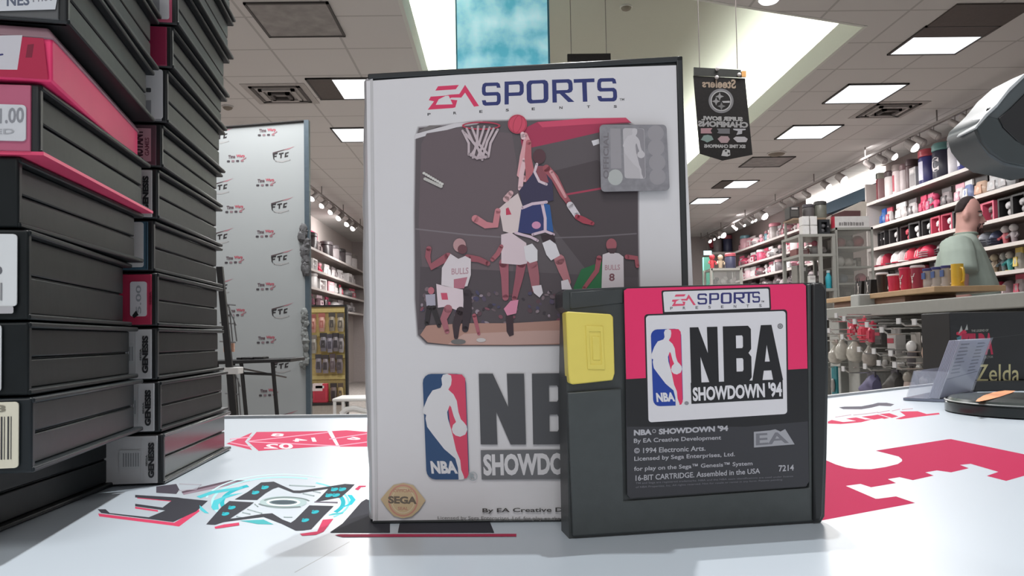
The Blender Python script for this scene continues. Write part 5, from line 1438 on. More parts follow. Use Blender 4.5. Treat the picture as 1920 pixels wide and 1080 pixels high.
rows = [
 [('jar', ('#8a4048', '#6a6e69')), ('jar', ('#9a7a7c', '#8d8a80')), ('jar', ('#e2dcdc', '#4c3d40', .27, .075)), ('jar', ('#dccfd0', '#8f8380', .3, .08, '#b65562')), ('jar', ('#c0b5b6', '#695255', .28, .085)), ('jar', ('#5c4b4d', '#4a3b3e', .3, .08)), ('box', ('#b4b2b3', '#8f8b8d')), ('jar', ('#35336a', '#b0444f', .32, .1, '#cfcfe0')), ('jar', ('#272739', '#5a8582', .32, .1, None, 'C')), ('jar', ('#dedce2', '#7d7d84', .3, .085)), ('jar', ('#3a3f86', '#b9b9c4', .36, .09, '#dfe0ea')), ('jar', ('#8d9fc9', '#c9cad4', .34, .09)), ('jar', ('#9a9aa6', '#6f7078'))],
 [('pack', ('#2f62b8', '#4a74b0')), ('pack', ('#c94a5e', '#d5cfcf')), ('pack', ('#e2dede', '#cfc9c9')), ('pack', ('#5a5557', '#b9b5b6')), ('pack', ('#d43d66', '#cf4a6a')), ('pack', ('#e06a8d', '#8d8388')), ('fig', ('#d8507a', '#c94a70', '#6f6a6c')), ('pack', ('#4d4649', '#8d8486')), ('pack', ('#e5a5b4', '#e4dfe0')), ('pack', ('#dedede', '#7d8cb8')), ('pack', ('#c99a80', '#d8b9a4', .22, .15, .1, 3, '#2c2729')), ('pack', ('#b9b5b6', '#cfd0d2', .22, .16, .12)), ('pack', ('#a9a6a8', '#c2c3c6', .22, .16, .12))],
 [('window', ('#2c2a2c', '#1f1d1f', '#e4e1e2')), ('window', ('#2c2a2c', '#1f1d1f', '#e9e6e6')), ('window', ('#302c2e', '#1f1d1f', '#c9c5c6')), ('window', ('#3a2c30', '#2a1c20', '#cf4f60')), ('window', ('#2c2a2c', '#1f1d1f', '#ece9e9')), ('window', ('#2c2a2c', '#1f1d1f', '#efedec')), ('window', ('#c94560', '#5a2a36', '#e6e3e4')), ('window', ('#b83f5a', '#3a2026', '#dedbdc')), ('window', ('#2c2a2c', '#1f1d1f', '#d9d6d7')), ('window', ('#d04a68', '#2c2024', '#e2dfe0')), ('window', ('#cf5a74', '#241a1e', '#6f6060')), ('window', ('#201e20', '#171617', '#c5c2c4')), ('window', ('#1f1d1f', '#171617', '#a9a6a8'))],
 [('cap', ('#dcd6d6', '#b03a4c')), ('cap', ('#c23a52', '#8f2b3f')), ('cap', ('#e0dcdc', '#4a4648')), ('cap', ('#b9b2b3', '#c23a52')), ('cap', ('#c93a50', '#d8d2d2')), ('cap', ('#b92f4a', '#7c2336')), ('helmet', ('#d0405c', '#8f8d8e')), ('helmet', ('#5a5658', '#3a3839')), ('fig', ('#a3404f', '#c9a59c', '#3a3638')), ('helmet', ('#8f9199', '#4a4c55')), ('helmet', ('#4a5068', '#303446')), ('fig', ('#b05a62', '#d5d0d0', '#6a5a5c')), ('fig', ('#8d8488', '#dcd8d8', '#d04a60'))],
 [('pack', ('#5a5658', '#a8a4a5')), ('helmet', ('#dedbdb', '#77777a')), ('pack', ('#4c484a', '#8f8b8d')), ('box', ('#3a3638', '#8f8d8f')), ('pack', ('#6d686a', '#b5b0b1')), ('box', ('#a94a58', '#d5c5c6')), ('pack', ('#3d3a3c', '#77747a')), ('box', ('#8a8790', '#cfcdd0')), ('helmet', ('#a9abb0', '#5c5e64')), ('fig', ('#8d7d6c', '#b3a58f', '#c9b15a')), ('fig', ('#5d6a72', '#a9a9a4', '#d2b94c')), ('fig', ('#3f8a8c', '#b5b0a8', '#d0b650')), ('pack', ('#c9b15a', '#a8a49a'))],
 [('cap', ('#6a5c60', '#4a4044')), ('pack', ('#8d5a62', '#a08a8c')), ('cap', ('#b0405a', '#8d3046')), ('pack', ('#6c6466', '#9c9496')), ('cap', ('#8f8488', '#5c5456')), ('pack', ('#a84a5a', '#b9a9aa')), ('cap', ('#5a5254', '#3c3638')), ('pack', ('#9a5a66', '#a99a9c')), ('cap', ('#c23a58', '#a02f48')), ('pack', ('#7d6c70', '#b0a4a6')), ('cap', ('#d0405e', '#b23450')), ('cap', ('#8d7d80', '#c03a58')), ('pack', ('#b04a5e', '#9a8c8e'))],
]
CN = lambda c: None
def colour_word(c):
    r, g_, b = [int(c.lstrip('#')[i:i + 2], 16) for i in (0, 2, 4)]
    mx, mn = max(r, g_, b), min(r, g_, b)
    if mx - mn < 26:
        return 'white' if mx > 205 else 'pale grey' if mx > 165 else 'grey' if mx > 110 else 'dark grey' if mx > 66 else 'black'
    if r == mx and g_ > b + 25: return 'yellow' if g_ > .8 * r else 'tan'
    if r == mx: return ('pink' if r > 195 and mn > 80 else 'red' if r > 150 else 'dull red')
    if b == mx: return 'blue' if mx < 160 or b - r > 60 else 'pale blue'
    return 'teal' if b > r else 'green'
def describe(kind, cols):
    a = colour_word(cols[0]); b = colour_word(cols[1])
    if kind == 'window':
        return '%s window box holding a %s figurine' % (a, colour_word(cols[2]))
    return {'jar': '%s jar with %s lid' % (a, b), 'pack': '%s pack with %s label' % (b, a), 'box': '%s box with %s front' % (a, b),
            'fig': '%s figurine with %s head' % (a, b), 'cap': '%s cap with %s brim' % (a, b), 'helmet': '%s mini helmet' % a}[kind]

RR = random.Random(12)
ROWP = [[1652, 1665, 1680, 1694, 1707, 1718, 1731, 1751, 1779, 1804, 1822, 1842, 1862], [1649, 1671, 1697, 1719, 1737, 1750, 1763, 1782, 1806, 1824, 1846, 1872, 1898],
        [1653, 1671, 1690, 1709, 1731, 1752, 1771, 1791, 1817, 1846, 1873, 1903, 1932], [1652, 1668, 1688, 1702, 1716, 1732, 1748, 1775, 1842, 1858, 1872, 1888, 1905],
        [1652, 1668, 1688, 1706, 1722, 1738, 1754, 1775, 1850, 1867, 1882, 1897, 1913], [1652, 1668, 1686, 1706, 1726, 1746, 1768, 1792, 1818, 1846, 1872, 1893, 1913]]
ROWY = [[min(10.36, 5.42 * 1400 / (p - 938) - .12) for p in r] for r in ROWP]     # places along the bay
for k, row in enumerate(rows):
    n = len(row)
    for i, (kind, cols) in enumerate(row):
        Y = ROWY[k][i]
        gap = min(abs(Y - ROWY[k][j]) for j in (i - 1, i + 1) if 0 <= j < n)
        fx = min(1.5, .96 * gap / {'jar': .2, 'window': .175, 'pack': .165, 'box': .165, 'fig': .14, 'cap': .2, 'helmet': .165}[kind])
        item(kind, cols, (SXF + .17 + RR.uniform(-.02, .02), Y, SZ[k] + .0006), -pi / 2 + RR.uniform(-.12, .12),
             '%s, %s from the divider, %s shelf behind man' % (describe(kind, cols), ORD[i], SHN[k]), 'goods on the wall shelves behind the man', sc=(fx, 1.2, 1.4) if k == 0 else (fx, 1.3, 1.12) if kind != 'cap' else (fx, 1.2, 1.5))

FC = [['#8d5a62', '#b98f96', '#c9b5b8', '#c05a72', '#d8cccd', '#cf8a98', '#5a7f88', '#b07a84', '#a9a09f', '#8f7477', '#d5b0b6', '#9a6a72', '#b9b0b0', '#d0808f', '#8f8d8e', '#b5566a', '#cfc5c6'],
      ['#d8cdd0', '#c9506c', '#e2a6b3', '#b93f5c', '#d98ca0', '#cf5a78', '#8a4a55', '#9a7076', '#dedada', '#3c3639', '#d9d5d5', '#c94c68', '#e3dedf', '#d9a9b2', '#cfb8bc', '#c25a70', '#d8d0d2'],
      ['#e4dfe0', '#d0607c', '#d9c0c5', '#e8e4e4', '#c23f5e', '#9a7a80', '#e6e2e2', '#d8d4d4', '#efecec', '#6a6266', '#e9e6e6', '#d5ced0', '#cf7a8e', '#e0dcdd', '#d2a0aa', '#c9c2c3', '#e3e0e0'],
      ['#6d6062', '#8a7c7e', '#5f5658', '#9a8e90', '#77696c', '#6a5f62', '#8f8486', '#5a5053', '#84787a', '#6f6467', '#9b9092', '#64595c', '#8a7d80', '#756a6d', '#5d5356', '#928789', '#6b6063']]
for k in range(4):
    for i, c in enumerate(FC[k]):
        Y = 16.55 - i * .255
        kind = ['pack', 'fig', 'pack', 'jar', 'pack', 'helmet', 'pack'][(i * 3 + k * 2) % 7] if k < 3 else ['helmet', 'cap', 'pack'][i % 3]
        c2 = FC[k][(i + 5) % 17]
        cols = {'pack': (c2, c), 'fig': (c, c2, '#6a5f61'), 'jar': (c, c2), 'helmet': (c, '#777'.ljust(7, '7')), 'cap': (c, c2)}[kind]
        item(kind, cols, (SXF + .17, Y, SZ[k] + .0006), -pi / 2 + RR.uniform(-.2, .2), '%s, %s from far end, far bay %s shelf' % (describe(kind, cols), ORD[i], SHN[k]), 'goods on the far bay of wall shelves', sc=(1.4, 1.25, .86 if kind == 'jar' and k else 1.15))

# ================================================================== left-hand wall beyond the backdrop
LXF = -3.22
LRAT = [.497, .383, .285, .185]
for k, rt in enumerate(LRAT):
    z_ = CAM_H + rt * 3.22
    wall_shelf(LW_X, LXF, 11.6, 18.2, z_, '%s shelf down on the narrow aisle wall behind the backdrop' % SHN[k], LXF, 'shelves of the narrow aisle')
    LC = [[('box', ('#b02f52', '#8d2342')), ('fig', ('#c9b0a8', '#d8c9c0', '#8d7468')), ('jar', ('#3a3335', '#2c2628')), ('pack', ('#5a4f50', '#8a7d7c')), ('jar', ('#332e30', '#4a4446')), ('jar', ('#9a9294', '#5c5658')), ('jar', ('#4c4648', '#2e2a2c')), ('jar', ('#cfcacb', '#8f8a8c')), ('jar', ('#c9c3c4', '#77726f'))],
          [('box', ('#efecec', '#dedada')), ('box', ('#d9d4d2', '#efecec')), ('window', ('#e2dede', '#b9b3b3', '#d9d5d5')), ('fig', ('#d9415f', '#e09aa8', '#c9c3c3')), ('pack', ('#d6cfd0', '#e2dedf')), ('pack', ('#8d8486', '#cfc9ca')), ('pack', ('#d9d4d5', '#b9b3b4')), ('box', ('#dcd8d8', '#a8a2a3')), ('pack', ('#bdb6b7', '#d9d4d4'))],
          [('jar', ('#e3e0e0', '#d2cece')), ('jar', ('#2e2a2c', '#1f1c1e')), ('jar', ('#dedada', '#c9c4c4')), ('window', ('#e9e6e6', '#c23f58', '#dcd8d8')), ('box', ('#e5a5b0', '#d9d4d5')), ('pack', ('#e8e5e5', '#efecec')), ('pack', ('#cf4a60', '#e2dedf')), ('helmet', ('#8f8d8e', '#5a585a')), ('pack', ('#c25a6c', '#d5d0d0'))],
          [('pack', ('#3a3a50', '#6a6478')), ('pack', ('#d0507a', '#8d5a6c')), ('pack', ('#7c3a50', '#5a4a52')), ('pack', ('#c9b0b8', '#6c545c')), ('pack', ('#a03a58', '#4c3c44')), ('helmet', ('#b9b5b6', '#777777')), ('pack', ('#8d8688', '#a9a3a4')), ('helmet', ('#9a9698', '#666466')), ('pack', ('#a9a4a5', '#8f8a8b'))]][k]
    for i, (kind, cols) in enumerate(LC):
        item(kind, cols, (LXF - .17, 12.15 + i * .62, z_ + .0006), pi / 2 + RR.uniform(-.15, .15), '%s, %s along the narrow aisle %s shelf' % (describe(kind, cols), ORD[i], SHN[k]), 'goods on the narrow aisle shelves', sc=(2.2, 1.4, 1.0 if kind == 'jar' and k else 1.12))
mb = MB(); mb.box((LW_X + .005, 11.5, 2.03), (LW_X + .05, 14.6, 2.16)); tag(mb.build('aisle_header', mat('header_magenta', '#b13a63', 0.6), None, origin=(LW_X + .03, 11.5, 2.03)), 'magenta header strip above the narrow aisle shelves', 'header board')
mb = MB(); mb.box((LW_X + .002, 11.2, 2.19), (LW_X + .03, 13.3, 2.43)); tag(mb.build('aisle_wall_light', MATS['wall_glow'], None, origin=(LW_X + .02, 11.2, 2.19)), 'bright white light strip over the magenta header', 'wall light')

# ---- tan slatwall display by the narrow aisle
Yy = 8.6
def E(px, py, dy=0.0): return PY(px, py, Yy) + Vector((0, dy, 0))
sl = thing('slatwall_display', 'tan slatwall display stand with black frame beside the backdrop pole', 'display stand', (E(612, 700).x, Yy, FLOOR), world=True)
x0 = E(576, 600).x; x1 = E(646, 600).x; zt1 = E(612, 575).z; zb1 = E(612, 757).z
mb = MB(); mb.box((x0, Yy + .05, FLOOR), (x1, Yy + .08, zt1)); mb.build('slat_panel', mat('slatwall_tan', '#b9a46c', 0.6, noise=0.08), sl)
mb = MB(); mb.box((x0 - .02, Yy + .03, zt1), (x1 + .02, Yy + .09, zt1 + .02)); mb.box((x1, Yy + .02, FLOOR), (x1 + .025, Yy + .09, zt1)); mb.build('frame', BM, sl)
for y in (582, 627, 668, 708):
    p = E(612, y); mb = MB(); mb.box((x0, Yy + .03, p.z - .022), (x1 - .005, Yy + .052, p.z + .022)); mb.build('price_rail', mat('rail_yellow', '#c9b878', 0.5), sl)
mb = MB(); mb.box((x0, Yy - .2, FLOOR), (x1, Yy + .05, zb1)); mb.build('base', mat('base_pale', '#a49c93', 0.6), sl)
mb = MB(); mb.box((x0 - .01, Yy - .21, zb1), (x1 + .01, Yy + .05, zb1 + .025)); mb.build('deck', BM, sl)
slot = [(588, 625, '#9a5a52', '#b98a7c', 12), (605, 623, '#a8645c', '#c2968a', 12), (624, 622, '#4a4642', '#8d8474', 12), (640, 623, '#55504a', '#9a9284', 12),
        (590, 664, '#77706a', '#9a968c', 11), (608, 660, '#3a3638', '#77747c', 13), (620, 662, '#4a4650', '#8a8690', 11), (631, 660, '#343034', '#7a7478', 12), (641, 662, '#4c484a', '#8f8a8c', 10),
        (599, 700, '#403c40', '#7d7880', 12), (612, 701, '#3c3638', '#847c80', 12), (625, 699, '#55484c', '#7c7274', 11), (638, 701, '#433c3e', '#6f6668', 12),
        (587, 748, '#4c5050', '#a9a9a9', 9), (627, 748, '#3c3636', '#7a6e6c', 12), (640, 749, '#5a4c40', '#a8956c', 10)]
for i, (px, py, c1, c2, w) in enumerate(slot):
    p = E(px, py)
    rw = i // 4 if i < 4 else 1 if i < 9 else 2 if i < 13 else 3
    kk = [0, 4, 9, 13][rw]
    item('pack', (c1, c2), (p.x, Yy - .035, p.z + .008 if rw < 3 else zb1 + .0256), 0, '%s, %s in %s row of the slatwall stand' % (describe('pack', (c1, c2)), ORD[i - kk], ['top', 'second', 'third', 'bottom'][rw]), 'packs on the slatwall stand', h=.21, w=w * .0061, d=.06, seed=i)
p = E(605, 748)
rbx = thing('product_box', 'red and white box in the bottom row of the tan slatwall stand', 'box', (p.x, Yy - .09, zb1 + .0256))
box_item(rbx, '#c43a4c', '#b03044', .21, .16, .08)
mb = MB(); mb.box((-.081, -.043, .13), (.03, .041, .213)); mb.build('lid', PLN('#d9c9c8'), rbx)
# white curved chair arm by the case edge
mb = MB(); mb.tube([PY(640, 777, 7.0), PY(650, 768, 7.0), PY(664, 766, 7.0), PY(690, 772, 7.0)], .028, 10)
cb = PY(664, 775, 7.0)
chair_ = thing('white_chair', 'white plastic chair top just visible over the counter beside the case', 'chair', (cb.x, 7.0, FLOOR), world=True)
mb.build('backrest', WHITE, chair_, smooth=True)
mb = MB(); mb.box((cb.x - .2, 6.98, -.5), (cb.x + .22, 7.4, -.47)); mb.build('seat', WHITE, chair_, bevel=.01)
for sx, sy in ((-.18, 7.0), (.2, 7.0), (-.18, 7.37), (.2, 7.37)):
    mb = MB(); mb.tube([(cb.x + sx, sy, -.49), (cb.x + sx, sy, FLOOR + .001)], .016, 8); mb.build('leg', WHITE, chair_)
for sx in (-.1, .12):
    mb = MB(); mb.tube([(cb.x + sx, 7.0, -.48), (cb.x + sx, 7.0, cb.z + .03)], .014, 8); mb.build('back_post', WHITE, chair_)

# ================================================================== long gondola beside the counter
GX = 1.5
GREYM = mat('gondola_grey', '#a3a49e', 0.45, noise=0.03)
go_ = thing('display_gondola', 'grey metal display gondola with hooks running behind the counter', 'display gondola', (GX + .3, 2.0, FLOOR), world=True)
mb = MB(); mb.box((GX, 1.45, .132), (GX + .035, 4.3, .178)); mb.build('top_rail', GREYM, go_, bevel=.004)
mb = MB(); mb.box((GX + .034, 1.45, .150), (GX + .62, 4.3, .176)); mb.build('top_shelf', GREYM, go_)
mb = MB(); mb.box((GX + .26, 1.45, FLOOR), (GX + .28, 4.3, .150)); mb.build('back_panel', mat('peg_panel', '#4b4c49', 0.7, noise=0.2, scale=50), go_)
mb = MB(); mb.box((GX - .02, 1.45, FLOOR), (GX + .26, 4.3, FLOOR + .12)); mb.build('base', GREYM, go_)
for px in (1597, 1562):
    Y = GX * 1400 / (px - 938) + .02
    mb = MB(); mb.box((GX + .02, Y - .05, FLOOR + .1), (GX + .08, Y + .05, .14)); mb.build('post', mat('post_white', '#b2b3ae', 0.45), go_, bevel=.004)
HOOK = mat('chrome_hook', '#d9d9d6', 0.2, 0.8, noise=0)
packs = [ # px, py(top), kind, w, h, colours, description
 (1566, 640, 'round', .075, .1, '#cfcabf', 'clear round bag half hidden by the cartridge edge'),
 (1578, 628, 'round', .07, .11, '#d6d3c8', 'clear round bag with a tied neck, first past the cartridge'),
 (1603, 628, 'round', .085, .115, '#d0ccc0', 'largest clear round bag, in front of the white post'),
 (1630, 640, 'round', .07, .1, '#b5ada4', 'dull clear bag hanging under the red packs'),
 (1598, 604, 'pack', .05, .075, '#d8455c', 'red pack on the upper hook above the round bags'),
 (1618, 600, 'pack', .06, .09, '#e0445a', 'bright red pack with a tall ear, top row'),
 (1634, 606, 'pack', .045, .075, '#cf3f58', 'small red pack nearest the chrome hooks'),
 (1655, 612, 'box', .05, .07, '#4c4a48', 'dark figure pack under the long chrome hook'),
 (1680, 618, 'box', .06, .1, '#b9b5b2', 'white, black and red striped pack on the middle hook'),
 (1710, 628, 'bust', .06, .11, '#e6e4e2', 'white headed toy pack with a dark body'),
 (1744, 612, 'bust', .085, .115, '#e4e0da', 'large white topped toy pack with a peach body'),
 (1776, 614, 'bust', .07, .1, '#e2dfda', 'white topped toy pack beside the black box'),
 (1664, 664, 'card', .06, .055, '#77756f', 'grey card pack in the middle row, first past the post'),
 (1694, 668, 'card', .09, .05, '#8a8882', 'wide grey card pack in the middle row'),
 (1728, 672, 'card', .06, .06, '#6f6d68', 'dark grey card pack in the middle row'),
 (1632, 700, 'shoe', .1, .085, '#7d7a9c', 'lavender sports shoe shaped pack on the lowest chrome hook'),
 (1676, 696, 'shoe', .075, .075, '#5c5a58', 'dark shoe shaped pack in the lowest row'),
 (1704, 690, 'bust', .06, .09, '#a29c92', 'pale toy pack in the lowest row'),
 (1736, 694, 'card', .07, .06, '#55534f', 'dark card pack in the lowest row behind the leaflets'),
 (1565, 690, 'card', .05, .13, '#2c7f86', 'long teal pack hanging beside the cartridge edge'),
]
for i, (px, py, kd, w, h, c, lb) in enumerate(packs):
    p = PX(px, py, GX - .035)
    # the hook: from the panel towards the counter
    mb = MB(); mb.tube([(GX + .26, p.y, p.z + .004), (GX - .12, p.y, p.z + .004), (GX - .14, p.y, p.z + .018)], .0032, 7); mb.tube([(GX + .255, p.y, p.z + .02), (GX - .10, p.y, p.z + .024)], .0022, 6)
    hk = mb.build('hook', HOOK, go_)
    mb = MB(); mb.box((GX - .145, p.y - .012, p.z + .010), (GX - .141, p.y + .012, p.z + .03)); mb.build('price_tag', LABEL, hk, origin=None).location = -Vector((GX + .3, 2.0, FLOOR))
    r = thing('hanging_pack', lb, 'hanging pack', (p.x, p.y, p.z - h), -pi / 2, 'packs hanging on the gondola hooks')
    if kd == 'round':
        mb = MB(); mb.lathe([(w * .15, 0), (w * .4, h * .08), (w * .52, h * .3), (w * .46, h * .52), (w * .2, h * .72), (w * .12, h * .82), (w * .3, h * .98)], seg=16, sy=.8); mb.build('bag', mat('bag_%s' % c[1:], c, 0.16, noise=0.12, scale=60, alpha=0.78), r, smooth=True)
        mb = MB(); mb.ball((0, 0, h * .32), w * .36, 10, 8, 0, (1, .8, .9)); mb.build('contents', PLN('#c9c3b6'), r, smooth=True)
        mb = MB(); mb.box((-w * .3, -.003, h * .9), (w * .3, .003, h * 1.08)); mb.build('header_card', PLN('#b9a9a4'), r)
    elif kd == 'pack':
        pack(r, c, c, h, w, .035, i)
        mb = MB(); mb.ball((w * .2, 0, h * .95), w * .28, 8, 6, 0, (.6, .5, 1.3)); mb.build('ear', PLN(c), r, smooth=True)
    elif kd == 'box':
        mb = MB(); mb.box((-w / 2, -.02, 0), (w / 2, .02, h * .86)); mb.build('carton', PLN(c), r, bevel=.003)
        mb = MB(); mb.box((-w * .42, -.0215, h * .1), (w * .42, -.0195, h * .3)); mb.build('front_panel', PLN('#3a3436'), r)
        mb = MB(); mb.box((-w * .42, -.0215, h * .5), (w * .3, -.0195, h * .68)); mb.build('stripe_panel', PLN('#a83a4a'), r)
        mb = MB(); mb.box((-w / 2, -.003, h * .86), (w / 2, .003, h * 1.08)); mb.build('header_card', PLN('#8d8a88'), r)
    elif kd == 'bust':
        mb = MB(); mb.ball((0, -.004, h * .62), w * .36, 14, 10, 0, (1, .75, 1)); mb.build('head', PLN(c, .2), r, smooth=True)
        mb = MB(); mb.lathe([(w * .4, 0), (w * .48, h * .2), (w * .4, h * .45)], seg=14, sy=.6); mb.build('body', PLN('#c9a794' if 'peach' in lb else '#4a4548' if 'dark' in lb else '#b9a8a0'), r, smooth=True)
        mb = MB(); mb.box((-w * .5, .012, 0), (w * .5, .016, h * 1.08)); mb.build('backing_card', PLN('#9a958f'), r)
    elif kd == 'card':
        mb = MB(); mb.box((-w / 2, -.004, 0), (w / 2, .004, h * 1.06)); mb.build('backing_card', PLN(c), r)
        mb = MB(); mb.ball((0, -.01, h * .42), w * .3, 10, 7, 0, (1, .5, h / w * .8)); mb.build('blister', PLN('#9a9894', .15), r, smooth=True)
    else:
        mb = MB(); mb.loft([[(x + w * .5 * sx_, .02 * sy_ * cos(a) * 1.6, zc + hh * sin(a)) for a in [2 * pi * j / 12 for j in range(12)]] for x, zc, hh, sx_, sy_ in ((-w * .0, h * .2, h * .12, -1, .7), (0, h * .26, h * .22, -.8, 1), (0, h * .32, h * .3, -.4, 1), (0, h * .46, h * .46, .1, .9), (0, h * .5, h * .5, .6, .85), (0, h * .4, h * .34, .95, .6))]); mb.build('upper', PLN(c), r, smooth=True)
        mb = MB(); mb.box((-w * .52, -.03, 0), (w * .5, .03, h * .1)); mb.build('sole', PLN('#3a3842'), r, bevel=.004)
        mb = MB(); mb.box((-w * .2, -.003, h * .8), (w * .4, .003, h * 1.1)); mb.build('header_card', PLN('#55535a'), r)

# ---- wooden plank on the gondola with mugs and cups
mb = MB(); mb.box((1.63, 2.98, .1768), (1.84, 3.62, .212)); tag(mb.build('plank_riser', mat('riser_brown', '#7d5d4c', 0.6, noise=0.1), None, bevel=.003, origin=(1.73, 3.3, .1768)), 'low brown riser box under the wooden plank', 'riser')
mb = MB(); mb.box((1.61, 2.74, .2124), (1.88, 3.66, .234)); tag(mb.build('wooden_plank', mat('plank_wood', '#c4a27c', 0.5, noise=0.1, scale=14), None, bevel=.003, origin=(1.73, 3.2, .2124)), 'pale wooden plank carrying mugs and cups in front of the man', 'plank')
PZT = .2345
def on_plank(px, X=1.73):
    return (X, X * 1400 / (px - 938), PZT)
for i, (px, lb) in enumerate(((1623, 'black gift bag with white figure at the cabinet end of the plank'), (1641, 'second black gift bag with white figure on the plank'))):
    r = thing('gift_bag', lb, 'gift bag', on_plank(px), -pi / 2, 'black gift bags on the plank')
    mb = MB(); mb.hexa([(-.03, -.022, 0), (.03, -.022, 0), (.03, .022, 0), (-.03, .022, 0), (-.03, -.016, .075), (.03, -.016, .075), (.03, .016, .075), (-.03, .016, .075)]); mb.build('bag', PLN('#1f1e1f'), r)
    mb = MB(); mb.tube([(-.012, -.017, .07), (-.008, -.017, .09), (.008, -.017, .09), (.012, -.017, .07)], .0015, 5); mb.build('handle', PLN('#2c2a2c'), r)
    g = Ink(lambda x, y, off=0.0: Vector((x / 1000, -.0225 - off + y * .00008, y / 1000)), 2e-4, 3e-4)
    g.limb([(-6, 56, 5), (0, 44, 8), (3, 30, 6), (-4, 14, 3)], '#cfcdcc'); g.limb([(0, 44, 4), (9, 52, 3)], '#cfcdcc'); g.limb([(3, 30, 5), (10, 16, 3)], '#cfcdcc'); g.ell(-6, 62, 4, 5, '#cfcdcc')
    g.build('figure_print', r)
def cup(px, c, lidc, lb, h=.095, r0=.019, r1=.024, logo=None, name='tumbler_cup', cat='cup'):
    r = thing(name, lb, cat, on_plank(px), -pi / 2, 'cups on the wooden plank')
    mb = MB(); mb.lathe([(r0, 0), (r0 + .001, .004), (r1, h * .9), (r1 + .0015, h * .92)], seg=22); mb.build('body', PLN(c, .3), r, smooth=True)
    mb = MB(); mb.lathe([(r1 + .002, h * .9), (r1 + .003, h * .94), (r1, h)], seg=22); mb.build('lid', PLN(lidc, .4), r, smooth=True)
    if logo:
        def fn(x, y, off=0.0):
            rr_ = r0 + (r1 - r0) * y / (h * .9) + .0012 + off; a = radians(-90) + x / r0
            return Vector((rr_ * cos(a), rr_ * sin(a), y))
        g = Ink(fn, 2e-4, 2e-4); logo(g, h); g.build('logo_print', r)
def bull(g, h):
    g.limb([(-.011, h * .68, .003), (-.006, h * .56, .005), (.006, h * .56, .005), (.011, h * .68, .003)], '#d9d0d2'); g.ell(0, h * .42, .005, h * .12, '#d9d0d2')
    g.ell(-.0035, h * .44, .0014, .003, '#8d2034', 0, 8); g.ell(.0035, h * .44, .0014, .003, '#8d2034', 0, 8)
cup(1662, '#2a2527', '#d9d3d3', 'black cup with white lid between the gift bags and the red cups', .1)
cup(1684, '#d03a5a', '#dcd6d6', 'short red cup with white lid and a white label', .085, .021, .025, lambda g, h: g.poly([(-.018, h * .2), (-.004, h * .2), (-.004, h * .7), (-.018, h * .7)], '#d9d0d2'))
cup(1707, '#d2325a', '#b72a4c', 'bright pink cup printed with a white horned head', .105, .02, .0255, bull)
cup(1730, '#9c3450', '#c9b9bc', 'dark pink cup printed with a pale horned head', .105, .02, .0255, bull)
def mug(px, c, lb, rim=None, glass=True, h=.085):
    r = thing('beer_mug', lb, 'mug', on_plank(px), -pi / 2, 'beer mugs on the wooden plank')
    gm = mat('mug_glass', '#c9c4c2', 0.08, alpha=0.5, noise=0.0) if glass else PLN(c, .35)
    mb = MB(); mb.lathe([(.021, 0), (.0215, .004), (.021, h), (.019, h), (.019, .006), (.001, .005)], seg=20); mb.build('body', gm, r, smooth=True)
    mb = MB(); mb.tube([(.02, 0, h * .82), (.036, 0, h * .78), (.04, 0, h * .5), (.036, 0, h * .22), (.02, 0, h * .16)], .0042, 8); mb.build('handle', PLN(c if not glass else '#dedad8', .3), r, smooth=True)
    mb = MB(); mb.lathe([(.0222, 0), (.0235, .003), (.022, .006)], seg=20); mb.build('foot', PLN('#d5cfcc' if glass else c, .4), r, smooth=True)
    if rim:
        mb = MB(); mb.lathe([(.0222, h * .88), (.023, h * .9), (.023, h * .99), (.0222, h)], seg=20); mb.build('rim_band', PLN(rim), r, smooth=True)
        mb = MB(); mb.box((-.012, -.0235, h * .5), (.012, -.021, h * .8)); mb.build('badge', PLN('#3a568f'), r)
mug(1751, '#d9d4d4', 'clear mug with blue rim, closest to the pink cups', '#3a3f7c')
mug(1769, '#d9d4d4', 'middle one of the three clear mugs with blue rims', '#3a3f7c')
mug(1787, '#d9d4d4', 'clear mug with blue rim right beside the yellow mug', '#3a3f7c')
mug(1806, '#e3b93c', 'solid yellow mug at the end of the plank', None, False)

# ================================================================== display racks in the middle of the shop
Yd = 5.0
def D(px, py, dy=0.0): return PY(px, py, Yd) + Vector((0, dy, 0))
FR = mat('rack_grey', '#a6a59f', 0.45, noise=0.03)
ra = thing('open_display_rack', 'grey open frame display rack under the white cube boxes', 'display rack', (D(1535, 500).x, Yd, FLOOR), world=True)
xa, xb = D(1502, 480).x, D(1563, 480).x; xm = D(1538, 480).x; zta = D(1535, 439).z
for x in (xa, xm, xb):
    for dy in (0, .3):
        mb = MB(); mb.box((x - .011, Yd + dy - .011, FLOOR), (x + .011, Yd + dy + .011, zta)); mb.build('post', FR, ra)
for z_ in (zta, D(1535, 476).z, D(1535, 541).z, -.2, -.6):
    mb = MB(); mb.box((xa - .012, Yd - .012, z_ - .018), (xb + .012, Yd + .312, z_)); mb.build('shelf', FR, ra)
cabx0, cabx1 = D(1568, 480).x, D(1637, 480).x; ztc = D(1600, 428).z; zbc = D(1600, 556).z
ca = thing('acrylic_cabinet', 'frosted acrylic display cabinet with shelves beside the open rack', 'display cabinet', ((cabx0 + cabx1) / 2, Yd, FLOOR), world=True)
FROST = mat('frosted_acrylic', '#b4b2ac', 0.3, alpha=0.2, noise=0.04, scale=4)
mb = MB(); mb.box((cabx0, Yd, zbc), (cabx1, Yd + .005, ztc)); mb.build('front_panel', FROST, ca)
mb = MB(); mb.box((cabx0, Yd + .006, zbc), (cabx0 + .005, Yd + .28, ztc)); mb.build('side_panel', FROST, ca)
mb = MB(); mb.box((cabx1 - .005, Yd + .006, zbc), (cabx1, Yd + .28, ztc)); mb.build('side_panel', FROST, ca)
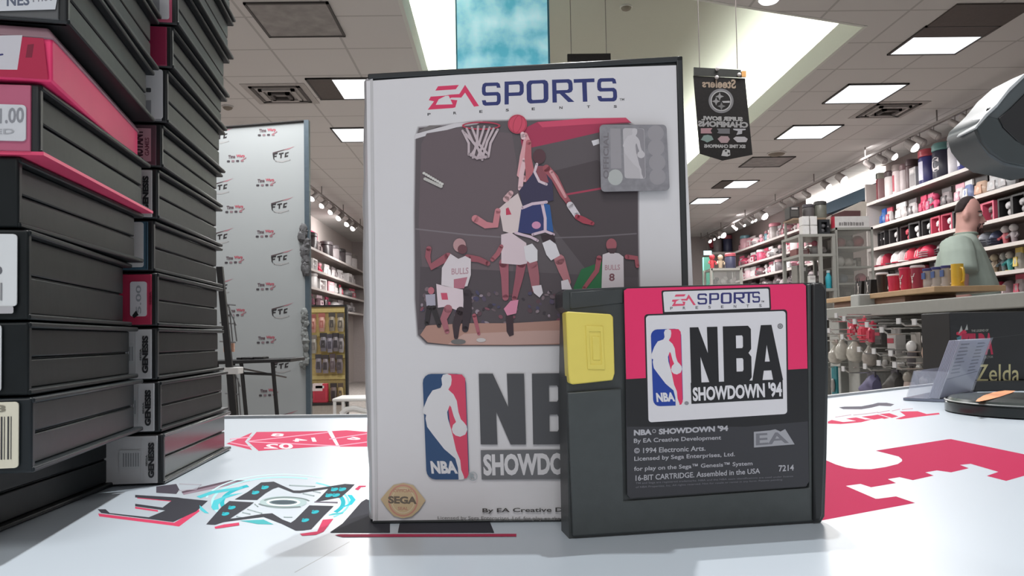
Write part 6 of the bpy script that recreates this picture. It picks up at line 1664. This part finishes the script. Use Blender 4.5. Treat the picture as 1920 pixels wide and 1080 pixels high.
mb = MB(); mb.box((cabx0, Yd + .28, zbc), (cabx1, Yd + .29, ztc)); mb.build('back_panel', mat('cabinet_back', '#8f8a86', 0.6), ca)
for y in (428, 462, 499, 530, 556):
    z_ = D(1600, y).z; mb = MB(); mb.box((cabx0 + .001, Yd + .006, z_ - .012), (cabx1 - .001, Yd + .279, z_)); mb.build('shelf', FR, ca)
mb = MB()
for x in (cabx0 + .004, cabx1 - .004): mb.box((x - .006, Yd - .006, zbc), (x + .006, Yd + .006, ztc + .006))
mb.box((cabx0 - .003, Yd - .006, ztc - .01), (cabx1 + .003, Yd + .29, ztc + .006)); mb.build('frame', FR, ca)
mb = MB(); mb.box((cabx0 + .02, Yd + .02, FLOOR), (cabx1 - .02, Yd + .27, zbc - .012)); mb.build('pedestal', FR, ca)
for i, (px, py, r_, c, lb) in enumerate(((1587, 462, .036, '#8f3a44', 'dull red ball on the top shelf of the frosted cabinet, rack side'), (1620, 462, .042, '#9c3240', 'larger red ball on the top shelf of the frosted cabinet'), (1604, 462, .03, '#6f6460', 'brown ball between the two red balls in the frosted cabinet'),
                                        (1584, 499, .04, '#cfcbc6', 'white ball on the second shelf of the frosted cabinet'), (1602, 499, .034, '#b9b3ac', 'cream ball on the second shelf of the frosted cabinet'), (1626, 530, .036, '#d0607a', 'pink ball low in the frosted cabinet'), (1592, 530, .034, '#7d8795', 'blue grey ball low in the frosted cabinet'))):
    b = D(px, py)
    mb = MB(); mb.ball((b.x, Yd + .09, b.z + r_ + .0006), r_, 14, 10); mb.lathe([(r_ * .4, b.z + .0004), (r_ * .4, b.z + .006)], (b.x, Yd + .09, 0), 12)
    tag(mb.build('display_ball', PLN(c, .4), None, True, origin=(b.x, Yd + .09, b.z)), lb, 'ball', 'balls in the frosted cabinet')
for i, (px, py, w_, h_, c, lb) in enumerate(((1577, 462, .035, .06, '#c9c4be', 'small cream box on the top shelf of the frosted cabinet, rack side'), (1612, 499, .06, .05, '#dedad6', 'white box on the second shelf of the frosted cabinet'), (1578, 530, .04, .07, '#8d9196', 'blue grey box on the third shelf of the frosted cabinet, rack side'), (1608, 530, .06, .06, '#c2beb8', 'cream box on the third shelf of the frosted cabinet'),
                                              (1582, 556, .05, .055, '#d0ccc6', 'pale box at the bottom of the frosted cabinet, rack side'), (1605, 556, .05, .06, '#77736e', 'dark grey box at the bottom of the frosted cabinet'), (1626, 499, .03, .07, '#6d6763', 'narrow dark box on the second shelf of the frosted cabinet'))):
    b = D(px, py); r = thing('cabinet_box', lb, 'box', (b.x, Yd + .14, b.z + .0006), group='boxes in the frosted cabinet')
    mb = MB(); mb.box((-w_ / 2, -.03, 0), (w_ / 2, .03, h_)); mb.build('carton', PLN(c), r, bevel=.003)
    mb = MB(); mb.box((-w_ * .35, -.032, h_ * .2), (w_ * .35, -.029, h_ * .6)); mb.build('front_panel', PLN('#a39c96' if c != '#8d9196' else '#d5d0cb'), r)
# on the open rack
zt_ = zta + .0006
for i, (px, zz_, c, lb) in enumerate(((1515, 0, '#e6e4e2', 'white cube box, lower pair, at the far shelves end'), (1530, 0, '#e3e1df', 'white cube box, lower pair, beside the dark box'), (1515, 1, '#e9e7e6', 'white cube box stacked on top at the far shelves end'), (1530, 1, '#e5e3e1', 'white cube box stacked on top beside the dark box'))):
    b = D(px, 437); s_ = .0485
    r = thing('cube_box', lb, 'box', (b.x, Yd + .06, zt_ + zz_ * (s_ * 1.3 + .0012)), group='white cube boxes on the open rack')
    mb = MB(); mb.box((-s_ / 2, -.03, 0), (s_ / 2, .03, s_ * 1.3)); mb.build('carton', PLN(c), r, bevel=.003)
    mb = MB(); mb.box((-s_ * .4, -.031, s_ * .1), (s_ * .4, -.029, s_ * 1.15)); mb.build('front_window', PLN('#f0eeee', .2), r)
rd = item('window', ('#2c2f33', '#1c1d1f', '#77767a'), (D(1551, 437).x, Yd + .08, zt_), 0, 'dark window box beside the white cube boxes', 'boxes on the open rack', h=.105, w=.075, d=.08)
# upper board on brackets with dark jars
ub = D(1535, 403).z
us = thing('rack_top_board', 'tan upper board on thin brackets above the white cube boxes', 'shelf', (D(1535, 403).x, Yd + .2, ub), world=True)
mb = MB(); mb.box((D(1500, 403).x, Yd + .12, ub - .012), (D(1569, 403).x, Yd + .3, ub)); mb.build('board', mat('tan_board', '#a08a74', 0.6), us)
mb = MB()
for px in (1502, 1558):
    x = D(px, 403).x; mb.box((x - .006, Yd + .27, zta), (x + .006, Yd + .29, ub - .012))
mb.build('bracket', FR, us)
for px, kd, cols, kw, lb in ((1507, 'box', ('#3f3d3d', '#5a5856'), dict(h=.085, w=.07, d=.09), 'dark box at the far shelves end of the rack top board'), (1539, 'jar', ('#6c6869', '#57535a', .105, .04), {}, 'grey jar in the middle of the rack top board'), (1562, 'jar', ('#7a7b72', '#4c4b4a', .125, .042), {}, 'tallest grey jar on the rack top board')):
    item(kd, cols, (D(px, 403).x, Yd + .2, ub + .0006), 0, lb, 'goods on the rack top board', **kw)
# middle shelf goods
z2 = D(1535, 541).z + .0006; z1 = D(1535, 476).z + .0006
for px, zz_, kd, cols, kw, lb in ((1518, z2, 'box', ('#8c8a84', '#76746e'), dict(h=.17, w=.075, d=.1), 'grey box low in the open rack, far shelves end'), (1528, z2, 'box', ('#dedbd8', '#efeeec'), dict(h=.09, w=.045, d=.03), 'small white card box in front of the grey box'), (1551, z2, 'helmet', ('#77706c', '#4a4644'), dict(h=.1), 'brown grey mini helmet low in the open rack'),
                                   (1519, z1, 'box', ('#8d5a58', '#a8898a'), dict(h=.05, w=.09, d=.12), 'flat dull red box on the middle shelf of the open rack'), (1548, z1, 'fig', ('#d8d2d0', '#cf7a88', '#b9b3b0'), dict(h=.11), 'white figurine with pink head in the open rack')):
    b = D(px, 541); item(kd, cols, (b.x, Yd + (.05 if 'small' in lb else .16), zz_), 0, lb, 'goods in the open rack', **kw)
# sign box on the cabinet
sg = thing('cabinet_sign', 'white lettered sign board with red edge on the frosted cabinet', 'sign', (D(1600, 428).x, Yd + .1, ztc + .0062), world=True)
a_ = D(1568, 429); b_ = D(1632, 404)
mb = MB(); mb.box((a_.x, Yd + .02, ztc + .0062), (b_.x, Yd + .06, b_.z)); mb.build('board', PLN('#dcd9d8'), sg)
mb = MB(); mb.box((a_.x - .008, Yd + .019, ztc + .0062), (a_.x - .0003, Yd + .061, b_.z)); mb.build('red_edge', PLN('#c4364c'), sg)
mb = MB(); mb.prism([D(1560, 416, .075), D(1634, 416, .075), D(1635, 374, .075), D(1625, 374, .075), D(1560, 404, .075)], (0, .02, 0)); mb.build('rear_board', PLN('#cdc3b8'), sg)
mb = MB(); mb.prism([D(1566, 403, .0645), D(1622, 403, .0645), D(1622, 392, .0645), D(1592, 392, .0645), D(1568, 400, .0645)], (0, .008, 0)); tag(mb.build('dark_panel', PLN('#5d3f40'), sg), 'dark panel behind the lettering')
fs_ = on_plane((0, Yd + .02, 0), (0, -1, 0))
g = Ink(lambda x, y, off=0.0: fs_(x, y, off + .0004), 1e-4, 1e-4)
x = 1573
for w_ in (5, 3, 8, 4, 6, 4, 7, 5, 4):
    g.poly([(x, 417 - (0 if w_ % 2 else 1)), (x + w_ * .8, 417), (x + w_ * .8, 423), (x, 423)], '#8a8686'); x += w_ * .8 + 1.2
g.build('lettering', sg)
# teal bottle on the cabinet side and pillar by the plank
b = D(1562, 541); r = thing('teal_bottle', 'bright teal bottle standing between the open rack and the cabinet', 'bottle', (xb + .012 - .03, Yd + .05, z2))
mb = MB(); mb.lathe([(.018, 0), (.02, .005), (.02, .08), (.012, .095), (.011, .11)], seg=14); mb.build('body', PLN('#3fb6c8', .3), r, smooth=True)
mb = MB(); mb.lathe([(.013, .108), (.013, .125)], seg=12); mb.build('cap', PLN('#d5e6e8'), r, smooth=True)
# white square post beside the plank
pp = PX(1597, 600, 1.56); pt = PX(1597, 553, 1.56)
mb = MB(); mb.box((1.56, pp.y - .07, .1768), (1.64, pp.y + .01, pt.z)); tag(mb.build('display_block', mat('block_white', '#b6b7b3', 0.5), None, bevel=.006, origin=(1.6, pp.y, .1768)), 'pale square display block at the cabinet end of the plank', 'display block')

# ================================================================== far end of the shop
Yf = 12.5
def Gf(px, py, dy=0.0): return PY(px, py, Yf) + Vector((0, dy, 0))
gc = thing('glass_case', 'low glass display case with toys at the end of the far shelves', 'glass case', (Gf(1362, 520).x, Yf, FLOOR), world=True)
x0, x1, zt2, zm = Gf(1333, 500).x, Gf(1389, 500).x, Gf(1360, 503).z, Gf(1360, 532).z
mb = MB()
for x in (x0, x1):
    for dy in (0, .4): mb.box((x - .02, Yf + dy - .02, FLOOR), (x + .02, Yf + dy + .02, zt2))
mb.box((x0, Yf - .02, zt2 - .035), (x1, Yf + .42, zt2)); mb.build('frame', FR, gc)
mb = MB(); mb.box((x0, Yf, FLOOR), (x1, Yf + .4, zm)); mb.build('base', mat('case_base', '#8d8985', 0.6), gc)
mb = MB(); mb.box((x0 + .02, Yf - .004, zm), (x1 - .02, Yf + .002, zt2 - .036)); mb.build('glass', mat('case_glass', '#cfd2d0', 0.05, alpha=0.16, noise=0), gc)
for px, c, s_, lb in ((1345, '#3c3a3a', .075, 'dark plush toy in the low glass case'), (1361, '#bdb9b6', .08, 'pale plush toy in the middle of the low glass case'), (1378, '#b0aaa8', .075, 'grey plush toy with a red badge in the low glass case')):
    b = Gf(px, 532); t_ = thing('plush_toy', lb, 'plush toy', (b.x, Yf + .15, zm + .0006), group='plush toys in the glass case')
    mb = MB(); mb.ball((0, 0, s_ * .62), s_ * .62, 12, 9, 0, (1, .8, 1)); mb.build('body', PLN(c, .9), t_, smooth=True)
    mb = MB(); mb.ball((s_ * .5, -.02, s_ * 1.15), s_ * .42, 12, 9); mb.ball((s_ * .25, 0, s_ * 1.5), s_ * .14, 8, 6); mb.ball((s_ * .75, 0, s_ * 1.5), s_ * .14, 8, 6); mb.build('head', PLN(c, .9), t_, smooth=True)
for px, kd, cols, h_, lb in ((1341, 'fig', ('#c8434c', '#c8434c', '#77706c'), .26, 'red figurine on the low glass case'), (1357, 'fig', ('#b9a48c', '#c9b59c', '#6a625c'), .25, 'tan figurine on the low glass case'), (1376, 'jar', ('#44465e', '#b05560', .27, .09), None, 'blue jar with red lid on the low glass case')):
    kw = dict(h=h_) if h_ else {}
    item(kd, cols, (Gf(px, 503).x, Yf + .18, zt2 + .0006), 0, lb, 'goods on the low glass case', **kw)
bsz = PY(1355, 474, 17.8).z
bs_ = thing('back_wall_shelf', 'shelf on the back wall past the far bay', 'shelf', (PY(1355, 474, 17.8).x, 18.7, bsz), world=True)
mb = MB(); mb.box((PY(1325, 474, 17.8).x, 17.65, bsz - .04), (PY(1376, 474, 17.8).x, BACK_Y, bsz)); mb.build('board', SHELFE, bs_)
mb = MB(); mb.box((PY(1325, 474, 17.8).x, 17.64, bsz - .05), (PY(1376, 474, 17.8).x, 17.6495, bsz + .005)); mb.build('front_edge', SHELFE, bs_)
p = PY(1366, 474, 17.8); item('jar', ('#4a4c66', '#b5606a', .42, .11), (p.x, 17.85, bsz + .0006), 0, 'large blue jar with red lid on the back wall shelf', 'jars on the back wall shelf')
p = PY(1347, 474, 17.8); item('jar', ('#8d8384', '#77706f', .4, .1), (p.x, 17.85, bsz + .0006), 0, 'grey jar beside the blue one on the back wall shelf', 'jars on the back wall shelf')
p = PY(1338, 457, 18.2); mb = MB(); mb.lathe([(.02, 0), (.1, .02), (.13, .13), (.1, .24), (.02, .262)], (p.x, 18.16, p.z - .13), 18); mb.tube([(p.x, 18.16, p.z), (p.x, 18.2995, p.z)], .03, 8)
tag(mb.build('wall_disc', PLN('#9a2c3c'), None, True, origin=(p.x, 18.16, p.z)), 'dark red round ornament on the back wall beside the case edge', 'wall ornament')
p = PY(1328, 474, 17.5); r = thing('glowing_panel', 'small glowing cyan panel at the back wall beside the case edge', 'glowing panel', (p.x, 17.5, p.z - .09), world=True)
mb = MB(); mb.box((p.x - .1, 17.5, p.z - .05), (p.x + .08, 17.54, p.z + .05)); mb.build('screen', mat('cyan_glow', '#c9f2f5', 0.5, emit='#c9f6fa', strength=1.5, noise=0), r)
mb = MB(); mb.tube([(p.x, 17.52, p.z + .05), (p.x, 17.52, CEIL - .0005)], .008, 6); mb.build('drop_rod', SPOTM, r)
p = PY(1326, 520, 15.0); mb = MB(); mb.box((p.x - .06, 15.0, FLOOR), (p.x + .12, 15.1, PY(1326, 482, 15).z)); tag(mb.build('green_post', mat('post_green', '#4f8a78', 0.6), None, origin=(p.x, 15.0, FLOOR)), 'pale green upright post at the far end beside the case edge', 'post')

# ================================================================== the man at the shelves
YM = 4.4
MC = PY(1815, 560, YM)
LAT = Vector((MC.x, MC.y, 0)).normalized(); FWD = Vector((LAT.y, -LAT.x, 0))
_mp = on_plane(MC, -LAT)
def M_(px, py, d=0.0): return _mp(px, py) + LAT * d
foot = M_(1822, 560)
man = thing('person', 'man in a loose grey green shirt looking down beside the wall shelves', 'person', (foot.x, foot.y, FLOOR), world=True)
def ring(xb, xf, py, w, n=20, e=2.3, dy=0.0, lift=0.0):
    a = M_(xb, py); b = M_(xf, py); c0 = (a + b) / 2; hw = (b - a).length / 2; c0.z += lift
    P = []
    for k in range(n):
        t = 2 * pi * k / n; c_, s_ = cos(t), sin(t)
        P.append(c0 + FWD * (hw * math.copysign(abs(c_) ** (2 / e), c_)) + LAT * (dy + w * math.copysign(abs(s_) ** (2 / e), s_)))
    return P
def remeshed(name, mb, voxel, m, parent, smooth_it=4):
    o = mb.build(name + '_src', m, None)
    md = o.modifiers.new('r', 'REMESH'); md.mode = 'VOXEL'; md.voxel_size = voxel; md.use_smooth_shade = True
    if smooth_it:
        sm = o.modifiers.new('s', 'SMOOTH'); sm.iterations = smooth_it; sm.factor = 0.5
    dg = bpy.context.evaluated_depsgraph_get()
    me = bpy.data.meshes.new_from_object(o.evaluated_get(dg))
    me.name = name
    off = Vector(parent['_o']) if parent.get('_o') is not None else Vector((0, 0, 0))
    me.transform(Matrix.Translation(-off))
    bpy.data.objects.remove(o)
    n = bpy.data.objects.new(name, me); COL.objects.link(n); n.parent = parent
    me.polygons.foreach_set('use_smooth', [True] * len(me.polygons))
    me.materials.clear(); me.materials.append(m)
    return n
def zl_(v): return FLOOR + v
def MB0(px, d, z_):
    p = M_(px, 640, d); return Vector((p.x, p.y, z_))
mb = MB()
TOR = [(1758, 1862, 640, .17), (1757, 1868, 600, .185), (1758, 1871, 560, .19), (1757, 1866, 530, .185), (1757, 1853, 500, .18), (1763, 1842, 472, .19), (1775, 1834, 455, .17), (1786, 1831, 445, .105), (1790, 1830, 437, .07)]
mb.loft([ring(*t) for t in TOR])
HD = [(1790, 1832, 444, .072), (1791, 1833, 436, .075), (1791, 1836, 430, .076), (1791, 1838, 424, .076), (1792, 1837, 417, .073), (1792, 1838, 408, .076), (1792, 1839, 398, .078), (1793, 1839, 390, .077), (1796, 1836, 381, .072), (1802, 1830, 374, .056), (1809, 1823, 370, .03)]
mb.loft([ring(*t, n=20, e=2.05) for t in HD])
NX = lambda px, py, dy=0.0: M_(px, py, dy)
mb.tube([NX(1837, 400), NX(1842, 408), NX(1846, 414.5), NX(1838, 417)], [.008, .012, .016, .010], 10)     # nose
mb.ball(NX(1838.5, 423), .015, 10, 8, 0, (1, 1.5, .55)); mb.ball(NX(1838, 427), .014, 10, 8, 0, (1, 1.4, .6))
mb.ball(NX(1834, 433), .02, 10, 8, 0, (1, 1.3, .9))
mb.ball(NX(1836, 399), .02, 10, 8, 0, (.7, 2.2, .5))
for s_ in (-1, 1):
    mb.ball(NX(1812, 407, s_ * .083), .025, 12, 8, 0, (.8, .5, 1.4))
    # arm: shoulder, elbow, wrist, hand with fingers
    sh = NX(1796, 462, s_ * .2); el = NX(1800, 556, s_ * .245); wr_ = NX(1852, 602, s_ * .2)
    mb.tube([sh, sh.lerp(el, .5), el, el.lerp(wr_, .35), wr_], [.062, .055, .046, .045, .03], 12)
    dr = (wr_ - el).normalized(); pal = wr_ + dr * .05
    mb.tube([wr_, wr_ + dr * .03, wr_ + dr * .085], [.028, .036, .034], 10)
    side = LAT; dn_ = dr.cross(side).normalized()
    if dn_.z > 0: dn_ = -dn_
    for f_, (o_, ln) in enumerate(((-.027, .062), (-.009, .072), (.009, .068), (.026, .052))):
        b0 = wr_ + dr * .08 + side * o_
        mb.tube([b0, b0 + dr * ln * .45 + dn_ * .008, b0 + dr * ln * .8 + dn_ * .026, b0 + dr * ln * .85 + dn_ * .045], [.0095, .009, .0085, .007], 8)
    th = wr_ + dr * .03 - side * s_ * .032
    mb.tube([th, th + dr * .03 - side * s_ * .02 + dn_ * .012, th + dr * .055 - side * s_ * .02 + dn_ * .03], [.012, .0105, .009], 8)
    hp = MB0(1812, s_ * .1, zl_(.88)); kn = MB0(1816, s_ * .11, zl_(.48)); an = MB0(1808, s_ * .12, zl_(.09))
    mb.tube([hp, hp.lerp(kn, .5), kn, kn.lerp(an, .35), an], [.1, .086, .064, .062, .042], 12)
    mb.tube([an, an + FWD * .05 - Vector((0, 0, .045)), an + FWD * .15 - Vector((0, 0, .06))], [.042, .042, .03], 10)
SKIN = mat('skin', '#dca9a0', 0.55, noise=0.06, scale=20)
remeshed('body', mb, .0105, SKIN, man, 3)
# shirt
mb = MB()
SH = [(1752, 1869, 634, .20), (1750, 1878, 600, .215), (1752, 1880, 565, .222), (1752, 1874, 535, .218), (1751, 1862, 505, .212), (1757, 1849, 475, .222), (1770, 1838, 456, .20), (1784, 1832, 446, .125), (1791, 1830, 439, .078)]
mb.loft([ring(*t) for t in SH])
for s_ in (-1, 1):
    a = NX(1793, 462, s_ * .19); b = NX(1797, 486, s_ * .238); c = NX(1800, 516, s_ * .262)
    mb.tube([a, b, c, c + (c - b) * .1], [.085, .092, .098, .096], 14)
SHIRT = mat('shirt_cloth', '#acbab0', 0.85, noise=0.07, scale=9, bump=0.3)
sh_ = remeshed('shirt', mb, .011, SHIRT, man, 3)
mb = MB(); P = ring(1790, 1832, 440, .079, 22, lift=.0); mb.tube([Vector(p) for p in P] + [Vector(P[0])], .009, 8, cap=False); mb.build('collar', mat('shirt_collar', '#94a398', 0.85, noise=.05), sh_).location = -Vector(man['_o'])
mb = MB(); mb.ball(NX(1829, 466, -.155), .016, 10, 6, 0, (.5, .35, 1.2)); mb.ball(NX(1833, 474, -.15), .012, 8, 6, 0, (.5, .35, 1.2)); tag(mb.build('chest_badge', PLN('#3c4a40'), sh_), 'small dark chest badge').location = -Vector(man['_o'])
# hair, beard, eyes, glasses-free face
mb = MB(); mb.loft([ring(*t, n=20, e=2.05) for t in ((1789.5, 1812, 400, .081), (1789.5, 1820, 392, .082), (1792, 1827, 383, .079), (1798, 1830, 374.5, .064), (1806, 1824, 368.5, .036))]); remeshed('hair', mb, .009, mat('hair_dark', '#33282a', 0.8, noise=.2, scale=80), man, 3)
mb = MB(); mb.ball(NX(1836, 433.5), .022, 12, 8, 0, (.8, 1.35, 1.0)); mb.ball(NX(1840, 420.5), .010, 10, 6, 0, (.8, 3.0, .5)); mb.tube([NX(1838, 421, -.034), NX(1834, 428, -.045), NX(1834, 435, -.028)], .006, 8); mb.tube([NX(1838, 421, .034), NX(1834, 428, .045), NX(1834, 435, .028)], .006, 8); mb.build('goatee', mat('beard_dark', '#47302f', 0.85, noise=.2), man, True)
for s_ in (-1, 1):
    mb = MB(); mb.ball(NX(1838, 404.5, s_ * .033), .0105, 10, 8); e_ = mb.build('eye', PLN('#d8cfca', .2), man, True)
    mb = MB(); mb.ball(NX(1840.4, 405, s_ * .033), .0055, 8, 6); mb.build('iris', PLN('#2a201c', .2), e_, True).location = -Vector(man['_o'])
    mb = MB(); mb.tube([NX(1839, 398.5, s_ * .014), NX(1839.5, 397.5, s_ * .034), NX(1835, 399, s_ * .056)], .0045, 6); mb.build('eyebrow', MATS['hair_dark'], man, True)
# trousers and shoes
mb = MB(); mb.loft([ring(*t) for t in ((1764, 1858, 660, .165), (1758, 1864, 640, .175), (1757, 1868, 610, .19))])
for s_ in (-1, 1):
    hp = MB0(1812, s_ * .095, zl_(.9)); kn = MB0(1816, s_ * .11, zl_(.48)); an = MB0(1808, s_ * .12, zl_(.07))
    mb.tube([hp, hp.lerp(kn, .5), kn, kn.lerp(an, .4), an], [.125, .11, .088, .085, .075], 14)
remeshed('trousers', mb, .014, mat('trousers_dark', '#3c3d42', 0.85, noise=.08), man, 3)
for s_ in (-1, 1):
    an = MB0(1808, s_ * .12, FLOOR)
    mb = MB(); mb.loft([[an + FWD * x + LAT * (w * cos(t)) + Vector((0, 0, max(0.001, h * (.5 + .5 * sin(t))))) for t in [2 * pi * j / 12 for j in range(12)]] for x, w, h in ((-.08, .03, .06), (-.05, .046, .1), (.03, .05, .11), (.1, .052, .08), (.17, .04, .055), (.19, .02, .04))]); mb.build('shoe', mat('shoe_black', '#222224', 0.5), man, True)
